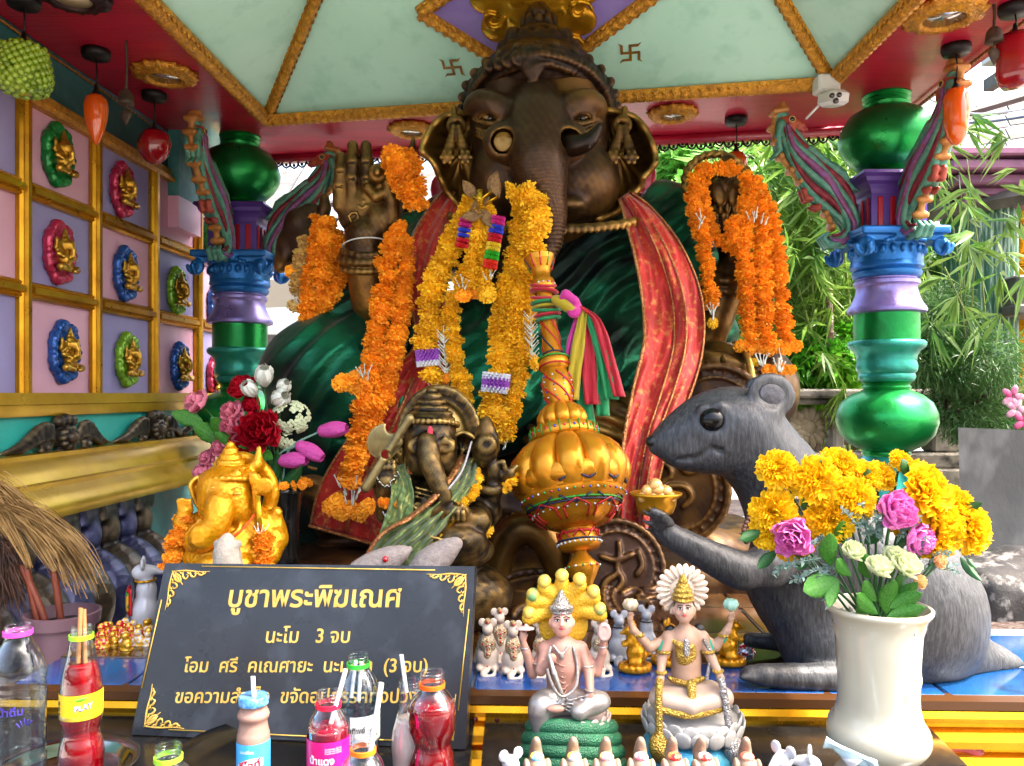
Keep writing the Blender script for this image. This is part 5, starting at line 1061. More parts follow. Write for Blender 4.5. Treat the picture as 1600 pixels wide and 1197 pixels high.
gd = lambda lab, x, y, fr, g='garlands hung on the great statue': thing('garland', lab, 'garland', fr.q(x, y), g)
f0 = Fr(2.2)
t = gd('short fluffy orange marigold garland hanging beside the raised bronze thumb', 630, 280, f0)
string(t, f0, [(612, 238, 20), (622, 262, 24), (636, 290, 20), (652, 322, 10)], 21, 'o', .5); string(t, f0, [(632, 236, 5), (645, 265, 8), (655, 300, 4)], 17, 'o', .5); string(t, f0, [(606, 245, 18), (616, 280, 20), (628, 305, 14)], 13, 'o', .55)
f5 = Fr(2.32)
t = gd('looped orange marigold garland with a pale inner string left of the raised bronze hand', 500, 420, f5)
for pts, R, c in (([(498, 340, 0), (490, 400, 8), (484, 450, 8), (478, 502, 4)], 15, 'o'), ([(512, 345, 8), (508, 400, 16), (500, 450, 14), (486, 500, 8)], 15, 'o'), ([(530, 372, 0), (534, 420, 8), (518, 460, 8), (494, 496, 4)], 16, 'o'), ([(478, 372, -4), (468, 410, 0), (466, 460, 0)], 12, 'p'), ([(518, 352, 0), (526, 380, 0)], 13, 'o')): string(t, f5, pts, R, c, .55)
jas(t, f5, 467, 452, 4, 7, 26, 10, 9); flower(t, f5, 461, 478, 4, 13, 'p'); flower(t, f5, 455, 424, 0, 11, 'o')
t = gd('long orange marigold garland falling from the raised wrist down the red scarf', 600, 500, f0)
string(t, f0, [(618, 352, 10), (606, 420, 20), (596, 480, 40), (585, 540, 60), (580, 590, 74), (568, 650, 84), (556, 710, 90), (548, 752, 90)], 19, 'o', .52)
string(t, f0, [(630, 362, 0), (634, 420, 10), (628, 480, 30), (618, 540, 52), (606, 600, 70), (585, 650, 84), (570, 700, 86)], 16, 'o', .52)
for x, y in ((534, 598), (548, 600), (560, 607), (572, 596), (556, 590)): flower(t, f0, x, y, 84, 15, 'o')
jas(t, f0, 570, 575, 92, 5, 16, 20, 9); jas(t, f0, 548, 744, 96, 9, 40, 34, 11)
for x, y in ((518, 792), (532, 800), (546, 796), (560, 802), (574, 792), (525, 784)): flower(t, f0, x, y, 96, 14, 'o')
t = gd('thick yellow marigold garland left of the trunk with a purple and white ring', 700, 470, f0)
string(t, f0, [(738, 318, 70), (722, 350, 66), (700, 395, 56), (680, 440, 52), (668, 490, 52), (665, 545, 56)], 20, 'y', .45); string(t, f0, [(730, 330, 54), (704, 380, 48), (684, 430, 46), (672, 480, 46), (682, 530, 56)], 15, 'y', .48)
string(t, f0, [(742, 400, 64), (722, 440, 60), (708, 470, 60), (706, 520, 62), (714, 570, 66), (724, 620, 68), (736, 665, 70), (744, 700, 70)], 15, 'y', .5)
rings(t, f0, 668, 547, 670, 572, 62, 18, ['violet', 'violet', 'white']); string(t, f0, [(671, 572, 62), (676, 588, 62), (680, 600, 62)], 19, 'y', .4); jas(t, f0, 680, 592, 66, 4, 16, 8, 7)
jstr(t, f0, 693, 520, 697, 578, 70, 10); flower(t, f0, 698, 590, 68, 9, 'o')
t = gd('thick yellow marigold garland right of the trunk, longest strand ending by the conch', 810, 470, f0)
string(t, f0, [(800, 302, 92), (828, 306, 96), (840, 330, 90), (836, 370, 78), (822, 420, 72), (806, 470, 70), (792, 530, 72), (778, 585, 76)], 21, 'y', .44)
string(t, f0, [(815, 318, 70), (812, 370, 70), (800, 420, 66), (786, 470, 66), (776, 530, 68)], 17, 'y', .46); string(t, f0, [(838, 380, 66), (834, 440, 66), (822, 500, 66), (812, 560, 70), (806, 610, 72), (796, 655, 74), (785, 690, 76)], 17, 'y', .47)
rings(t, f0, 776, 585, 773, 612, 80, 20, ['white', 'violet', 'violet', 'white']); string(t, f0, [(772, 612, 80), (770, 640, 82), (778, 664, 82), (790, 680, 80)], 21, 'y', .42)
jstr(t, f0, 828, 492, 832, 556, 78, 11); flower(t, f0, 835, 566, 76, 13, 'y'); jas(t, f0, 786, 682, 84, 4, 16, 8, 8)
t = gd('short yellow marigold loop with rainbow petal rings hanging in the centre of the trunk', 745, 400, f0)
string(t, f0, [(758, 318, 84), (748, 350, 84), (740, 390, 80), (738, 425, 78), (724, 458, 74)], 15, 'y', .48); string(t, f0, [(762, 322, 82), (766, 360, 82), (756, 410, 78), (758, 445, 76), (764, 465, 74)], 15, 'y', .48)
rings(t, f0, 729, 340, 721, 388, 88, 9.5, ['pink', 'pink', 'blue', 'blue', 'red', 'red']); rings(t, f0, 779, 338, 765, 420, 92, 10.5, ['pink', 'pink', 'blue', 'blue', 'red', 'red', 'yellow', 'yellow', 'green', 'green', 'scarlet', 'scarlet'])
jas(t, f0, 724, 432, 84, 5, 18, 12, 8); jas(t, f0, 765, 420, 86, 4, 16, 10, 8); flower(t, f0, 724, 462, 84, 13, 'o'); flower(t, f0, 762, 460, 84, 14, 'y'); flower(t, f0, 744, 455, 78, 12, 'o')
lf_ = mesh('dry_leaf', thick(grid(lambda u, v: (math.sin(v*3.14)*.25*(u-.5)*2, .04*math.sin(u*6)+.1*math.sin(v*3), v), 5, 8), .01)); lf_.materials.append(M('dry_banana_leaf', '#5c4020', .6, 0, c2='#8c6a38', ns=12)); rb_ = M('gold_ribbon', '#c89a18', .25, .7)
for x, y, a in ((735, 330, .9), (748, 312, -.8), (765, 305, .3), (720, 340, 1.4), (780, 310, -.3), (752, 325, 2.6)): inst('dry_leaf', lf_, f0.q(x, y, 98), (0.2, a, rng.uniform(-.5, .5)), 36*f0.s, t)
for x0, y0, x1, y1 in ((748, 318, 768, 300), (752, 322, 750, 296), (756, 316, 735, 304), (760, 320, 778, 308)): ob('ribbon', tube([f0.q(x0, y0, 108), f0.q((x0+x1)/2-2, (y0+y1)/2, 112), f0.q(x1, y1, 104)], .008, 6, flat=.15), rb_, t)
f6 = Fr(2.3)
t = gd('orange marigold garland looped over the bronze lotus hand and noose ring, left strand', 1100, 380, f6)
string(t, f6, [(1152, 268, 20), (1125, 262, 24), (1098, 268, 26), (1084, 290, 24), (1086, 330, 24), (1098, 380, 22), (1106, 430, 20), (1110, 478, 18)], 14, 'o', .52); string(t, f6, [(1096, 272, 10), (1102, 330, 12), (1120, 372, 16), (1150, 390, 18)], 12, 'o', .55)
jas(t, f6, 1112, 478, 24, 5, 22, 10, 9); flower(t, f6, 1114, 505, 20, 9, 'y'); jas(t, f6, 1095, 330, 34, 4, 26, 8, 8)
t = gd('broad orange marigold garland of three strands hanging right of the lotus hand', 1190, 440, f6)
for pts, R in (([(1160, 270, 24), (1172, 300, 24), (1164, 340, 26), (1162, 400, 26), (1166, 470, 24), (1172, 540, 20)], 15), ([(1168, 285, 18), (1188, 330, 20), (1190, 400, 20), (1192, 470, 20), (1196, 545, 18)], 17), ([(1150, 340, 30), (1140, 368, 32), (1158, 385, 30)], 12), ([(1176, 280, 10), (1204, 340, 14), (1212, 400, 14), (1220, 470, 14), (1228, 545, 14)], 15)): string(t, f6, pts, R, 'o', .5)
for i in range(7): flower(t, f6, 1158+i*14, 541+(i % 2)*5, 24, 12, 'o', (0, -1, -.4))
jas(t, f6, 1190, 548, 26, 7, 30, 14, 10); jas(t, f6, 1216, 550, 26, 7, 30, 14, 10); jas(t, f6, 1183, 330, 34, 6, 22, 24, 9)
for i in range(4): flower(t, f6, 1198+i*12, 578, 24, 10, 'o', (0, -1, -.4))
flower(t, f6, 1180, 566, 20, 8, 'y')
# ---------- grey mouse
FUR = M('grey_brushed_fur_paint', '#2b2c2e', .45, 0, c2='#414244', ns=420, nd=2, lo=.4, hi=.66, stretch=(.6, .6, .12), c3='#1f2022', n3=240, bumps=[('n', 420, .45, .002), ('n', 90, .3, .004)])
Mf = Fr(1.47); m = Fg(Mf, .0052, 22)
ms = thing('mouse_statue', 'big dark grey mouse statue kneeling at the right and holding a gold bowl', 'mouse statue', Mf.q(1350, 1045))
m.L([(1036, 692, 0), (1070, 684, 0), (1118, 668, 0), (1165, 668, 0)], [17, 32, 49, 55], n=12); m.E(1030, 697, 0, 17, 14, 15, k=8); m.E(1090, 712, 14, 46, 24, 30); m.E(1130, 700, 20, 44, 38, 34)
m.L([(1165, 685, 0), (1215, 745, -5), (1262, 830, 0), (1300, 880, 0)], [55, 58, 76, 88], n=12); m.E(1275, 900, 0, 98, 105, 78); m.L([(1280, 850, 0), (1380, 900, 0), (1430, 960, 0)], [86, 98, 102], n=8); m.E(1408, 988, 10, 112, 106, 80)
m.L([(1225, 905, 0), (1290, 1010, 30), (1350, 1040, 60)], [60, 60, 45])
m.L([(1380, 1058, 70), (1290, 1060, 92), (1215, 1056, 96), (1172, 1052, 96)], [34, 21, 16, 12], n=10, k=8); [m.L([(1195, 1056+j*5, 96+j*7), (1160, 1054+j*4, 96+j*11)], [8, 5], k=3) for j in (-1, 0, 1)]
m.L([(1300, 1010, -40), (1230, 1004, -50), (1172, 1000, -50)], [26, 16, 12], k=8); m.L([(1470, 1010, 0), (1530, 1030, -5), (1583, 1042, -10)], [48, 27, 15], n=8, k=20)
m.L([(1235, 860, 56), (1200, 885, 80), (1158, 893, 92)], [38, 30, 25], k=14); m.L([(1158, 893, 92), (1105, 868, 104), (1050, 838, 108), (1034, 826, 108)], [25, 20, 15, 15], n=10, k=10)
for (x0, y0, x1, y1, x2, y2, d) in ((1036, 822, 1020, 806, 1003, 797, 122), (1042, 818, 1026, 802, 1012, 792, 128), (1048, 818, 1036, 804, 1024, 794, 126), (1036, 830, 1016, 818, 1002, 812, 112), (1040, 836, 1022, 830, 1008, 826, 98)): m.L([(x0, y0, d), (x1, y1, d+16), (x2, y2, d+17)], [6.5, 4.6, 1.8], k=1)
m.L([(1195, 640, 26), (1205, 620, 30)], [24, 20], k=14); m.E(1206, 616, 34, 41, 33, 10, rot=(0, .25, .25), k=6); m.E(1210, 614, 50, 29, 22, 12, rot=(0, .25, .25), op=1, k=6); m.E(1186, 612, -46, 26, 26, 8, k=6)
m.L([(1085, 655, 36), (1098, 640, 44), (1125, 634, 50), (1142, 648, 46)], [4, 6, 6, 4], k=8); m.E(1113, 657, 60, 18, 17, 14, op=1, k=4)
m.L([(1060, 718, 34), (1090, 716, 48), (1112, 700, 56), (1128, 704, 54)], 4, op=1, k=3)
def mcut(X, Y, Z): return 1.0-Z
ob('mouse_body', m.go(cut=mcut, disp=lambda V, n: .0006*fbm(V*np.array((1, 1, .35)), 260)+.0008*fbm(V, 50)), FUR, ms)
e = ob('eye', ball(Mf.q(1113, 656, 49), (.0225, .0185, .021), 28, 18), M('mouse_eye_black', '#060607', .22, spec=.35), ms); e['label'] = 'big round black eye'; ob('nose', TR(ball((0, 0, 0), (.014, .016, .012), 14, 10), Mf.q(1020, 690, 2)), M('nose_black', '#141416', .4, bump=('n', 200, .6, .002)), ms)
ob('ear_lining', TR(ball((0, 0, 0), (.026, .003, .019), 20, 10, rot=(0, .25, .25)), Mf.q(1207, 617, 41)), M('ear_dark_paint', '#2a2a2e', .5, 0, c2='#48484e', ns=70, bump=('n', 120, .6, .003)), ms)
bw = thing('gold_bowl', 'gold bowl heaped with round golden sweets in the paw of the grey mouse', 'bowl', Mf.q(1024, 800, 108)); c = Mf.q(1025, 805, 112); k = Mf.s
ob('bowl_body', lathe([(16*k, -.0), (24*k, 4*k), (28*k, 14*k), (29*k, 24*k), (36*k, 29*k), (37*k, 32*k), (33*k, 33*k), (26*k, 29*k)], 32, c), GOLD, bw)
sw = mesh('sweet', ball((0, 0, 0), 9*k, 10, 8)); sw.materials.append(M('gold_sweets', '#c8904a', .35, .4, c2='#d8b070', ns=80))
for x, y, d in [(a, b, d_) for d_ in (-10, 2, 14) for a, b in ((1004, 775), (1018, 774), (1032, 775), (1046, 776), (1011, 765), (1026, 763), (1039, 766), (1022, 756))]: inst('sweet', sw, Mf.q(x+rng.normal()*1.5+1, y+2, 112+d), None, rng.uniform(.85, 1.1), bw)
nk_ = thing('bead_necklace', 'brown and pearl bead necklace around the neck of the grey mouse', 'necklace', Mf.q(1190, 800, 60)); bdb = mesh('bead', ball((0, 0, 0), .0049, 8, 6)); bdb.materials.append(M('brown_beads', '#6c4c40', .3, .3)); bdp = mesh('bead', ball((0, 0, 0), .005, 8, 6)); bdp.materials.append(M('pearl_beads', '#b8b4bc', .25, .2))
for pts, me_ in (([(1262, 768, 92), (1232, 768, 94), (1200, 776, 92), (1176, 800, 84), (1162, 830, 84), (1166, 846, 86)], bdb), ([(1272, 782, 96), (1240, 776, 98), (1210, 786, 96), (1186, 808, 90), (1172, 836, 88)], bdp)):
    for p in spl(pts, 24): inst('bead', me_, Mf.q(*p), None, rng.uniform(.9, 1.15), nk_)
# ---------- golden mace
Pa, Pb = P(915, 920, 1.7), P(843, 405, 1.98); mc_ = thing('golden_mace', 'huge jewelled golden mace with lobed head standing before the statue', 'mace', Pa)
MG = M('golden_mace_paint', '#d08a1c', .3, .6, c2='#c07a12', ns=6, rvar=.08, bump=('n', 30, .08, .002)); MR = M('mace_red_enamel', '#b01c1c', .35, .1); MGR = M('mace_green_enamel', '#2c8a2c', .35, .1); MBL = M('mace_dark_enamel', '#1c2038', .35)
dir_ = (Pb-Pa).normalized(); Lm = (Pb-Pa).length
def ax(y):      # world point on the axis seen at picture row y
    lo, hi = 0.0, 1.0
    for _ in range(30):
        mid = (lo+hi)/2; p = Pa.lerp(Pb, mid); yy = CY-(p.z-H)/p.y*F
        if yy > y: lo = mid
        else: hi = mid
    return Pa.lerp(Pb, lo)
def mp_(name, pr, mt=None, fn=None, n=48, par=None):
    pts = [ax(y) for y, r in pr]; return ob(name, tube(pts, [r*p.y/F for (y, r), p in zip(pr, pts)], n, up=(0, -1, 0), fn=fn), mt or MG, par or mc_, angle=50)
mp_('finial', [(919, 10), (910, 14), (900, 20), (888, 27), (884, 27), (874, 17), (866, 11), (860, 11)], fn=lambda a, t: 1+.05*np.cos(a*10)*(t < .35))
mp_('lower_ring', [(862, 18), (858, 30), (852, 34), (846, 34), (842, 31), (836, 31), (832, 27), (826, 27)])
mp_('lower_bowl', [(828, 27), (822, 44), (812, 58), (798, 70), (786, 77), (783, 82), (776, 84), (772, 80), (764, 82)])
lob = lambda a, t: .84+.16*np.abs(np.cos(a*6))**.55
mp_('lobed_head', [(790, 62), (780, 78), (768, 88), (755, 94), (742, 97), (728, 95), (714, 88), (702, 76), (694, 64), (688, 52)], fn=lob, n=144)
mp_('petal_skirt', [(768, 84), (762, 92), (750, 95), (742, 94.5)], fn=lambda a, t: .94+.06*np.abs(np.cos(a*6+math.pi/2))**.8-.06*t, n=144)
mp_('petal_collar', [(702, 60), (696, 56), (690, 48), (686, 46)], fn=lambda a, t: 1+.05*np.sign(np.cos(a*7)), n=112)
mp_('jewelled_ring', [(690, 44), (688, 52), (684, 54), (672, 52), (670, 49), (668, 40)])
mp_('upper_lobes', [(672, 30), (668, 38), (660, 41), (652, 40), (642, 34), (634, 24), (630, 16)], fn=lambda a, t: .86+.14*np.abs(np.cos(a*5))**.55, n=120)
mp_('jewelled_neck', [(636, 16), (628, 20), (612, 24), (600, 24), (588, 21), (580, 18), (577, 22), (572, 24), (566, 24), (560, 22), (557, 16), (548, 14.5), (520, 13.5), (490, 12.5), (450, 12)])
mp_('cup_top', [(458, 15), (452, 18), (446, 19), (440, 18), (437, 14), (430, 13), (422, 16), (412, 22), (405, 25), (401, 24), (403, 18)])
def ringc(y, r, w_, mt, a0=0, a1=2*math.pi, tw=0, y1=None, nm='painted_line', n=28):
    pts = []
    for q in np.linspace(0, 1, n):
        a = a0+(a1-a0)*q; yy = y+((y1 if y1 else y)-y)*q; c = ax(yy); rr = (np.interp(yy, *r) if isinstance(r, tuple) else r)*c.y/F
        u = Vector((0, -1, 0)); u = (u-dir_*u.dot(dir_)).normalized(); v = dir_.cross(u); pts.append(c+u*math.cos(a)*rr+v*math.sin(a)*rr)
    ob(nm, tube(pts, w_*1.8/F, 5), mt, mc_)
prn = ([500, 520, 548, 580, 588, 600, 612, 628, 636], [13.2, 13.8, 14.8, 18.4, 21.4, 24.3, 24.3, 20.4, 16.5])
for i in range(6): ringc(586, prn, 1.8, MR, i*1.047, i*1.047+2.2, y1=634)
for i in range(5): ringc(500, prn, 1.6, (MR, MBL)[i % 2], i*1.257, i*1.257+2.6, y1=552)
for y, r, mt in ((574, 24.3, MR), (562, 24, MGR), (792, 75, MGR), (796, 73.5, MBL), (834, 31.5, MR), (846, 34.5, MBL), (554, 16, MBL)): ringc(y, r, 1.6, mt, n=60)
jw = {}
for n_, c_ in (('pearl', '#c8c8c0'), ('ruby', '#c01830'), ('emerald', '#1c8a3c'), ('sapphire', '#2038a0')): jw[n_] = mesh('jewel', ball((0, 0, 0), .0028, 8, 6)); jw[n_].materials.append(M(n_+'_jewel', c_, .15, .1, coat=.8))
ks = list(jw)
def jr(y, r, n, kinds, ph=0, s=1):
    c = ax(y); rr = r*c.y/F; u = Vector((0, -1, 0)); u = (u-dir_*u.dot(dir_)).normalized(); v = dir_.cross(u)
    for i in range(n):
        a = ph+i*2*math.pi/n
        if math.cos(a) > -.3: inst('jewel', jw[kinds[i % len(kinds)]], c+u*math.cos(a)*rr+v*math.sin(a)*rr, None, s, mc_)
jr(679, 53, 22, ['ruby', 'sapphire', 'ruby', 'emerald'], 0, 1.3); jr(850, 34.5, 26, ['pearl'], 0, 1.1); jr(886, 27.5, 14, ['emerald', 'pearl', 'ruby', 'pearl'], 0, 1); jr(781, 83, 44, ['emerald', 'ruby', 'sapphire', 'pearl'], 0, 1); jr(803, 67, 30, ['pearl'], 0, .9); jr(448, 19, 16, ['pearl', 'sapphire', 'ruby'], 0, .9)
for y in (592, 600, 608, 616, 624): jr(y, np.interp(y, *prn)+.3, 9, ['pearl', 'emerald', 'sapphire'], y*.7, .8)
for i in range(22): ringc(687, 54, 1.2, MGR, i*.2856+.14, i*.2856+.1401, y1=671, nm='green_bar', n=3)
for i in range(10): ringc(404, ([404, 422], [25, 17]), 1.5, (MR, MGR, MBL)[i % 3], i*.628, i*.6281, y1=422, nm='painted_bar', n=4)
for i in range(8):     # enamelled petals on the lower bowl
    a = i*.785; rr_ = ([766, 786, 800, 812, 824], [84, 79, 71, 60.5, 43])
    for sg in (-1, 1): ringc(788, rr_, 1.5, MBL, a+sg*.32, a, y1=800, n=6, nm='petal_line'); ringc(818, rr_, 1.5, MR, a+sg*.3, a+sg*.3, y1=804, n=5, nm='petal_line'); ringc(804, rr_, 1.8, MR, a+sg*.3, a, y1=794, n=6, nm='petal_line')
    for sg in (-1, 1): ringc(766, 85.5, 1.6, MR, a*.0+i*math.pi/6+sg*.26, i*math.pi/6, y1=754, n=6, nm='petal_line'); ringc(769, 86, 2.2, MBL, i*math.pi/6+sg*.26, i*math.pi/6, y1=757, n=6, nm='petal_line')
    for sg in (-1, 1): ringc(842, 33, 1.2, MR, a+sg*.3, a, y1=830, n=5, nm='petal_line')
# ribbons tied on the mace
rbt = thing('tied_ribbons', 'bundle of red, green, yellow and pink ribbons knotted on the mace shaft', 'ribbons', ax(470)); f_ = Fr(1.93)
CR = {n_: M(n_+'_ribbon_cloth', c_, .6, 0, sheen=.3, transl=.15, bumps=[('n', 60, .4, .003)]) for n_, c_ in (('red', '#b80c24'), ('green', '#0c8a4a'), ('yellow', '#b8a010'), ('pink', '#c82c8c'))}
for y, c_, r in ((446, 'red', 17), (456, 'red', 18.5), (465, 'red', 19), (474, 'green', 20), (484, 'green', 19.5), (480, 'yellow', 18.5), (492, 'red', 17), (498, 'green', 16.5)):
    c = ax(y); ob('wrap', tube([c+Vector((math.cos(a)*r*.0015, math.sin(a)*r*.0015, .004*math.sin(a+y))) for a in np.linspace(0, 6.5, 26)], .0085, 8, flat=.5), CR[c_], rbt)
def strip(c_, pts, w_=9, th=1.2, n=30):
    q_ = spl(pts, n)
    def fn(u, v):
        j = min(n-1, int(round(v*(n-1)))); x, y, d = q_[j][:3]; ww = w_*(.55+.45*min(1, v*2.5)); s_ = u*2-1; return f_.q(x+s_*ww, y+s_*ww*.12*math.sin(v*3), d+2.5*math.cos(s_*5+v*5)+1.2*math.sin(s_*9-v*12))
    ob('ribbon_strip', thick(grid(fn, 9, n), .0012), CR[c_], rbt)
strip('pink', [(905, 485, 26), (893, 530, 30), (888, 575, 30), (886, 620, 30)], 6); strip('yellow', [(912, 482, 34), (905, 530, 38), (898, 580, 40), (894, 625, 40)], 10); strip('green', [(912, 490, 20), (908, 560, 24), (912, 620, 26), (918, 668, 26)], 13)
strip('red', [(915, 490, 28), (918, 540, 32), (922, 590, 34), (926, 632, 34)], 12); strip('green', [(925, 490, 28), (936, 540, 32), (940, 600, 32), (942, 650, 30)], 10); strip('green', [(918, 488, 34), (934, 530, 38), (948, 580, 40), (956, 624, 38)], 11); strip('yellow', [(930, 500, 24), (942, 545, 28), (950, 590, 28), (955, 608, 28)], 4); strip('red', [(905, 478, 38), (932, 500, 42), (950, 555, 44), (968, 620, 42)], 9)
kn = Fg(f_, .0035, 3); kn.L([(868, 468, 24), (882, 474, 30), (896, 482, 34)], [7, 10, 10], n=6); ob('knot', kn.go(), CR['yellow'], rbt); kn = Fg(f_, .0035, 3); kn.ring(897, 482, 36, 7, 4.5, ry=10, dz=0); kn.L([(878, 466, 34), (884, 460, 36), (898, 470, 40)], [5, 7, 7]); kn.E(897, 482, 38, 6, 8, 6); ob('knot', kn.go(), CR['pink'], rbt)
# ---------- flowers
def petal(w_, h_, curl, cup, n=5, m=6, ruf=0, seed=0):
    def fn(u, v):
        s_ = (u*2-1); ww = w_*math.sin(math.pi*min(1, .12+v*.62))**.7*(1 if v < .9 else .93); r_ = ruf*math.sin(s_*7+seed)*v*v
        return (s_*ww, cup*v*(1-s_*s_*.0)-curl*v**3+s_*s_*cup*.5*-1+r_, v*h_-(curl*.4*v**4)+.04*math.sin(s_*5+seed)*v)
    return grid(fn, n, m)
def rosem(lay, seed, op=1.0):
    r = np.random.default_rng(seed); o = []
    for i in range(lay):
        t = i/(lay-1); a = i*2.4+r.normal()*.15; h_ = .95-.15*t; p = petal(.28+.42*t, h_, (.05+.35*t*t)*op, .1+.3*t, 6, 6, .04, i)
        tilt = -.05+.85*t*t*op+.15*t; p = TR(p, (0, 0, 0), (-tilt, 0, 0)); p = TR(p, (0, .04+.1*t, -.1*t)); o.append(TR(p, (0, 0, 0), (0, 0, a)))
    return J(*o)
def carn(n, seed):
    r = np.random.default_rng(seed); o = []
    for i in range(n):
        t = ((i+.5)/n)**.75; a = i*2.4+r.normal()*.2; p = petal(.17+.12*t, .5+.5*t, .12*t+r.normal()*.05, .08, 6, 5, .12, i*1.7); p = TR(p, (0, 0, 0), (-(t*1.75+r.normal()*.12), 0, 0)); o.append(TR(p, (0, .02, .05), (0, 0, a)))
    return J(*o)
FM = lambda n_, a, b, **k: M(n_, a, .5, 0, c2=b, ns=14, transl=.2, spec=.25, bump=('n', 40, .2, .004), **k)
YF, PF, WF, RF, LPF, CF = FM('silk_yellow_petals', '#fcc000', '#ffda28'), FM('silk_magenta_petals', '#e05ab8', '#f4a8dc'), FM('silk_cream_petals', '#d4dca8', '#e8ecd0'), FM('silk_red_petals', '#b00c24', '#c81830'), FM('silk_pale_pink_petals', '#e09aa8', '#d8607c'), FM('silk_coral_petals', '#e89070', '#ecd890')
LG = M('silk_green_leaf', '#24641c', .42, 0, c2='#4c8c2c', ns=25, transl=.25, bump=('x', 30, .3, .002)); LGD = M('silk_dark_leaf', '#1c4c24', .5, 0, c2='#2c6430', ns=25, transl=.2); STM = M('plastic_stem', '#2a5a2a', .45)
fm = {}
for k_, mt, mm in (('Y', YF, [carn(70, 1), carn(66, 2)]), ('P', PF, [rosem(20, 3), rosem(18, 4)]), ('W', WF, [rosem(15, 5, .25), rosem(15, 6, .3)]), ('R', RF, [rosem(24, 7)]), ('K', LPF, [rosem(11, 8, 1.2)]), ('B', CF, [rosem(9, 9, .1)])):
    fm[k_] = []
    for g_ in mm: me = mesh('flower', g_); me.materials.append(mt); fm[k_].append(me)
lfm = []
for mt in (LG, LGD):
    g_ = thick(grid(lambda u, v: ((u-.5)*.52*math.sin(math.pi*v)**.8*(1+.08*math.sin(v*40)), -.12*abs(u-.5)*2*math.sin(math.pi*v)+.25*v*v, v), 7, 14), .008); me = mesh('leaf', g_); me.materials.append(mt); lfm.append(me)
def put(t, me, p, d, s, nm): inst(nm, me, p, (Vector(d)+Vector(rng.normal(size=3)*.12)).to_track_quat('Z', 'Y').to_euler(), s, t)
def stem(t, a, b, r=.0022, sag=.0): ob('stem', tube([a, Vector(a).lerp(b, .5)+Vector((0, 0, sag)), b], r, 5, seg=8), STM, t)
V_ = Fr(1.125); vs = thing('ceramic_vase', 'tall cream ceramic vase with embossed vines, filled with white gravel', 'vase', V_.q(1375, 1215)); c = V_.q(1372, 1205); k = V_.s
CE = M('cream_glazed_ceramic', '#b8b29c', .22, 0, c2='#aca48c', ns=3, coat=.5, bump=('n', 12, .08, .004))
vp = [(.1, -18), (60, -18), (66, -12), (62, 0), (50, 10), (48, 16), (60, 28), (73, 44), (76, 58), (73, 72), (65, 86), (60, 106), (60, 150), (62, 190), (65, 225), (72, 244), (78, 252), (79, 258), (74, 260), (70, 250), (62, 225), (57, 200)]
def vfn(a, t, z): e_ = z/1.0; return 1
vm = lathe([(r*k, z*k) for r, z in spl([(a, b, 0) for a, b in vp], 90)[:, :2]], 120, c, cap=False)
vv = V3(vm[0]).copy(); ang = np.arctan2(vv[:, 1]-c.y, vv[:, 0]-c.x); zz = (vv[:, 2]-c.z)/k; rel = np.clip(np.sin(ang*5+zz*.05+1.8*np.sin(zz*.06))*np.sin(zz*.085+ang*3), 0, 1)**2*((zz > 70) & (zz < 235) & (ang > -1.35))
vv[:, 0] += (vv[:, 0]-c.x)*rel*.05; vv[:, 1] += (vv[:, 1]-c.y)*rel*.05; ob('vase_body', (vv, vm[1]), CE, vs)
gp = V_.q(1372, 968); o = []
for i in range(260): a = rng.uniform(0, 6.3); rr = 66*k*math.sqrt(rng.uniform()); o.append(ball(gp+Vector((rr*math.cos(a), rr*math.sin(a), rng.uniform(-.003, .004))), rng.uniform(.0028, .0045), 5, 4))
o.append(lathe([(.01, -.004), (66*k, -.004)], 24, gp)); ob('gravel', J(*o), M('white_gravel', '#c4c2bc', .5, c2='#a4a29c', ns=60), vs, kind='stuff')
fw = thing('flower_bunch', 'bunch of artificial yellow marigolds, pink roses and pale green roses in the cream vase', 'flowers', V_.q(1372, 970)); root = V_.q(1368, 985)
def bq(t, fr, root, lst, nm=None):
    for k_, x, y, d, R, fx, fz in lst:
        p = fr.q(x, y, d); dv = Vector((fx, -1, fz)).normalized(); me = fm[k_][rng.integers(len(fm[k_]))]
        put(t, me, p-dv*R*fr.s*.35, dv, R*fr.s, {'Y': 'marigold_flower', 'P': 'rose', 'W': 'rosebud', 'R': 'rose', 'K': 'rose', 'B': 'rosebud'}[k_]); stem(t, root+Vector((rng.normal()*.008, rng.normal()*.006, 0)), p-dv*R*fr.s*.4, .0018)
bq(fw, V_, root, [('Y', 1212, 728, 0, 36, -.6, .8), ('Y', 1275, 748, 12, 46, -.2, .5), ('Y', 1312, 722, -14, 38, 0, 1), ('Y', 1338, 775, 22, 42, .1, .5), ('Y', 1300, 812, 20, 44, -.1, .1), ('Y', 1204, 800, 6, 42, -.7, .3), ('Y', 1196, 832, -2, 34, -.8, 0), ('Y', 1378, 738, -20, 30, .2, 1), ('Y', 1455, 762, 14, 56, .4, .6), ('Y', 1480, 832, 16, 50, .5, .1), ('Y', 1532, 828, -6, 44, .9, .2), ('Y', 1410, 716, -22, 22, .3, 1), ('Y', 1352, 740, -8, 34, 0, .8), ('Y', 1420, 800, -4, 40, .2, .2), ('Y', 1240, 850, -10, 40, -.3, -.2), ('Y', 1500, 790, -10, 40, .5, .5),
  ('P', 1240, 838, 34, 42, -.35, .15), ('P', 1404, 797, 40, 42, .2, .3), ('P', 1440, 842, 30, 34, .4, 0), ('W', 1330, 860, 44, 26, -.2, 1.6), ('W', 1373, 886, 52, 30, .0, 1.6), ('W', 1415, 882, 52, 33, .2, 1.5), ('W', 1400, 868, 36, 26, .1, 1.6), ('B', 1468, 876, 40, 17, .9, .5), ('B', 1437, 908, 52, 17, .9, .4)])
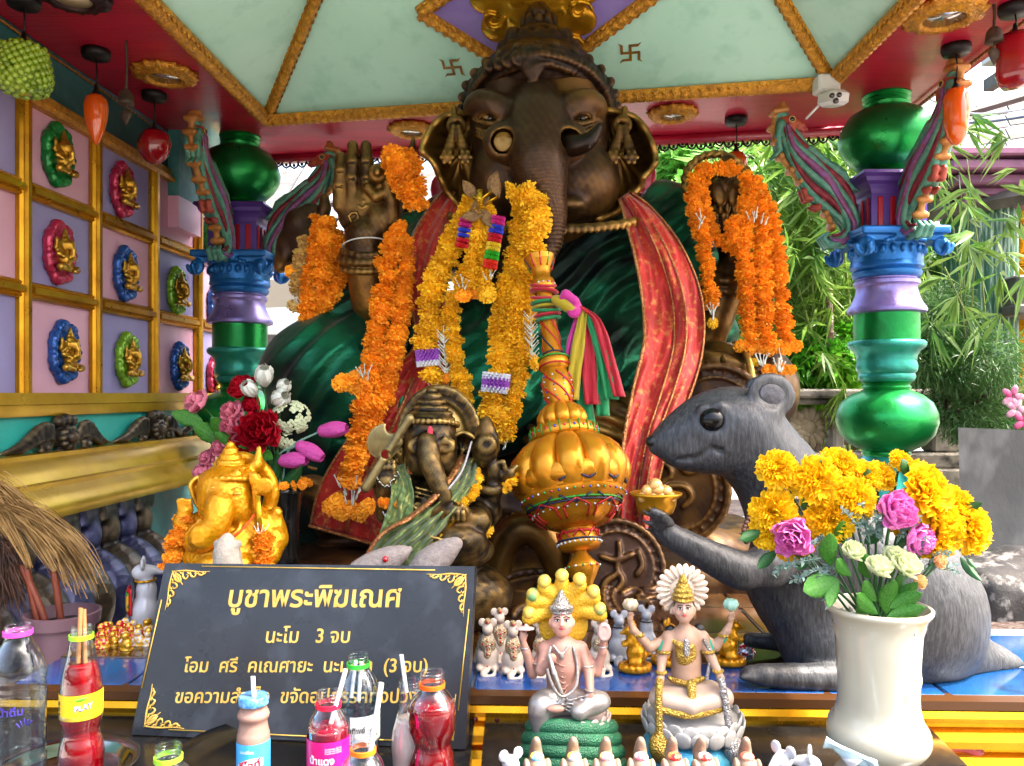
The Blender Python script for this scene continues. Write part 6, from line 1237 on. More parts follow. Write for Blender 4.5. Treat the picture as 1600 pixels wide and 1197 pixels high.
def lv(t, fr, lst, k_=0):
    for x0, y0, x1, y1, d, w_ in lst:
        a, b = fr.q(x0, y0, d), fr.q(x1, y1, d+12); L = (b-a).length; o = inst('leaf', lfm[k_], a, (b-a).to_track_quat('Z', 'Y').to_euler(), (L*w_, L*.8, L), t)
        R = (b-a).normalized(); yv = Vector((0, -1, .3)); xv = yv.cross(R).normalized(); yv = R.cross(xv); o.rotation_euler = Matrix((xv, yv, R)).transposed().to_euler()
lv(fw, V_, [(1310, 905, 1248, 925, 40, 1.0), (1300, 885, 1290, 828, 34, 1), (1330, 900, 1300, 872, 44, .9), (1310, 905, 1290, 950, 40, .8), (1370, 940, 1342, 905, 46, .9), (1372, 960, 1330, 925, 50, .8), (1385, 960, 1392, 900, 48, .9), (1390, 950, 1440, 925, 52, .9), (1385, 965, 1445, 948, 54, .8), (1400, 950, 1432, 905, 44, .8), (1360, 905, 1345, 862, 30, 1), (1410, 925, 1405, 890, 40, 1), (1320, 850, 1310, 810, 20, 1), (1355, 970, 1335, 940, 40, .7)])
lv(fw, V_, [(1190, 830, 1152, 845, 0, .8), (1215, 860, 1180, 890, 4, .7), (1300, 750, 1275, 718, -10, .8), (1360, 760, 1350, 730, -6, 1), (1430, 740, 1400, 720, -6, 1), (1500, 800, 1535, 785, -10, .8), (1500, 870, 1530, 910, 6, .6), (1510, 870, 1525, 890, 8, .7), (1400, 860, 1420, 830, 10, 1), (1350, 850, 1380, 830, 6, 1), (1270, 800, 1250, 775, 0, 1), (1450, 890, 1475, 860, 10, .7), (1270, 870, 1240, 890, 10, .8)], 1)
spg = M('grey_green_sprig', '#8ca49c', .6, 0, c2='#5c7c6c', ns=30, transl=.2); C_, D_ = [], []; st = []
for x0, y0, x1, y1 in ((1300, 870, 1228, 888), (1320, 880, 1268, 900), (1360, 850, 1330, 800), (1380, 850, 1360, 805), (1380, 840, 1385, 800), (1430, 870, 1462, 840), (1440, 890, 1490, 880), (1300, 850, 1260, 850), (1400, 850, 1430, 800), (1310, 890, 1290, 930)):
    for j in range(3):
        b = V_.q(x1+rng.normal()*12, y1+rng.normal()*10, 34+rng.normal()*6); a = V_.q(x0, y0, 20); pts = spl([a, a.lerp(b, .6)+Vector((0, 0, .004)), b], 10); st.append(tube(pts, .0007, 4))
        for p in pts[3:]:
            for _ in range(4): C_.append(p); D_.append(rng.normal(size=3))
ob('sprig_stems', J(*st), spg, fw, kind='stuff'); ob('sprig_leaves', leaves(V3(C_), V3(D_), .0085, .0045, 0), spg, fw, smooth=False, kind='stuff')
# left bouquet
Bf = Fr(1.95); bk_ = thing('dark_vase', 'narrow black vase behind the gold seated statue', 'vase', Bf.q(440, 880)); c = Bf.q(440, 880)
ob('vase_body', lathe([(.04, -.01), (.045, .02), (.04, .1), (.05, .17), (.058, .185), (.05, .186), (.035, .15)], 28, c), BLK, bk_); o = thing('flower_ring_band', 'ring of orange marigolds around the rim of the narrow black vase', 'garland', Bf.q(440, 755))
for i in range(16): a = i*.39; inst('marigold', BL['o'][i % 4], Bf.q(440, 755)+Vector((.062*math.cos(a), .062*math.sin(a), 0)), (rng.normal(), rng.normal(), 0), .014, o)
bf = thing('flower_bouquet', 'bouquet of red, pink and white artificial flowers with drooping pink tulips beside the left column', 'flowers', Bf.q(440, 760)); root = Bf.q(440, 775)
bq(bf, Bf, root, [('R', 405, 672, 40, 44, .1, .3), ('R', 378, 604, 6, 30, -.2, .9), ('R', 392, 628, 0, 22, -.4, .5), ('R', 372, 690, 10, 30, -.6, 0), ('K', 306, 628, 0, 28, -.6, .6), ('K', 362, 643, 10, 28, -.1, .8), ('K', 362, 668, 14, 34, -.3, .5), ('K', 345, 698, 10, 28, -.7, .3), ('K', 316, 738, -4, 26, -.9, .2), ('K', 382, 718, 0, 24, -.2, .4), ('K', 322, 715, 0, 20, -.8, .4)])
WL_ = M('white_lily_petals', '#d4d8c8', .5, 0, c2='#e4e4dc', ns=10, transl=.2); HY = M('cream_hydrangea_petals', '#b8c490', .55, 0, c2='#d8dcb8', ns=20, transl=.2); TU = FM('pink_tulip_petals', '#c03a8c', '#d860a8')
lm = J(*[TR(petal(.3, 1.2, .5, .1, 5, 7), (0, 0, 0), (-.55, 0, i*0)) if 0 else TR(TR(petal(.3, 1.2, .5, .1, 5, 7), (0, .05, 0), (-.5, 0, 0)), (0, 0, 0), (0, 0, i*1.047)) for i in range(6)]); me = mesh('lily', lm); me.materials.append(WL_)
for x, y, R, fx, fz in ((412, 603, 26, .4, 1), (400, 618, 22, -.3, .6), (428, 628, 26, .8, .4), (436, 612, 20, .9, .9)): put(bf, me, Bf.q(x, y, 6), (fx, -1, fz), R*1.35*Bf.s, 'lily'); stem(bf, root, Bf.q(x, y, 4), .002)
fl4 = J(*[TR(ball((0, 0, 0), (.3, .26, .05), 6, 4), (.3*math.cos(a), .3*math.sin(a), 0)) for a in (0, 1.57, 3.14, 4.71)]); me = mesh('floret', fl4); me.materials.append(HY)
for i in range(46): d = Vector((rng.normal(), -abs(rng.normal())-.2, rng.normal())).normalized(); put(bf, me, Bf.q(455, 652, 10)+Vector((d.x*30, d.y*22, d.z*27))*Bf.s, d, 12*Bf.s, 'floret')
for i in range(14): d = Vector((rng.normal(), -abs(rng.normal())-.2, rng.normal())).normalized(); put(bf, me, Bf.q(448, 688, 10)+Vector((d.x*17, d.y*12, d.z*14))*Bf.s, d, 11*Bf.s, 'floret')
tm_ = J(*[TR(grid(lambda u, v: (.5*math.sin(math.pi*(.14+.7*v))**.75*(1-.04*(i%2))*math.sin((u-.5)*1.5*(1-.5*v*v)), .5*math.sin(math.pi*(.14+.7*v))**.75*(1-.05*(i%2))*math.cos((u-.5)*1.5), v*1.75), 7, 9), (0, 0, 0), (0, 0, i*1.047)) for i in range(6)], ball((0, 0, .3), (.4, .4, .45), 10, 8)); me = mesh('tulip', tm_); me.materials.append(TU)
for x, y, fx, fz, x2, y2 in ((500, 674, 1, .12, 470, 690), (466, 695, 1, -.5, 455, 708), (438, 720, 1, .05, 430, 722)): 
    p = Bf.q(x, y, 20); inst('tulip', me, p, Vector((fx, -.25, fz)).to_track_quat('Z', 'Y').to_euler(), 26*Bf.s, bf); ob('stem', tube([root, Bf.q((x+430)/2-14, (y+770)/2-18, 16), p], .0028, 6, seg=14), M('pale_stem', '#6c9480', .5) if x == 500 else bpy.data.materials['pale_stem'], bf)
lv(bf, Bf, [(318, 660, 268, 646, 6, 1), (350, 690, 300, 662, 8, 1), (362, 690, 330, 650, 4, 1), (400, 700, 380, 742, 24, .9), (396, 700, 430, 720, 26, .8), (380, 700, 335, 676, 14, .8), (415, 720, 385, 760, 24, .8), (405, 690, 372, 700, 30, .8)])
lv(bf, Bf, [(420, 770, 440, 700, 10, .5), (430, 770, 480, 725, 12, .6), (420, 770, 425, 705, 4, .6), (440, 770, 470, 745, 16, .7)], 1)
# ---------- gold seated statue at the left
def arm(s, pts, r): s.L(pts, r, k=8)
gf = Fr(1.6); gg = Fg(gf, .0036, 9); gs = thing('gold_statue', 'gold painted seated elephant-headed statue with marigold strings at both sides', 'statue', gf.q(345, 1000))
gg.E(352, 772, 20, 42, 42, 40); gg.E(336, 795, 34, 24, 26, 22); gg.E(372, 795, 30, 20, 26, 20); gg.E(348, 748, 14, 36, 18, 34)
for j, (y, r) in enumerate(((740, 33), (731, 28), (722, 22), (713, 17), (704, 12), (696, 7))): gg.E(360, y, 10, r, 7, r*.9, k=3)
gg.E(370, 745, 34, 9, 12, 8, k=3); [gg.E(352+38*math.sin(a), 748, 16+36*math.cos(a), 5, 5, 5, k=2) for a in np.linspace(-1.6, 1.6, 14)]
gg.L([(345, 785, 50), (340, 815, 62), (326, 842, 66), (304, 852, 60), (296, 838, 56)], [21, 18, 14, 10, 7], n=14, k=6); gg.ring(316, 838, 70, 9, 7)
gg.E(358, 860, 14, 58, 52, 44); gg.E(395, 822, 4, 34, 34, 32); gg.E(320, 830, 0, 32, 32, 30); gg.E(350, 925, 24, 90, 44, 60); gg.E(350, 975, 10, 100, 34, 66)
gg.L([(318, 820, 0), (296, 840, 14), (286, 815, 22), (290, 798, 24)], [20, 17, 13, 9]); [gg.L([(281+k*6, 798, 26), (279+k*6, 782-2*(k == 1), 28)], 3.6, k=2) for k in range(4)]
gg.L([(405, 822, 0), (428, 842, 8), (418, 866, 22), (390, 872, 34)], [24, 20, 18, 12]); gg.L([(408, 815, -10), (430, 825, 0), (432, 800, 6)], [18, 14, 9]); gg.L([(300, 872, 30), (330, 885, 50), (380, 880, 52)], [14, 16, 12])
gg.L([(385, 745, -6), (402, 725, -10), (405, 700, -14)], [10, 8, 4]); gg.ring(372, 770, -24, 56, 6, -.5, 2.2, 18, dz=0); gg.ring(372, 770, -24, 47, 3, -.5, 2.2, 16)
for y in (842, 850, 858): gg.L([(392, y-14, 34), (404, y, 34), (412, y+10, 26)], 2.4, k=2)
gg.L([(320, 876, 55), (345, 888, 62), (372, 884, 60)], 3, k=2); gg.L([(385, 800, 30), (372, 830, 46), (345, 850, 56)], 3.5, k=2)
GST = M('gold_statue_paint', '#d8920c', .3, .55, c2='#c07c08', ns=22, edge=('#f8cc50', .52, .62), bumps=[('v', 110, .35, .003), ('n', 90, .3, .002)], rvar=.08)
ob('body', gg.go(disp=lambda V, n: .0007*fbm(V, 170)), GST, gs)
ob('ear', fan(gf, (314, 765, 16), [(320, 742, 16), (305, 744, 20), (294, 757, 26), (298, 775, 22), (306, 792, 16), (318, 798, 14)], 8, lambda a, t: -6*math.sin(t*3.1)+5*(t > .8), .006, 40), GST, gs); ob('ear', fan(gf, (386, 768, 12), [(376, 745, 14), (392, 740, 20), (404, 746, 24), (408, 762, 26), (400, 778, 20), (390, 792, 14), (376, 795, 12)], 8, lambda a, t: -6*math.sin(t*3.1)+5*(t > .8), .006, 40), GST, gs)
for x, y in ((333, 772), (372, 771)): s_ = Fg(gf, .003, 2); s_.E(x, y, 56, 7, 3.2, 4); s_.L([(x-10, y-7, 54), (x, y-10, 57), (x+10, y-7, 54)], 1.8); ob('eye', s_.go(), GST, gs)
axe = Fg(gf, .003, 3); axe.L([(404, 838, 30), (400, 790, 34), (397, 752, 36)], 4.5); axe.E(412, 760, 36, 16, 14, 3.5); axe.E(396, 748, 36, 8, 10, 4); ob('axe', axe.go(), GST, gs)
ob('orange_cord', tube([gf.q(400, 802, 40), gf.q(375, 830, 66), (gf.q(345, 848, 72)), gf.q(312, 862, 70), gf.q(290, 856, 55)], .0022, 6, seg=20), M('orange_cord', '#d04808', .7), gs)
t = thing('garland', 'marigold string at the left side of the gold seated statue', 'garland', gf.q(285, 840)); string(t, gf, [(292, 805, 26), (284, 830, 30), (276, 855, 30), (270, 885, 28)], 14, 'o', .6); string(t, gf, [(284, 812, 14), (272, 850, 16), (262, 888, 14)], 13, 'o', .6)
t = thing('garland', 'marigold string with a yellow ribbon at the right side of the gold seated statue', 'garland', gf.q(415, 850)); string(t, gf, [(408, 832, 44), (410, 855, 46), (414, 888, 44)], 17, 'o', .5); ob('ribbon', tube([gf.q(402, 775, 42), gf.q(404, 805, 46), gf.q(406, 828, 46)], .0065, 6, flat=.25), rb_, t); jas(t, gf, 406, 822, 52, 4, 8, 12, 7)
def critter(name, lab, fr, pts, rs, mt, ears, eyes=(), cat='figurine', k=6):
    s = Fg(fr, .0026, k); s.L(pts, rs, n=10)
    for (x, y, d, r) in ears: s.E(x, y, d, r, r, 3, k=3)
    t = thing(name, lab, cat, fr.q(*pts[-1])); ob('body', s.go(disp=lambda V, n: .0005*fbm(V, 300)), mt, t)
    for x, y, d, r, m_ in eyes: ob('eye', ball(fr.q(x, y, d), r*fr.s, 10, 8), m_, t)
    return t
GRY = M('grey_beige_fur_paint', '#80746e', .7, 0, c2='#968a82', ns=120, bumps=[('n', 260, .9, .003)]); RUB = M('ruby_eye', '#b00818', .1, coat=1); IV = M('ivory_fur_paint', '#b0a494', .7, 0, c2='#988c7e', ns=60, bump=('w', 1, 0, 0) if 0 else ('n', 150, .8, .004))
critter('small_mouse', 'ivory grey furry mouse figurine climbing the front of the gold statue', Fr(1.42), [(356, 840, 0), (354, 856, 0), (356, 885, 0), (356, 940, 0)], [7, 17, 21, 26], IV, [(340, 850, 2, 7), (372, 850, 2, 7)])
critter('small_mouse', 'grey mouse figurine with a red eye peeking over the prayer board', Fr(1.5), [(640, 858, 0), (620, 868, 0), (595, 880, 0), (560, 905, 0), (540, 960, 0)], [5, 15, 21, 24, 26], GRY, [], [(602, 874, 20, 5, RUB)])
critter('small_mouse', 'plain grey mouse figurine back rising behind the top right of the prayer board', Fr(1.5), [(712, 850, 0), (690, 866, 0), (665, 892, 0), (650, 950, 0)], [11, 20, 26, 28], GRY, [])
# ---------- medium bronze seated statue
bf_ = Fr(1.74); AB = M('antique_brass_bronze', '#2c2012', .36, .65, c2='#15100a', ns=14, c3='#6c4e20', n3=12, edge=('#d8b060', .5, .58, 16), bumps=[('n', 120, .35, .002)], rvar=.08)
bz = thing('seated_deity', 'small antique bronze elephant-headed deity with round halo, axe and green shawl', 'statue', bf_.q(680, 1000)); s = Fg(bf_, .0036, 7)
s.E(672, 690, 22, 42, 48, 38); s.E(655, 715, 34, 20, 28, 22); s.E(693, 718, 30, 20, 30, 22); s.E(672, 662, 20, 38, 24, 34)
trp = [(668, 690, 56), (672, 722, 66), (684, 752, 72), (694, 778, 74), (684, 796, 74), (664, 800, 74), (652, 790, 72)]; s.L(trp, [15, 15, 13, 11, 9, 7, 5], n=20, k=5)
for p in spl(trp, 34)[4:]: s.E(p[0]-6, p[1], p[2]+7, 2.2, 2.2, 2.4, k=1)
for ex in (652, 696): s.E(ex, 697, 54, 9, 6, 5, k=2); s.L([(ex-13, 690, 52), (ex, 684, 57), (ex+13, 690, 52)], 2.4, k=2); s.ring(ex, 697, 56, 10, 1.8, ry=7, k=1) if 0 else s.ring(ex, 697, 56, 11, 1.6, ry=7)
for y, r in ((655, 38), (646, 34), (637, 28), (628, 22), (619, 16), (611, 9)): s.E(674, y, 16, r, 7, r*.85, k=2)
for a in np.linspace(-1.7, 1.7, 18): s.E(674+42*math.sin(a), 664-6*math.cos(a), 20+38*math.cos(a), 4, 5, 4, k=1)
s.E(686, 810, 20, 62, 60, 48); s.L([(640, 770, 0), (735, 770, 0)], 30); s.E(690, 860, 40, 80, 34, 50); s.E(716, 846, 62, 44, 30, 28); s.E(640, 870, 40, 50, 30, 40); s.E(690, 930, 20, 110, 60, 70)
s.L([(640, 770, 10), (606, 800, 22), (604, 765, 40), (604, 752, 44)], [22, 18, 13, 15]); [s.L([(594+k*7, 748, 48), (593+k*7.5, 730, 50), (593+k*7.5, 720, 48)], [4.4, 4, 3], k=2) for k in range(4)]; s.L([(590, 755, 48), (584, 745, 50)], 4, k=2)
s.L([(640, 760, -14), (600, 770, -4), (585, 745, 8)], [18, 14, 10]); s.E(586, 744, 16, 12, 12, 10)
s.L([(730, 770, 10), (762, 800, 14), (768, 770, 24), (770, 745, 28)], [24, 20, 14, 10]); s.ring(766, 762, 24, 16, 4, ry=5, dz=-14); s.E(772, 732, 30, 11, 14, 10); s.L([(785, 742, 28), (798, 738, 28), (808, 728, 28)], [9, 8, 3], k=3); s.L([(776, 724, 32), (786, 722, 34), (790, 734, 34)], 4, k=2)
s.L([(756, 720, 26), (758, 700, 26), (760, 680, 26), (760, 665, 26), (760, 654, 26)], [10, 20, 14, 9, 4], n=10); s.ring(760, 694, 42, 9, 2.4)
s.L([(750, 800, 20), (745, 815, 50), (712, 806, 66)], [24, 20, 12]); s.E(706, 798, 70, 26, 14, 14); [s.E(690+k*8, 789, 72, 5, 5, 6, k=1) for k in range(5)]; [s.L([(692+k*8, 800, 82), (692+k*8, 812, 80)], 3.5, k=1) for k in range(5)]
for r_, th in ((61, 4.5), (54, 2.5), (47, 2.5)): s.ring(686, 684, -10, r_, th, -.35, math.pi+.35, 26, ry=r_*1.27)
for a in np.linspace(-.3, math.pi+.3, 34): s.E(686+57*math.cos(a), 684-57*1.27*math.sin(a), -8, 4, 4, 4, k=1)
for j in range(5): s.L([(672+j*9, 838+j*8, 96-j*5), (705+j*6, 848+j*7, 96-j*6), (742+j*2, 836+j*9, 78-j*5)], 2.6, k=2)
for j in range(3): s.L([(650, 762+j*7, 54), (690, 772+j*8, 62), (728, 760+j*8, 44)], 2, k=1)
ob('body', s.go(disp=lambda V, n: .0008*fbm(V, 190)), AB, bz)
ob('halo', TR(lathe([(.001, 0), (60*bf_.s, 0), (60*bf_.s, .006), (.001, .006)], 40, s=(1, 1.27, 1)), bf_.q(686, 684, -16), (math.radians(90), 0, 0)), AB, bz)
for hb, o_ in (((625, 705, 20), [(640, 680, 24), (622, 682, 26), (608, 696, 28), (606, 715, 24), (620, 735, 16), (634, 742, 12)]), ((722, 705, 16), [(708, 682, 24), (724, 676, 28), (742, 686, 30), (748, 702, 26), (736, 722, 16), (724, 745, 8), (708, 738, 14)])): ob('ear', fan(bf_, hb, o_, 10, lambda a, t: -8*math.sin(t*3.1)+8*(t > .8)+1.5*math.sin(a*9)*t, .006, 44), AB, bz)
ax_ = Fg(bf_, .003, 3); ax_.L([(572, 762, 52), (600, 716, 52), (628, 672, 50), (640, 654, 50)], [8, 6, 6, 7]); ax_.E(600, 690, 50, 26, 28, 4, rot=(0, .5, 0)); ax_.E(612, 668, 50, 9, 9, 12, op=1, k=2); ax_.E(603, 710, 50, 7, 7, 12, op=1, k=2); ax_.ring(618, 690, 50, 8, 3, ry=5); ob('axe', ax_.go(), M('brassy_axe', '#7c6c40', .4, .6, c2='#4a3c20', ns=20, edge=('#d8c080', .5, .6)), bz)
GSH = M('green_gold_shawl', '#566c34', .36, .4, c2='#6c8444', ns=9, c3='#a89c50', n3=110, sheen=.3, bumps=[('n', 40, .3, .005), ('m', 300, .2, .001)])
sh_ = thing('green_shawl', 'shiny pale green shawl with gold border draped across the antique bronze deity', 'shawl', bf_.q(650, 830)); 
_, fn = ribbon('shawl_cloth', bf_, [(737, 716, 10, 15, 0), (724, 752, 58, 20, 0), (692, 796, 80, 23, 0), (655, 832, 88, 28, 0), (622, 862, 90, 38, 0), (606, 908, 84, 50, 0)], 36, 60, 7, 6.5, .002, GSH, sh_); ob('hem', tube([fn(1, v) for v in np.linspace(0, 1, 40)], .009, 6, flat=.4), HEM, sh_); ob('hem', tube([fn(0, v) for v in np.linspace(.3, 1, 30)], .007, 6, flat=.4), GOLD, sh_)
ribbon('shawl_cloth', bf_, [(620, 728, 30, 12, 0), (628, 760, 56, 16, 0), (625, 800, 66, 20, 0), (612, 850, 70, 24, 0)], 20, 40, 4, 4, .002, GSH, sh_)
tag(ob('white_thread', tube([bf_.q(737, 690, 40), bf_.q(722, 735, 78), bf_.q(700, 765, 98)], .0022, 6, seg=16), M('grey_cotton_thread', '#a49c98', .8)), 'white cotton thread across the shoulder of the antique bronze deity', 'thread')
tag(ob('red_powder_mark', ball(bf_.q(672, 676, 61), (.006, .003, .014), 10, 8), M('red_powder', '#c03848', .9)), 'red powder mark on the forehead of the antique bronze deity', 'powder mark')
t = thing('garland', 'small yellow flower string around the arm of the antique bronze deity', 'garland', bf_.q(760, 770)); string(t, bf_, [(745, 735, 30), (750, 752, 40)], 8, 'y', .6); string(t, bf_, [(798, 735, 20), (800, 752, 26), (785, 768, 30)], 9, 'y', .6); string(t, bf_, [(748, 758, 56), (738, 775, 66), (715, 790, 72)], 8, 'y', .5); flower(t, bf_, 758, 828, 50, 13, 'y'); jas(t, bf_, 752, 808, 54, 4, 12, 12, 7)
t = thing('garland', 'dried jasmine string with an orange flower on the open palm of the antique bronze deity', 'garland', bf_.q(605, 760)); [inst('jasmine_bud', bdm, bf_.q(590+i*4, 748+12*math.sin(i*.5), 62), (1+i, i*.7, i), 3.4*bf_.s, t) for i in range(9)]; string(t, bf_, [(590, 785, 56), (604, 788, 58), (620, 786, 56)], 9, 'o', .5); jas(t, bf_, 604, 798, 56, 3, 14, 6, 7)
# ---------- two painted seated figurines
SK = M('dusty_pink_skin_paint', '#94685a', .5, 0, c2='#a07868', ns=20, bump=('n', 120, .2, .001)); SKL = M('beige_skin_paint', '#a8866e', .45, 0, c2='#98765f', ns=20); FC = M('face_paint', '#c89480', .45); SIL = M('silver_paint', '#a8a49c', .32, .6, c2='#8c8480', ns=30, bump=('n', 120, .3, .002)); GLT = M('gold_glitter_paint', '#c0a048', .35, .7, c2='#8c6c2c', ns=160, bumps=[('v', 420, .9, .002)]); SLT = M('silver_glitter', '#b0aca8', .3, .7, c2='#787470', ns=160, bumps=[('v', 420, .9, .002)]); BLKP = M('black_paint', '#0c0a0c', .4); LIP = M('lip_paint', '#b02838', .4); WHP = M('white_eye_paint', '#d0ccc8', .4)
def face(t, fr, x, y, d, s=1, sk=FC):
    f = Fg(fr, .0013, 2); f.E(x, y, d, 15*s, 20*s, 15*s); f.E(x, y+11*s, d+4, 9*s, 9*s, 9*s); f.L([(x, y-3*s, d+14*s), (x, y+4*s, d+18*s)], [1.8*s, 2.8*s], k=2); f.E(x-9*s, y+4*s, d+7*s, 5*s, 5*s, 5*s); f.E(x+9*s, y+4*s, d+7*s, 5*s, 5*s, 5*s)
    for sx in (-1, 1): f.E(x+sx*6*s, y-2*s, d+16.5*s, 4*s, 2.2*s, 2.5*s, op=1, k=1); f.E(x+sx*15*s, y+1, d, 3*s, 6*s, 3*s)
    h = ob('head', f.go(), sk, t); q = fr.q
    for sx in (-1, 1):
        k = fr.s*s; ob('eye', ball(q(x+sx*6*s, y-2*s, d+13.2*s), (3.3*k, 1.6*k, 1.7*k), 10, 6), WHP, h); ob('pupil', ball(q(x+sx*6*s, y-2*s, d+14.4*s), (1.5*k, 1*k, 1.6*k), 8, 6), BLKP, h)
        ob('eyebrow', tube([q(x+sx*2*s, y-6*s, d+14.6*s), q(x+sx*6*s, y-7.6*s, d+14.2*s), q(x+sx*11*s, y-5.5*s, d+10.8*s)], .8*k, 5), BLKP, h); ob('eyeliner', tube([q(x+sx*2.6*s, y-2.6*s, d+15*s), q(x+sx*6*s, y-4.2*s, d+15.2*s), q(x+sx*10.5*s, y-2.8*s, d+12*s)], .6*k, 5), BLKP, h)
    k = fr.s*s; ob('lips', ball(q(x, y+9*s, d+14.6*s), (3.8*k, 1.6*k, 1.5*k), 10, 6), LIP, h); ob('forehead_mark', ball(q(x, y-11*s, d+13*s), (1*k, 1*k, 2.2*k), 6, 5), LIP, h)
    return h
SF = Fr(1.17); q = SF.q; v = thing('seated_figurine', 'seated figurine with yellow cobra hood, silver trousers and green coiled snake pedestal', 'figurine', q(890, 1190))
s = Fg(SF, .0022, 5); s.L([(880, 1092, 0), (880, 1040, 0), (878, 1018, 0)], [24, 28, 26]); s.L([(852, 1014, 0), (906, 1014, 0)], 13); s.L([(877, 1010, 0), (877, 990, 2)], 8, k=3)
for pts in ([(850, 1016, -6), (832, 1052, 4), (822, 1018, 10), (818, 1002, 12)], [(910, 1016, -6), (932, 1050, 2), (942, 1018, 6), (942, 1000, 8)], [(852, 1018, 6), (845, 1048, 20), (862, 1030, 32)], [(908, 1018, 4), (920, 1052, 14), (922, 1082, 34)]): s.L(pts, [9, 8, 6.5, 4.5][:len(pts)], k=3)
for x, y, d, ux in ((817, 996, 12, -1), (942, 994, 8, 1)):
    s.E(x, y, d, 6, 7, 4, k=2); [s.L([(x-4.5+j*3, y-4, d+1), (x-5+j*3.4, y-13-(j in (1, 2))*2, d+2)], [1.7, 1.2], k=1) for j in range(4)]; s.L([(x-ux*5, y+1, d+2), (x-ux*8, y-5, d+4)], [1.7, 1.3], k=1)
s.E(922, 1090, 38, 8, 9, 4, k=2); [s.L([(916+j*4, 1096, 40), (916+j*4, 1107-(j == 0)*2, 40)], [2, 1.5], k=1) for j in range(4)]; s.E(863, 1028, 34, 6, 7, 5); s.E(868, 1108, 44, 14, 6, 6, k=2); s.L([(848, 1165, 26), (850, 1178, 36)], [6, 5])
ob('torso', s.go(), SK, v); face(v, SF, 878, 972, 6, 1.15, FC)
s = Fg(SF, .0022, 4)
for j in range(6): s.L([(856+j*2, 1028+j*8, 22), (880, 1042+j*9, 29), (904-j*2, 1028+j*8, 20)], 1.6, k=1)
ob('robe_folds', s.go(), SK, v)
s = Fg(SF, .0024, 6); s.L([(885, 1095, 6), (925, 1098, 28), (905, 1112, 44)], [22, 17, 13]); s.E(935, 1096, 26, 19, 16, 18); s.L([(870, 1095, 6), (845, 1104, 26), (846, 1140, 26), (848, 1166, 24)], [22, 18, 13, 8], n=10); [s.L([(868-j*4, 1082+j*3, 26+j*2), (890, 1094+j*6, 42), (920+j*4, 1086+j*5, 40)], 1.8, k=1) for j in range(4)]
ob('trousers', s.go(), SIL, v)
s = Fg(SF, .002, 3); [s.E(877, y, 4, r, 5, r, k=1) for y, r in ((955, 18), (949, 17), (943, 14), (937, 11), (931, 7), (926, 4))]; [s.E(877+17*math.sin(a), 950, 4+17*math.cos(a), 3, 5, 3) for a in np.linspace(-1.6, 1.6, 11)]; ob('crown', s.go(disp=lambda V, n: .0004*fbm(V, 700)), SLT, v)
s = Fg(SF, .0026, 5); yh = Fg(SF, .0026, 5)
for x, y in ((826, 962), (832, 935), (850, 914), (878, 905), (906, 911), (928, 930), (938, 957)):
    s.L([(880, 970, -16), ((880+x)/2, (960+y)/2-6, -12), (x, y+4, -6)], [9, 12, 11], n=8, k=3); yh.L([(x, y, -10), (x+(880-x)*.02, y-6, -2), (x, y-2, 4)], [10, 10, 7], k=3)
s.E(880, 975, -18, 40, 40, 8)
HY2 = M('mustard_hood_paint', '#b88a10', .5, 0, c2='#d0a428', ns=30, bumps=[('v', 300, .5, .002)]); ob('cobra_hood', s.go(cut=lambda X, Y, Z: (1.5-(1000-615)/1250*1.19)-Z), HY2, v); ob('cobra_heads', yh.go(), M('green_cream_snake_paint', '#c0a040', .45, 0, c2='#5c8450', ns=26, nd=2, lo=.52, hi=.64), v, kind='stuff')
s = Fg(SF, .0018, 2); s.L([(860, 1012, 22), (855, 1045, 30), (868, 1080, 38), (882, 1088, 38), (900, 1072, 32), (902, 1040, 24), (896, 1012, 20)], 2.4, n=30); s.L([(864, 1008, 22), (877, 1022, 28), (890, 1008, 22)], 1.8, n=10); s.E(878, 1026, 28, 4, 5, 3); s.L([(858, 1024, 36), (866, 1052, 44), (878, 1084, 46)], [3, 4, 3]); [s.ring(x, y, d, r, 1.4, ry=2.5, dz=-r) for x, y, d, r in ((842, 1036, 10, 8), (918, 1040, 10, 9), (922, 1078, 34, 7), (820, 1012, 10, 6), (941, 1010, 6, 6))]; ob('silver_ornaments', s.go(), SIL, v)
s = Fg(SF, .0022, 3); s.E(944, 988, 16, 11, 16, 6); s.ring(944, 988, 20, 8, 1.6, ry=12); PPK = M('pearly_pink_paint', '#b89890', .35, .2); ob('shell', s.go(), PPK, v); s = Fg(SF, .0022, 3); s.E(820, 982, 14, 16, 3, 10); s.E(822, 978, 14, 3, 4, 3); ob('disc', s.go(), PPK, v)
for j, (y, r) in enumerate(((1136, 62), (1154, 68), (1174, 73), (1193, 76))): ob('snake_coil', tube([q(893+r*math.cos(a), y+1.5*math.sin(a*2), r*.75*math.sin(a)) for a in np.linspace(0, 6.2832, 60)], 11.5*SF.s, 14, cap=False), M('green_scale_paint', '#2c6c48', .45, 0, c2='#1f5438', ns=30, bumps=[('v', 420, .9, .0015)]) if j == 0 else bpy.data.materials['green_scale_paint'], v)
ob('pedestal_core', lathe([(60*SF.s, -.06), (60*SF.s, .015), (.001, .016)], 32, q(893, 1146)), bpy.data.materials['green_scale_paint'], v)
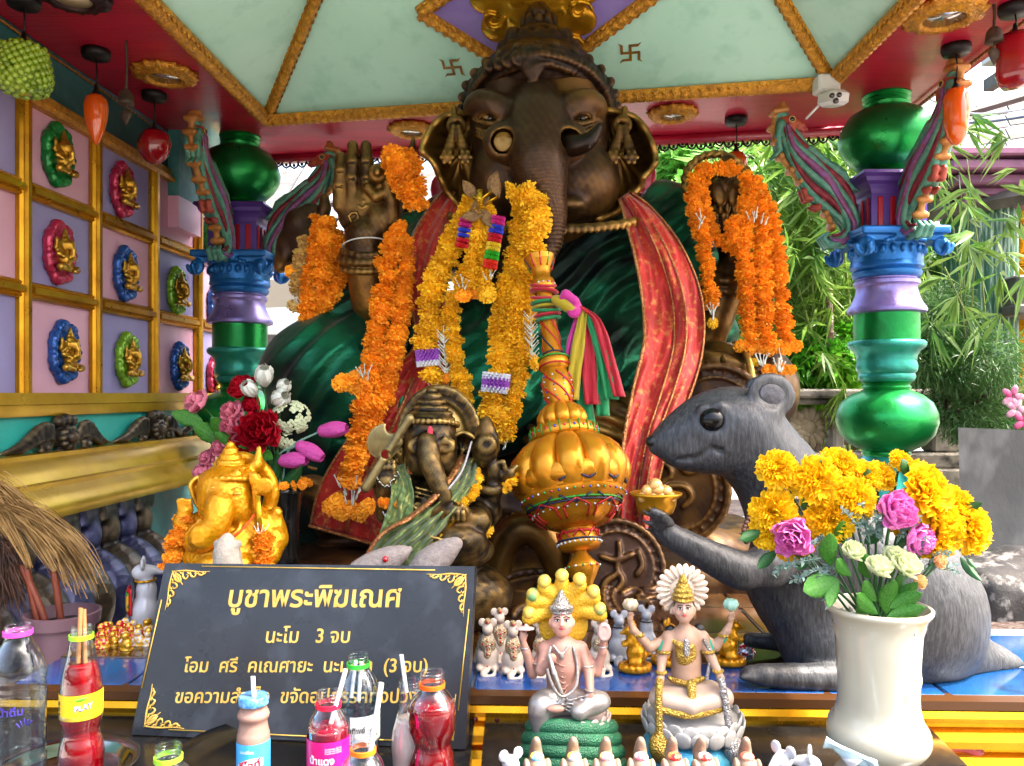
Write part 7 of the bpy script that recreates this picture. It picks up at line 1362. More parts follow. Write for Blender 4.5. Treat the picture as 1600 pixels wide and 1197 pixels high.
def lotus(t, fr, cx, cy, R, n, h_, mt, nm='lotus_petals', w_=.34, lean=1.12):
    o = []
    for ly in (0, 1):
        for i in range(n): a = 2*math.pi*(i+ly*.5)/n; d = Vector((math.cos(a), math.sin(a), 0)); o.append(TR(ball((0, 0, 0), (R*fr.s*w_*.62, 2.6*fr.s, h_*fr.s*.5), 8, 6, rot=Matrix.Rotation(a-math.pi/2, 3, 'Z') @ Matrix.Rotation(-.22, 3, 'X')), fr.q(cx, cy-ly*h_*.28, 0)+d*R*fr.s*(lean-ly*.07)))
    o.append(lathe([(.001, -h_*.5*fr.s), (R*fr.s, -h_*.5*fr.s), (R*fr.s*1.02, h_*.4*fr.s), (.001, h_*.42*fr.s)], 32, fr.q(cx, cy))); ob(nm, J(*o), mt, t)
lotus(v, SF, 900, 1122, 46, 15, 20, M('silver_pink_lotus', '#ac9890', .4, .25))
L = thing('seated_figurine', 'seated four armed figurine with pale petal halo on a white and turquoise lotus throne', 'figurine', q(1080, 1190))
s = Fg(SF, .0022, 5); s.L([(1072, 1062, 0), (1072, 1030, 0), (1071, 1000, 0)], [24, 22, 25]); s.L([(1046, 996, 0), (1096, 996, 0)], 12); s.L([(1069, 990, 2), (1069, 972, 4)], 8, k=3)
for pts in ([(1044, 998, -4), (1016, 1012, 2), (990, 985, 8), (985, 972, 10)], [(1098, 998, -4), (1118, 1010, 2), (1136, 985, 8), (1141, 974, 10)], [(1046, 1002, 6), (1034, 1030, 14), (1032, 1058, 30)], [(1098, 1002, 6), (1112, 1030, 14), (1124, 1054, 30)]): s.L(pts, [9, 7.5, 6, 4.2][:len(pts)], k=3)
for x, y, d in ((984, 966, 12), (1142, 966, 12)): s.E(x, y, d, 5, 6, 4, k=2); [s.L([(x-3+j*2.4, y-3, d+3), (x-3+j*2.4, y-9, d+5)], 1.3, k=1) for j in range(4)]; s.L([(x+5, y, d), (x+6, y-6, d+2)], 1.4, k=1)
for x, y in ((1031, 1062), (1126, 1060)): s.E(x, y, 36, 7, 6, 6, k=2); [s.L([(x-5+j*3.4, y+1, 41), (x-5+j*3.4, y+7, 40)], 1.6, k=1) for j in range(4)]
ob('torso', s.go(), SKL, L); face(L, SF, 1069, 953, 8, 1.02, M('pale_face_paint', '#bc947e', .45))
s = Fg(SF, .0024, 6); s.E(1080, 1088, 8, 64, 26, 44); s.L([(1030, 1092, 30), (1080, 1104, 48), (1130, 1090, 30)], [16, 12, 16]); [s.L([(1025+j*9, 1078+j*3, 34+j*2), (1030+j*10, 1098+j*2, 44), (1050+j*8, 1110, 48)], 1.8, k=1) for j in range(4)]; [s.L([(1135-j*9, 1078+j*3, 34+j*2), (1130-j*10, 1098+j*2, 44), (1112-j*8, 1110, 48)], 1.8, k=1) for j in range(4)]; ob('skirt', s.go(), M('beige_pleat_paint', '#a08878', .4, .15, c2='#b49c88', ns=20), L)
s = Fg(SF, .002, 3); s.E(1072, 1018, 16, 17, 26, 10); s.L([(1050, 1000, 10), (1072, 1012, 24), (1094, 1000, 10)], 4, n=10); s.L([(1046, 1060, 18), (1072, 1068, 28), (1098, 1060, 18)], 4, n=10); s.L([(1080, 1070, 40), (1082, 1100, 50)], [8, 5]); s.L([(1030, 1108, 44), (1080, 1118, 54), (1132, 1106, 42)], 5, n=12); [s.ring(x, y, d, r, 1.8, ry=2.5, dz=-r) for x, y, d, r in ((1038, 1018, 12, 9), (1106, 1018, 12, 9), (998, 992, 6, 7), (1130, 992, 6, 7), (1033, 1050, 28, 7), (1122, 1048, 28, 7))]; ob('gold_ornaments', s.go(disp=lambda V, n: .0004*fbm(V, 800)), GLT, L)
s = Fg(SF, .002, 3); s.L([(1100, 1000, 16), (1112, 1022, 16), (1104, 1062, 22)], [3, 3, 3]); s.E(1073, 1012, 27, 6, 16, 3); ob('silver_ornaments', s.go(), SLT, L)
s = Fg(SF, .002, 3); [s.E(1067, y, 6, r, 5, r, k=1) for y, r in ((936, 18), (929, 17), (922, 15), (915, 11), (908, 8), (902, 5))]; ob('crown', s.go(disp=lambda V, n: .0004*fbm(V, 700)), GLT, L)
s = Fg(SF, .0026, 3); s.E(1048, 988, -4, 10, 12, 8); s.E(1092, 986, -4, 10, 12, 8); s.E(1069, 948, -4, 17, 20, 10); ob('hair', s.go(), BLKP, L)
JG = M('jade_green_paint', '#148868', .4, 0)
for pp, rr in (([(1044, 1000, 0), (1036, 1016, 6)], [11, 9]), ([(1100, 1000, 0), (1107, 1014, 6)], [10, 9]), ([(1000, 996, 4), (1014, 1008, 4)], [5, 5]), ([(1130, 1000, 6), (1136, 985, 9)], [5, 5])): s = Fg(SF, .0022, 3); s.L(pp, rr); ob('green_sleeve', s.go(), JG, L)
HC = M('cream_halo_paint', '#d0b8a0', .45, 0, c2='#dcccb8', ns=30); o = [TR(lathe([(.001, 0), (34*SF.s, 0), (34*SF.s, .003), (.001, .003)], 40), q(1066, 922, -14), (math.radians(90), 0, 0))]
for i in range(22): a = 2*math.pi*i/22; o.append(ball(q(1066+34*math.cos(a), 922-34*math.sin(a), -12), (8*SF.s, 3*SF.s, 5.2*SF.s), 8, 6, rot=(0, -a, 0))); o.append(tube([q(1066+20*math.cos(a), 922-20*math.sin(a), -10), q(1066+36*math.cos(a), 922-36*math.sin(a), -9)], 2*SF.s, 5))
ob('petal_halo', J(*o), HC, L)
for x in (985, 1142):
    l_ = lathe([(.5*SF.s, -6*SF.s), (9*SF.s, 0), (11*SF.s, 6*SF.s), (8*SF.s, 13*SF.s), (.5*SF.s, 10*SF.s)], 24, q(x, 950, 14), fn=lambda a, t, z: 1+.16*math.cos(a*6)); ob('lotus_bud', l_, M('lotus_bud_paint_'+('cream' if x < 1000 else 'mint'), '#a89880' if x < 1000 else '#8cb4a0', .45), L)
for pts, mt, rs in (([(1030, 1064, 44), (1029, 1100, 50), (1030, 1140, 52), (1030, 1152, 52), (1030, 1166, 52), (1031, 1184, 50)], GLT, [5, 5, 5.5, 9, 16, 9]), ([(1127, 1062, 44), (1134, 1100, 48), (1140, 1140, 50), (1142, 1152, 50), (1144, 1168, 50), (1145, 1186, 48)], SLT, [5, 5, 5.5, 9, 16, 9])):
    s = Fg(SF, .002, 2); s.L(pts, rs, n=22); [s.E(*p, 6.4, 3, 6.4, k=1) for p in spl(pts[:3], 10)]; ob('held_mace', s.go(), mt, L)
lotus(L, SF, 1082, 1128, 68, 19, 28, M('white_lotus_paint', '#b8b4ac', .5, 0, c2='#98948c', ns=30)); 
tq = M('turquoise_blue_paint', '#2c94a8', .4, 0, c2='#4c9cd0', ns=9, c3='#186848', n3=14); ob('throne', lathe([(70*SF.s, -.062), (76*SF.s, -.05), (66*SF.s, -.03), (72*SF.s, -.012), (64*SF.s, .0)], 60, q(1078, 1150), fn=lambda a, t, z: 1+.04*abs(math.sin(6*a))), tq, L)
# ---------- small mice figures on the tiles
WJ = M('cream_mouse_paint', '#c0ac98', .45, 0, c2='#cabaa8', ns=20, bump=('n', 90, .15, .001)); GJ = M('glitter_blanket', '#a88850', .35, .6, c2='#c8b8a0', ns=90, bumps=[('v', 380, .9, .002)]); WC = M('white_porcelain', '#a4a4a8', .25, 0, coat=.4)
def local(fn): return fn
def mousefig(mt, blanket=True, gem=True, vox=.0016):
    t = thing('mouse_figurine', 'x', 'figurine', (0, 0, 0)); u = .001; s = Sd(vox, .004); e = lambda x, y, z, a, b, c, k=None: s.e((x*u, y*u, z*u), (a*u, b*u, c*u), k=k)
    e(0, 0, 24, 20, 18, 24); e(0, 2, 50, 13, 13, 22); e(0, -2, 76, 10, 14, 11); s.path([(0, 10*u, 78*u), (0, 22*u, 74*u)], [.006, .003])
    for sx in (-1, 1): e(sx*10, -2, 88, 7, 3, 8, .001); e(sx*13, -8, 8, 8, 12, 7)
    s.path([(0, -18*u, 8*u), (-8*u, -26*u, 4*u), (-4*u, -30*u, -1*u), (10*u, -28*u, 0), (14*u, -22*u, 6*u)], [.005, .004, .0035, .0026, .002], n=12); ob('body', s.go(), mt, t)
    if blanket:
        b = Sd(.0016, .002); b.e((0, -6*u, 48*u), (14.5*u, 10*u, 18*u)); b.e((0, -10*u, 34*u), (8*u, 10*u, 12*u)); b.e((0, -3*u, 90*u), (6*u, 8*u, 6*u)); ob('blanket', b.go(), GJ, t)
        for x, y, z, r in ((0, -19, 36, 2.6), (0, -17.5, 50, 2.4), (0, -18, 43, 1.8), (-8, -15, 52, 1.8), (8, -15, 52, 1.8), (0, -12.5, 90, 2.6), (0, -18, 14, 2), (0, -17, 58, 1.6)): ob('gem', ball((x*u, y*u, z*u), r*u, 7, 5), RUB, t)
    return t
def pl_(px, py, z=1.0): Y = (H-z)*F/(py-CY); return P(px, py, Y)
GRPM = 'mouse figurines in a row on the blue tiles'
m0 = mousefig(WJ); m0.location = pl_(762, 1048); m0['label'] = 'jewelled cream mouse figurine with gold blanket right beside the prayer board'; m0['group'] = GRPM
for px, py, l_, rz in ((801, 1052, 'jewelled cream mouse figurine second from the prayer board, tail curled on blue tile', .1), (846, 1050, 'jewelled cream mouse figurine half hidden by the raised arm of the cobra hood figurine', -.2), (936, 1049, 'jewelled cream mouse figurine half hidden by the shell of the cobra hood figurine', .3)): copy_tree(m0, pl_(px, py), (0, 0, rz), 1.0, label=l_)
copy_tree(m0, pl_(780, 1028), (0, 0, .15), 1.0, label='jewelled cream mouse figurine in the second row behind the others beside the board')
m1 = mousefig(WC, False); m1.location = pl_(967, 1032); m1['label'] = 'plain white mouse figurine left of the gold mouse, with a bead collar'; m1['group'] = GRPM; ob('collar', TR(tube([(.0135*math.cos(a), .002+.0135*math.sin(a), .064) for a in np.linspace(0, 6.28, 20)], .0012, 5), (0, 0, 0)), DK, m1); bpy.data.objects['collar'].parent = m1
copy_tree(m1, pl_(1010, 1022), (0, 0, -.2), 1, label='plain white mouse figurine behind the shoulder of the petal halo figurine')
def goldmouse():
    t = thing('mouse_figurine', 'x', 'figurine', (0, 0, 0), GRPM); u = .001; s = Sd(.0017, .005); s.e((4*u, 0, 34*u), (17*u, 15*u, 20*u)); s.e((-2*u, 0, 56*u), (11*u, 11*u, 16*u)); s.e((-6*u, 0, 74*u), (10*u, 9*u, 9*u)); s.path([(-12*u, 0, 73*u), (-22*u, 0, 70*u)], [.006, .003])
    for sy in (-1, 1): s.e((0, sy*8*u, 84*u), (4*u, 6*u, 7*u)); s.path([(-8*u, sy*7*u, 54*u), (-18*u, sy*6*u, 50*u)], .004); s.e((2*u, sy*12*u, 20*u), (12*u, 7*u, 8*u))
    s.path([(18*u, 0, 24*u), (28*u, 0, 34*u), (24*u, 0, 48*u)], [.004, .003, .002]); ob('body', s.go(), GST, t); s = Sd(.002, .004); s.e((2*u, 0, 6*u), (30*u, 22*u, 8*u)); [s.e((2*u+24*u*math.cos(a), 18*u*math.sin(a), 11*u), 6*u) for a in np.linspace(0, 6.28, 14)]; ob('base', s.go(), GST, t); return t
g0 = goldmouse(); g0.location = pl_(990, 1050); g0['label'] = 'shiny gold mouse figurine on a round base between the two seated figurines'
copy_tree(g0, pl_(1142, 1040), (0, 0, math.pi), 1, label='shiny gold mouse figurine to the right of the petal halo figurine'); copy_tree(g0, pl_(1042, 1040), (0, 0, 2.6), .95, label='shiny gold mouse figurine half hidden behind the arm of the petal halo figurine')
c = pl_(1166, 1020); tag(ob('jewelled_ball', J(ball(c, .016, 16, 12), *[ball(c+Vector((math.cos(a)*.0155*math.cos(b), math.sin(a)*.0155*math.cos(b), .0155*math.sin(b))), .0035, 6, 4) for a in np.linspace(0, 5.8, 10) for b in (-.8, 0, .8)]), M('red_silver_foil', '#a01020', .25, .6, c2='#c8c8d0', ns=90, nd=1, lo=.48, hi=.52)), 'small red and silver jewelled ball beside the right gold mouse figurine', 'ball')
w_ = mousefig(WC, False); w_.location = pl_(226, 985); w_.scale = (1.75, 1.6, 1.62); w_.rotation_euler = (0, 0, -1.2); w_['label'] = 'white mouse statuette with a red and gold cloth sitting left of the prayer board'
b = bpy.data.meshes.new; cl = ob('saddle_cloth', thick(grid(lambda u, v: Vector((math.cos(-2.1+u*1.3)*.0205, math.sin(-2.1+u*1.3)*.0195, .024+v*.034)), 10, 8), -.0015), M('red_cloth_paint', '#a80c18', .5), w_); cl2 = ob('cloth_centre', thick(grid(lambda u, v: Vector((math.cos(-1.9+u*.9)*.0226, math.sin(-1.9+u*.9)*.0216, .029+v*.024)), 10, 8), -.001), M('yellow_cloth_paint', '#c89a20', .5, c2='#1c7030', ns=60, nd=1, lo=.55, hi=.6), w_)
for o in (cl, cl2): o.location = (0, 0, 0)
for nm_, z_, r_ in (('gold_collar', .066, .0125),): ob(nm_, tube([(r_*math.cos(a), .001+r_*math.sin(a), z_) for a in np.linspace(0, 6.28, 20)], .0016, 6), GOLD, w_)
cc_ = [('#b01420', 'red'), ('#c88a10', 'gold'), ('#c8c4c0', 'white')]; tiny = []
for i, (c_, n_) in enumerate(cc_):
    s = Sd(.0016, .004); s.e((0, 0, .012), (.011, .009, .011)); s.e((0, -.003, .027), (.007, .007, .007)); s.e((.009, -.004, .01), .005); s.e((-.009, -.004, .01), .005); s.e((0, 0, .002), (.014, .012, .004)); me = mesh('body', s.go()); me.materials.append(M('tiny_figure_'+n_, c_, .25, .5 if n_ == 'gold' else 0, c2='#d0a030', ns=150, nd=1, lo=.5, hi=.55, coat=.5)); tiny.append(me)
for i in range(26):
    px, py = 158+rng.uniform(0, 78), 992+rng.uniform(-8, 18); k = i % 3; o = inst('tiny_figurine', tiny[k], pl_(px, py+6), (0, 0, rng.uniform(-.6, .6)), rng.uniform(.8, 1.1)); tag(o, ('tiny shiny red and gold figurine', 'tiny shiny gold figurine', 'tiny glossy white and gold figurine')[k]+' in the crowd beside the white mouse statuette', 'figurine', 'tiny %s figurines beside the white mouse' % ('red', 'gold', 'white')[k])
# little painted animals along the front edge
ZT = .96
tag(ob('display_step', box((.16, .985, .9665), (.36, .1, .011), bev=.002), BLK, smooth=False), 'low black display step carrying the row of painted elephant figurines', 'step')
TAN = M('tan_elephant_paint', '#84705c', .45, 0, c2='#705c4c', ns=40, bump=('n', 120, .2, .001))
def elefig(cols):
    t = thing('elephant_figurine', 'x', 'figurine', (0, 0, 0), 'small painted elephant figurines along the front of the table'); u = .001; s = Sd(.0019, .005); s.e((0, 0, 36*u), (20*u, 26*u, 20*u)); s.e((0, 24*u, 56*u), (14*u, 15*u, 16*u)); s.path([(0, 34*u, 60*u), (0, 42*u, 68*u), (0, 38*u, 78*u), (0, 33*u, 87*u)], [.009, .007, .0055, .004], n=10)
    for sx in (-1, 1):
        s.e((sx*15*u, 22*u, 56*u), (5*u, 9*u, 13*u), k=.002)
        for y in (-15, 16): s.path([(sx*11*u, y*u, 30*u), (sx*11*u, y*u, 4*u)], [.009, .0085])
    ob('body', s.go(), TAN, t); s = Sd(.0019, .004); s.e((0, -2*u, 42*u), (20.5*u, 20*u, 18*u)); s.e((0, 24*u, 70*u), (10*u, 10*u, 5*u)); ob('painted_cloth', s.go(), M('elephant_cloth_'+cols[0], cols[1], .45, 0, c2=cols[2], ns=90, nd=2, lo=.45, hi=.55, bump=('v', 300, .7, .002)), t); return t
el = [(842, ('blue', '#5c94b8', '#c8a850'), 'pale blue'), (900, ('pale', '#a8a8b0', '#c8a040'), 'grey and gold'), (951, ('rose', '#b87884', '#d0b070'), 'rose and gold'), (1004, ('pink', '#b06070', '#c0b0a8'), 'pink'), (1062, ('red', '#a81c20', '#c87040'), 'red'), (1114, ('crimson', '#b02c28', '#c8b4a0'), 'dusty crimson'), (1172, ('tan', '#b08870', '#b05040'), 'tan')]
for px, c_, l_ in el: t = elefig(c_); Y = .985; t.location = ((px-CX)/F*Y, Y, .972); t.scale = (.92, 1.0, 1.0); t.rotation_euler = (0, 0, rng.uniform(-.2, .2)); t['label'] = 'tiny painted elephant figurine with raised trunk and %s cloth' % l_
for px, py, l_, rz in ((797, 1182, 'curly white porcelain figurine at the front left of the elephant figurines', .5), (1222, 1178, 'white porcelain mouse with curled tail near the vase foot', 2.2), (1262, 1192, 'tan mouse figurine crouching near the vase foot', 1.2)): 
    Y = .99; o = copy_tree(m1, P(px, 1290, .98), (0, 0, rz), 1.0+.05*(px == 1222), label=l_); o['group'] = 'mouse figurines at the front of the table'
bl = thing('porcelain_leaf', 'pale blue and white porcelain leaf dish by the vase foot', 'dish', P(1330, 1180, .99)); ob('leaf_dish', thick(grid(lambda u, v: P(1290+v*80+(u-.5)*10, 1160+v*36+(u-.5)*26*math.sin(v*3.1)+6*math.cos(u*6), .99-.01*math.sin(u*3)), 10, 16), .003), M('pale_blue_porcelain', '#a8c4cc', .25, coat=.5), bl); ob('dish_foot', lathe([(.012, -.075), (.006, -.01), (.014, 0)], 16, P(1330, 1182, .99)), WC, bl)
# ---------- prayer board
bl_, br_, tl_, tr_ = P(205, 1148, 1.2617), P(727, 1171, 1.209), P(258, 880, 1.33), P(742, 885, 1.278)
def bd2(u, v, o=0): return bl_*(1-u)*(1-v)+br_*u*(1-v)+tl_*(1-u)*v+tr_*u*v+bn*o
bn = (br_-bl_).cross(tl_-bl_).normalized(); bn = bn if bn.y < 0 else -bn
sgn = thing('prayer_board', 'black prayer board with gold Thai lettering and gold corner flourishes leaning on the table', 'sign', bl_)
SB = M('satin_black_board', '#26282c', .3, 0, c2='#1c1e22', ns=4, c3='#30343a', n3=14, rvar=.12, bump=('n', 50, .12, .002)); th_ = .028
ob('board', hexa([bl_, br_, br_-bn*th_, bl_-bn*th_, tl_, tr_, tr_-bn*th_, tl_-bn*th_]), SB, sgn, smooth=False)
ob('stand', box((bd2(.5, .3).x, bd2(.5, .3).y+.11, ZT+.06), (.3, .02, .12), (math.radians(-30), 0, 0)), BLK, sgn, smooth=False)
GT = M('gold_lettering', '#d8b45c', .4, .35, c2='#c49c40', ns=30)
def uvof(px, py):
    u, v = .5, .5
    for _ in range(12):
        def pr(a, b): p = bd2(a, b); return np.array([CX+p.x/p.y*F, CY-(p.z-H)/p.y*F])
        r = np.array([px, py])-pr(u, v); e = 1e-3; Jm = np.stack([(pr(u+e, v)-pr(u, v))/e, (pr(u, v+e)-pr(u, v))/e], 1); d = np.linalg.solve(Jm, r); u += d[0]; v += d[1]
    return u, v
def textmesh(body, bold=.0, ext=.0):
    c_ = bpy.data.curves.new('lettering', 'FONT'); c_.body = body; c_.size = 1; c_.offset = bold; c_.resolution_u = 4; c_.extrude = ext; o = bpy.data.objects.new('lettering', c_); C.objects.link(o); dg = bpy.context.evaluated_depsgraph_get(); me = bpy.data.meshes.new_from_object(o.evaluated_get(dg)); bpy.data.objects.remove(o)
    V = np.array([tuple(v.co) for v in me.vertices]).reshape(-1, 3); return V, [tuple(p.vertices) for p in me.polygons]
def boardtext(body, x0, x1, yb, bold=.012, mt=None):
    V, Fc = textmesh(body, bold, .02); u0, v0 = uvof(x0, yb); u1, v1 = uvof(x1, yb); W0 = (bd2(u1, v0)-bd2(u0, v0)).length; mn, mx = V[:, 0].min(), V[:, 0].max(); k = (u1-u0)/(mx-mn); Wv = (bd2(u0, 1)-bd2(u0, 0)).length; kv = W0/(mx-mn)/Wv
    pts = [tuple(bd2(u0+(x-mn)*k, v0+(v1-v0)*(x-mn)/(mx-mn)+y*kv, .0006+(z+.02)*.02)) for x, y, z in V]; ob('lettering', (V3(pts), Fc), mt or GT, sgn, smooth=False)
boardtext('บูชาพระพิฆเณศ', 356, 626, 948, .018); boardtext('นะโม   3 จบ', 415, 546, 1004); boardtext('โอม  ศรี  คเณศายะ  นะมะฮา  (3 จบ)', 286, 668, 1050); boardtext('ขอความสำเร็จ  ขจัดอุปสรรคทั้งปวง', 273, 652, 1098)
def bline(x0, y0, x1, y1): a, b = uvof(x0, y0), uvof(x1, y1); p, q_ = bd2(*a, .0012), bd2(*b, .0012); ob('border_line', tube([p, q_], .0011, 4), GT, sgn)
bline(316, 885, 680, 891); bline(253, 937, 222, 1075); bline(264, 1140, 600, 1156); bline(733, 952, 716, 1110); bline(600, 1156, 660, 1159)
for cu, cv, su, sv in ((.03, .955, 1, -1), (.975, .955, -1, -1), (.035, .045, 1, 1), (.965, .045, -1, 1)):
    o = []
    def fl(pts, r=.0011): o.append(tube([bd2(cu+su*x*.01/1.0, cv+sv*y*.0195, .0012) for x, y in spl([(a, b, 0) for a, b in pts], 14)[:, :2]], [r*.5, r*1.5, r, r*.4], 5))
    for ax_i in (0, 1):
        f_2 = (lambda p: p) if ax_i == 0 else (lambda p: (p[1], p[0]))
        for k in range(4): x = 1.2+k*2.5; h_ = 3.2-k*.62; fl([f_2(q_) for q_ in ((x, .4), (x+.2, h_*.7), (x+1.3, h_), (x+1.9, h_*.6), (x+1.2, h_*.45))], .0014); fl([f_2(q_) for q_ in ((x+1.2, .3), (x+2.2, .9), (x+2.6, .35))])
        fl([f_2(q_) for q_ in ((0, .2), (5, 0), (9, .3), (12.5, .1))], .0012)
    fl([(0, 0), (1.6, 2.8), (3.4, 3.4), (2.8, 1.6), (0, 0)], .0016); fl([(1.2, 1.2), (2.6, 2.6), (4.4, 4.4)], .0015); ob('corner_flourish', J(*o), GT, sgn, kind='stuff')
# ---------- trays
STL = M('polished_steel', '#a8a8a4', .14, 1, bump=('n', 30, .1, .002), rvar=.06)
for px, Y, R, l_, mt in ((100, 1.12, .098, 'round polished steel tray under the bottles at the left of the table', STL), (408, 1.165, .122, 'large dark steel tray in front of the prayer board', M('dull_dark_steel', '#605c54', .25, 1, c2='#3a3630', ns=6))):
    c = Vector(((px-CX)/F*Y, Y, ZT)); tag(ob('steel_tray', lathe([(.001, .002), (R*.72, .002), (R*.78, .004), (R*.86, .014), (R*.98, .02), (R, .0215), (R*.985, .023), (R*.86, .0165), (R*.77, .0065), (R*.7, .0045), (.001, .0045)], 64, c, cap=False), mt), l_, 'tray')
# ---------- bottles
def thin(nm, tint=(.93, .96, .97), fr=.2):
    m = bpy.data.materials.new(nm); m.use_nodes = True; nt = m.node_tree; N = nt.nodes; N.remove(N['Principled BSDF']); t = N.new('ShaderNodeBsdfTransparent'); t.inputs[0].default_value = (*tint, 1); g = N.new('ShaderNodeBsdfGlossy'); g.inputs['Roughness'].default_value = .06; lw = N.new('ShaderNodeLayerWeight'); lw.inputs[0].default_value = fr; mx = N.new('ShaderNodeMixShader'); mr = N.new('ShaderNodeMath'); mr.operation = 'MULTIPLY'; mr.inputs[1].default_value = .85
    ns = N.new('ShaderNodeTexNoise'); ns.inputs['Scale'].default_value = 45; tcc = N.new('ShaderNodeTexCoord'); nt.links.new(tcc.outputs['Object'], ns.inputs[0]); b = N.new('ShaderNodeBump'); b.inputs['Strength'].default_value = .35; b.inputs['Distance'].default_value = .004; nt.links.new(ns.outputs[0], b.inputs['Height']); nt.links.new(b.outputs[0], g.inputs['Normal']); nt.links.new(b.outputs[0], lw.inputs['Normal'])
    nt.links.new(lw.outputs['Facing'], mr.inputs[0]); nt.links.new(mr.outputs[0], mx.inputs[0]); nt.links.new(t.outputs[0], mx.inputs[1]); nt.links.new(g.outputs[0], mx.inputs[2]); nt.links.new(mx.outputs[0], N['Material Output'].inputs[0]); return m
PET = thin('clear_bottle_plastic', fr=.42); RLIQ = M('red_soft_drink', '#c8041c', .05, 0, trans=.75, ior=1.33, coat=.3); PLIQ = M('pink_soft_drink', '#d0103c', .05, 0, trans=.7, ior=1.33); MILK = M('milky_drink', '#c8b8a8', .4, sss=.1); CHOC = M('chocolate_milk_bottle', '#8a6c60', .35, 0, c2='#7c5e54', ns=6); WAT = thin('drinking_water', (.88, .93, .97), .12)
STW = M('white_straw', '#d0d0cc', .4); STB = M('amber_straw', '#a8784c', .35, transl=.3)
def bottle(name, lab, px, Y, pr, liq=None, lt=None, ring=None, shell=PET, fn=None):
    X = (px-CX)/F*Y; s = Y/F; Zp = lambda y: H-(y-CY)*s; t = thing(name, lab, 'bottle', (X, Y, ZT)); pr = list(pr); zb = ZT+.001; pts = [(r*s, Zp(y)) for r, y in pr if Zp(y) > zb]; rb = pts[-1][0]; pts += [(rb, zb+.004), (rb*.85, zb)]
    P2 = spl([(a, b, 0) for a, b in pts], 60)[:, :2]; P2[:, 1] = np.clip(P2[:, 1], zb, None)
    ob('bottle_body', lathe([(a, b) for a, b in P2[::-1]], 48, (X, Y, 0), fn=fn, cap=False), shell, t)
    for y in (pr[0][1]+3, pr[0][1]+8, pr[0][1]+13): ob('screw_thread', lathe([((pr[0][0]+.2)*s, Zp(y)-.0008), ((pr[0][0]+1.4)*s, Zp(y)), ((pr[0][0]+.2)*s, Zp(y)+.0008)], 32, (X, Y, 0), cap=False), PET, t) if shell is PET else None
    if liq:
        L = [(a*.965, b) for a, b in P2 if b < Zp(lt)]; L = [(L[0][0], Zp(lt))]+L+[(.001, zb+.002)]; L = [(.001, Zp(lt))]+L; ob('drink', lathe(L[::-1], 48, (X, Y, 0), fn=fn, cap=False), liq, t)
    if ring: y, r, c_ = ring; ob('cap_ring', lathe([(r*s*.93, Zp(y)-.003), (r*s, Zp(y)-.0028), (r*s, Zp(y)+.0028), (r*s*.93, Zp(y)+.003)], 32, (X, Y, 0), cap=False), M(c_[0]+'_cap_ring', c_[1], .35, transl=.1), t, angle=40)
    t['_x'] = 0; del t['_x']; return t, X, s, Zp
def label_(t, X, Y, s, Zp, y0, y1, r, mt, a0=0, a1=6.2832):
    return ob('paper_label', grid(lambda u, v: (X+math.sin(a0+(a1-a0)*u)*r*s, Y-math.cos(a0+(a1-a0)*u)*r*s, Zp(y1)+(Zp(y0)-Zp(y1))*v), 48, 3), mt, t)
def ltext(t, body, X, Y, s, Zp, yb, r, ac, wpx, mt, bold=.02, sh=0, par=None):
    V, Fc = textmesh(body, bold); mn, mx = V[:, 0].min(), V[:, 0].max(); k = wpx*s/(mx-mn); R = r*s+.0005; pts = [(X+math.sin(ac+((x-mn)*k-wpx*s/2)/R)*R, Y-math.cos(ac+((x-mn)*k-wpx*s/2)/R)*R, Zp(yb)+y*k+sh*(x-mn)*k) for x, y, z in V]; ob('printed_text', (V3(pts), Fc), mt, par or t, smooth=False)
def straw(x0, y0, x1, y1, Y, mt, lab, r=.0028): tag(ob('straw', thick_tube([P(x0, y0, Y), P(x1, y1, Y-.004)], r), mt), lab, 'straw')
def thick_tube(p, r): return J(tube(p, r, 12, cap=False), tube(p[::-1], r*.8, 12, cap=False))
ink = lambda n_, c_: M(n_+'_ink', c_, .4)
I_P, I_W, I_R, I_K, I_B, I_G = ink('purple', '#302878'), ink('white', '#d8d8dc'), ink('red', '#c01030'), ink('dark', '#28282c'), ink('blue', '#5088c8'), ink('green', '#4c9c20')
t, X, s, Zp = bottle('water_bottle', 'big clear plastic water bottle with a magenta neck ring at the left edge', 28, 1.03, [(18, 976), (18, 992), (20, 1000), (30, 1018), (38, 1040), (40, 1060), (38, 1066), (40, 1072), (38, 1078), (40, 1084), (39, 1120), (39, 1170), (37, 1178), (40, 1186), (38, 1230), (38, 1280)], WAT, 1052, (988, 21, ('magenta', '#c838a8'))); ltext(t, 'น้ำดื่ม', X, 1.03, s, Zp, 1104, 40, .3, 34, I_P, .03)
o = [ball((X+math.sin(.75+i*.1)*.0335, 1.03-math.cos(.75+i*.1)*.0335, Zp(1120)+.002*(2-abs(i))), (.0012, .0004, .0045), 8, 6, rot=(0, i*.35, 0)) for i in (-2, -1, 0, 1, 2)]; ob('printed_lotus', J(*o), I_P, t)
t, X, s, Zp = bottle('soda_bottle', 'red drink bottle with a lime neck ring and yellow label at the left', 127, 1.03, [(15, 978), (15, 996), (17, 1004), (22, 1030), (27, 1052), (30, 1075), (30.5, 1100), (31, 1117), (28, 1130), (26, 1143), (30, 1158), (33, 1175), (32, 1195), (33, 1240), (32, 1280)], RLIQ, 1037, (994, 18, ('lime', '#8cc820'))); lb = label_(t, X, 1.03, s, Zp, 1077, 1116, 31, M('yellow_label', '#e0b818', .4))
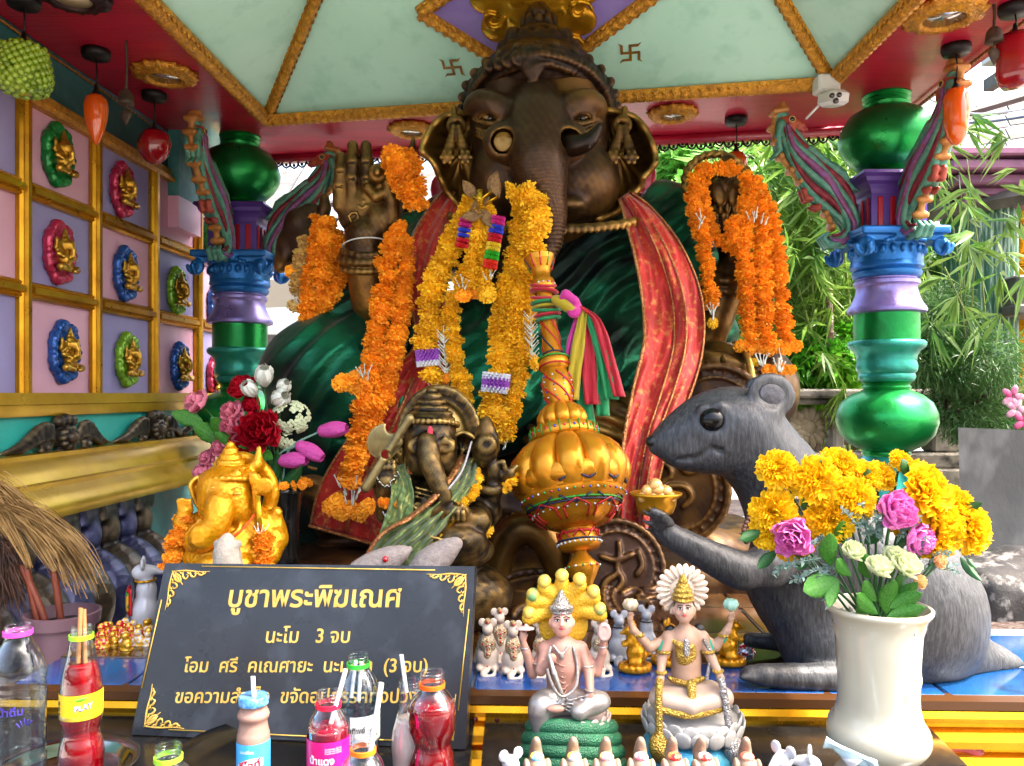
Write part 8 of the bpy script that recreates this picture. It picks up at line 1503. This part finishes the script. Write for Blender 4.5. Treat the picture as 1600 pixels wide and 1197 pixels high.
ltext(t, 'PLAY', X, 1.03, s, Zp, 1101, 31.3, .62, 26, I_P, .06, .12, lb); ltext(t, 'PLAY', X, 1.03, s, Zp, 1100, 31.7, .6, 25, I_W, .0, .12, lb); ob('green_swoosh', ball((X+math.sin(.5)*.0262, 1.03-math.cos(.5)*.0262, Zp(1083)), (.007, .0006, .0022), 10, 6, rot=(0, -.1, .5)), I_G, lb)
o = [box((X+math.sin(-.75)*.026, 1.03-math.cos(-.75)*.026, Zp(1086+i*2.2)), (.005, .0008, .0007), (0, 0, -.75)) for i in range(11) if i % 4]; ob('barcode', J(*o), I_K, lb, smooth=False)
straw(126, 950, 122, 1036, 1.03, STB, 'left amber straw in the yellow labelled red drink'); straw(131, 952, 133, 1036, 1.035, STB, 'right amber straw in the yellow labelled red drink')
t, X, s, Zp = bottle('small_bottle', 'short clear bottle with a lime neck ring standing in front of the prayer board', 263, .95, [(19, 1164), (19, 1186), (22, 1194), (34, 1210), (36, 1240), (36, 1320)], WAT, 1215, (1184, 21.5, ('yellow_green', '#98d030')))
t, X, s, Zp = bottle('chocolate_milk', 'small chocolate milk bottle with a blue foil cap and blue label', 396, 1.0, [(1, 1087), (20, 1087), (22, 1090), (22, 1098), (20, 1102), (21, 1108), (24, 1114), (24, 1119), (21, 1126), (23, 1140), (25, 1152), (25, 1200), (25, 1280)], None, None, None, CHOC)
ob('foil_cap', lathe([(.001, Zp(1086)), (21*s, Zp(1086)), (23*s, Zp(1089)), (23*s, Zp(1099)), (21*s, Zp(1100))], 40, (X, 1.0, 0), fn=lambda a, t_, z: 1+.02*math.cos(30*a)*(t_ > .4), cap=False), M('blue_foil_cap', '#2c6ca8', .28, .6, c2='#7cb4dc', ns=120), t, angle=40); lb = label_(t, X, 1.0, s, Zp, 1154, 1215, 25.6, M('sky_blue_label', '#2c90d0', .4, c2='#4ca8e0', ns=20)); ob('white_splash', grid(lambda u, v: (X+math.sin(-.7+1.6*u)*26*s, 1-math.cos(-.7+1.6*u)*26*s, Zp(1190)+(v-.5)*22*s*(.5+.5*math.sin(u*3.14))+u*8*s), 20, 4), I_W, lb)
ltext(t, 'ดีไลท์', X, 1.0, s, Zp, 1195, 26.4, .05, 36, I_R, .03, .2, lb); ltext(t, 'นมเปรี้ยว', X, 1.0, s, Zp, 1167, 26, -.1, 22, I_W, .01, 0, lb); straw(395, 1057, 397, 1092, 1.0, STW, 'white straw in the blue capped chocolate milk bottle')
t, X, s, Zp = bottle('soda_bottle', 'pink labelled drink bottle with a crimson neck ring and bubbly red drink', 513, 1.0, [(17, 1079), (17, 1098), (19, 1106), (26, 1118), (31, 1132), (32, 1146), (32, 1200), (32, 1280)], PLIQ, 1136, (1101, 20, ('crimson', '#c81838'))); lb = label_(t, X, 1.0, s, Zp, 1147, 1230, 33, M('magenta_label', '#c80c60', .35, c2='#d81c78', ns=30)); ltext(t, 'น้ำแดง', X, 1, s, Zp, 1180, 33.4, -.1, 40, I_W, .03, 0, lb)
for i in range(7): ltext(t, 'ส่วนประกอบ น้ำตาล', X, 1, s, Zp, 1158+i*3.2+(25 if i > 2 else 0), 33.3, .45, 26, I_W, 0, 0, lb)
bub = mesh('bubble', ball((0, 0, 0), .0011, 6, 4)); bub.materials.append(PET)
for i in range(60): a = rng.uniform(-1.6, 1.6); y = rng.uniform(1122, 1137); r = np.interp(y, [1118, 1132, 1146], [24, 29.5, 31])*s; inst('bubble', bub, (X+math.sin(a)*r, 1-math.cos(a)*r, Zp(y)), None, rng.uniform(.6, 1.6), t)
straw(540, 1046, 517, 1130, .995, STW, 'white straw leaning in the pink labelled drink')
t, X, s, Zp = bottle('water_bottle', 'clear ribbed water bottle with a bright green neck ring before the board', 560, 1.12, [(15, 1022), (15, 1038), (17, 1046), (24, 1056), (31, 1072), (33, 1090), (31, 1096), (33, 1102), (32, 1108), (33, 1114), (33, 1180), (31, 1200), (33, 1300)], WAT, 1062, (1038, 18, ('bright_green', '#38b838'))); lb = label_(t, X, 1.12, s, Zp, 1108, 1150, 33.6, M('white_green_label', '#c8ccc8', .4), -.2, 1.9); ltext(t, 'ดื่มทิพย์', X, 1.12, s, Zp, 1132, 34, -.0, 34, I_K, .03, 0, lb)
o = [box((X+math.sin(.9)*.0305, 1.12-math.cos(.9)*.0305, Zp(1118))+0 if 0 else (X+math.sin(.75+i*.03)*.0306, 1.12-math.cos(.75+i*.03)*.0306, Zp(1135)), (.0006, .0008, .012), (0, 0, .75+i*.03)) for i in range(14) if i % 3]; ob('barcode', J(*o), I_K, lb, smooth=False); straw(556, 1032, 549, 1090, 1.12, STW, 'left white straw in the bright green ringed water bottle'); straw(565, 1034, 560, 1095, 1.118, STW, 'right white straw in the bright green ringed water bottle')
t, X, s, Zp = bottle('small_bottle', 'short clear bottle with an orange neck ring at the very front of the table', 567, .93, [(18, 1146), (18, 1168), (21, 1178), (32, 1196), (34, 1230), (34, 1320)], WAT, 1205, (1172, 20.5, ('orange', '#e07018'))); straw(596, 1067, 578, 1180, .93, STW, 'white straw leaning in the short orange ringed bottle', .0031)
t, X, s, Zp = bottle('milk_bottle', 'slim clear bottle of milky drink left of the curvy red bottle', 640, 1.08, [(16, 1062), (16, 1082), (15, 1090), (18, 1110), (26, 1140), (29, 1165), (27, 1190), (28, 1290)], MILK, 1122); straw(627, 1023, 635, 1082, 1.08, STW, 'white straw in the slim milky drink bottle')
t, X, s, Zp = bottle('soda_bottle', 'curvy bright red drink bottle with an orange neck ring right of the straws', 675, 1.05, [(18, 1048), (18, 1066), (20, 1076), (28, 1086), (36, 1100), (38, 1116), (36, 1136), (30, 1156), (29, 1164), (34, 1182), (37, 1205), (34, 1240), (38, 1280)], RLIQ, 1098, (1070, 20.5, ('deep_orange', '#e06010')), fn=lambda a, t_, z: 1+.025*math.cos(5*a+z*90)*(.08 < t_ < .75)+0*a)
for i in range(50): a = rng.uniform(-1.6, 1.6); y = rng.uniform(1088, 1102); r = np.interp(y, [1086, 1100], [27, 35])*s; inst('bubble', bub, (X+math.sin(a)*r, 1.05-math.cos(a)*r, Zp(y)), None, rng.uniform(.6, 1.4), t)
# ---------- pot with grass brooms
Pf_ = Fr(1.72); pt = thing('plastic_pot', 'mauve plastic flower pot holding grass brooms beside the dark balusters', 'pot', Pf_.q(98, 1060)); c = Pf_.q(98, 1060); k = Pf_.s
ob('pot_body', lathe([(.001, 0), (36*k, 0), (46*k, 84*k), (53*k, 86*k), (55*k, 104*k), (51*k, 105*k), (48*k, 88*k), (40*k, 60*k), (.001, 60*k)], 48, c, cap=False), M('mauve_plastic', '#6c5058', .5), pt, angle=40)
ob('soil', lathe([(.001, 88*k), (46*k, 86*k)], 24, c, cap=False), M('dark_soil', '#2a2220', .9), pt); ledge = ob('side_ledge', box((c.x, c.y+.05, c.z-.06), (.42, .3, .118)), M('dark_ledge_stone', '#28222c', .7), smooth=False); tag(ledge, 'dark stone ledge under the mauve plastic pot', 'ledge')
HND = M('reddish_broom_handle', '#7c3820', .5, 0, c2='#5c2818', ns=20, stretch=(1, 1, .3)); STR = M('dry_grass_bristles', '#7c5c30', .7, 0, c2='#a8844c', ns=30, transl=.2); STR2 = M('dark_palm_bristles', '#2c1c14', .8, 0, c2='#4c3020', ns=30)
for l_, hp, bp_, mt, n_, w_ in (('grass broom with pale straw bristles sweeping over to the right', [(96, 975), (90, 930), (84, 890)], [(84, 890), (40, 820), (10, 790), (60, 815), (105, 860), (140, 935)], STR, 420, 10), ('dark palm fibre broom with reddish handle at the left edge', [(74, 980), (55, 930), (28, 872)], [(28, 880), (10, 850), (0, 880), (8, 925), (14, 960)], STR2, 380, 14), ('grass broom with straw bristles drooping along the left edge', [(62, 985), (50, 930), (40, 880)], [(44, 885), (20, 840), (-20, 770), (-10, 760), (30, 800), (70, 850)], STR, 260, 10)):
    t = thing('hand_broom', l_, 'broom', Pf_.q(hp[0][0], hp[0][1])); ob('handle', tube([Pf_.q(x, y, 6) for x, y in hp], .0075, 8, seg=8), HND, t); ob('binding', tube([Pf_.q(*hp[-1], 6), Pf_.q(hp[-1][0]-4, hp[-1][1]-14, 6)], .0105, 10), M('violet_tape', '#48386c', .5) if mt is STR else HND, t); o = []
    for i in range(n_):
        j = rng.normal(size=2); m_ = len(bp_); e = rng.uniform(.65, 1.0); pts = [(x+j[0]*w_*(.25+q_*.3)+(rng.normal()*6*q_/m_), y+j[1]*w_*(.2+q_*.22), 8+rng.normal()*5) for q_, (x, y) in enumerate(bp_)]; sp_ = spl(pts, 14)[:max(5, int(14*e))]; W_ = V3([tuple(Pf_.q(*p)) for p in sp_]); wd = np.array([.0009*math.cos(i), .0006, .0009*math.sin(i)]); V = np.concatenate([W_-wd, W_+wd]); q_n = len(W_); o.append((V, [(a, a+1, a+1+q_n, a+q_n) for a in range(q_n-1)]))
    ob('bristles', J(*o), mt, t, smooth=False, kind='stuff')
for o in list(bpy.data.objects):
    if o.get('group') is None and 'group' in o.keys(): del o['group']
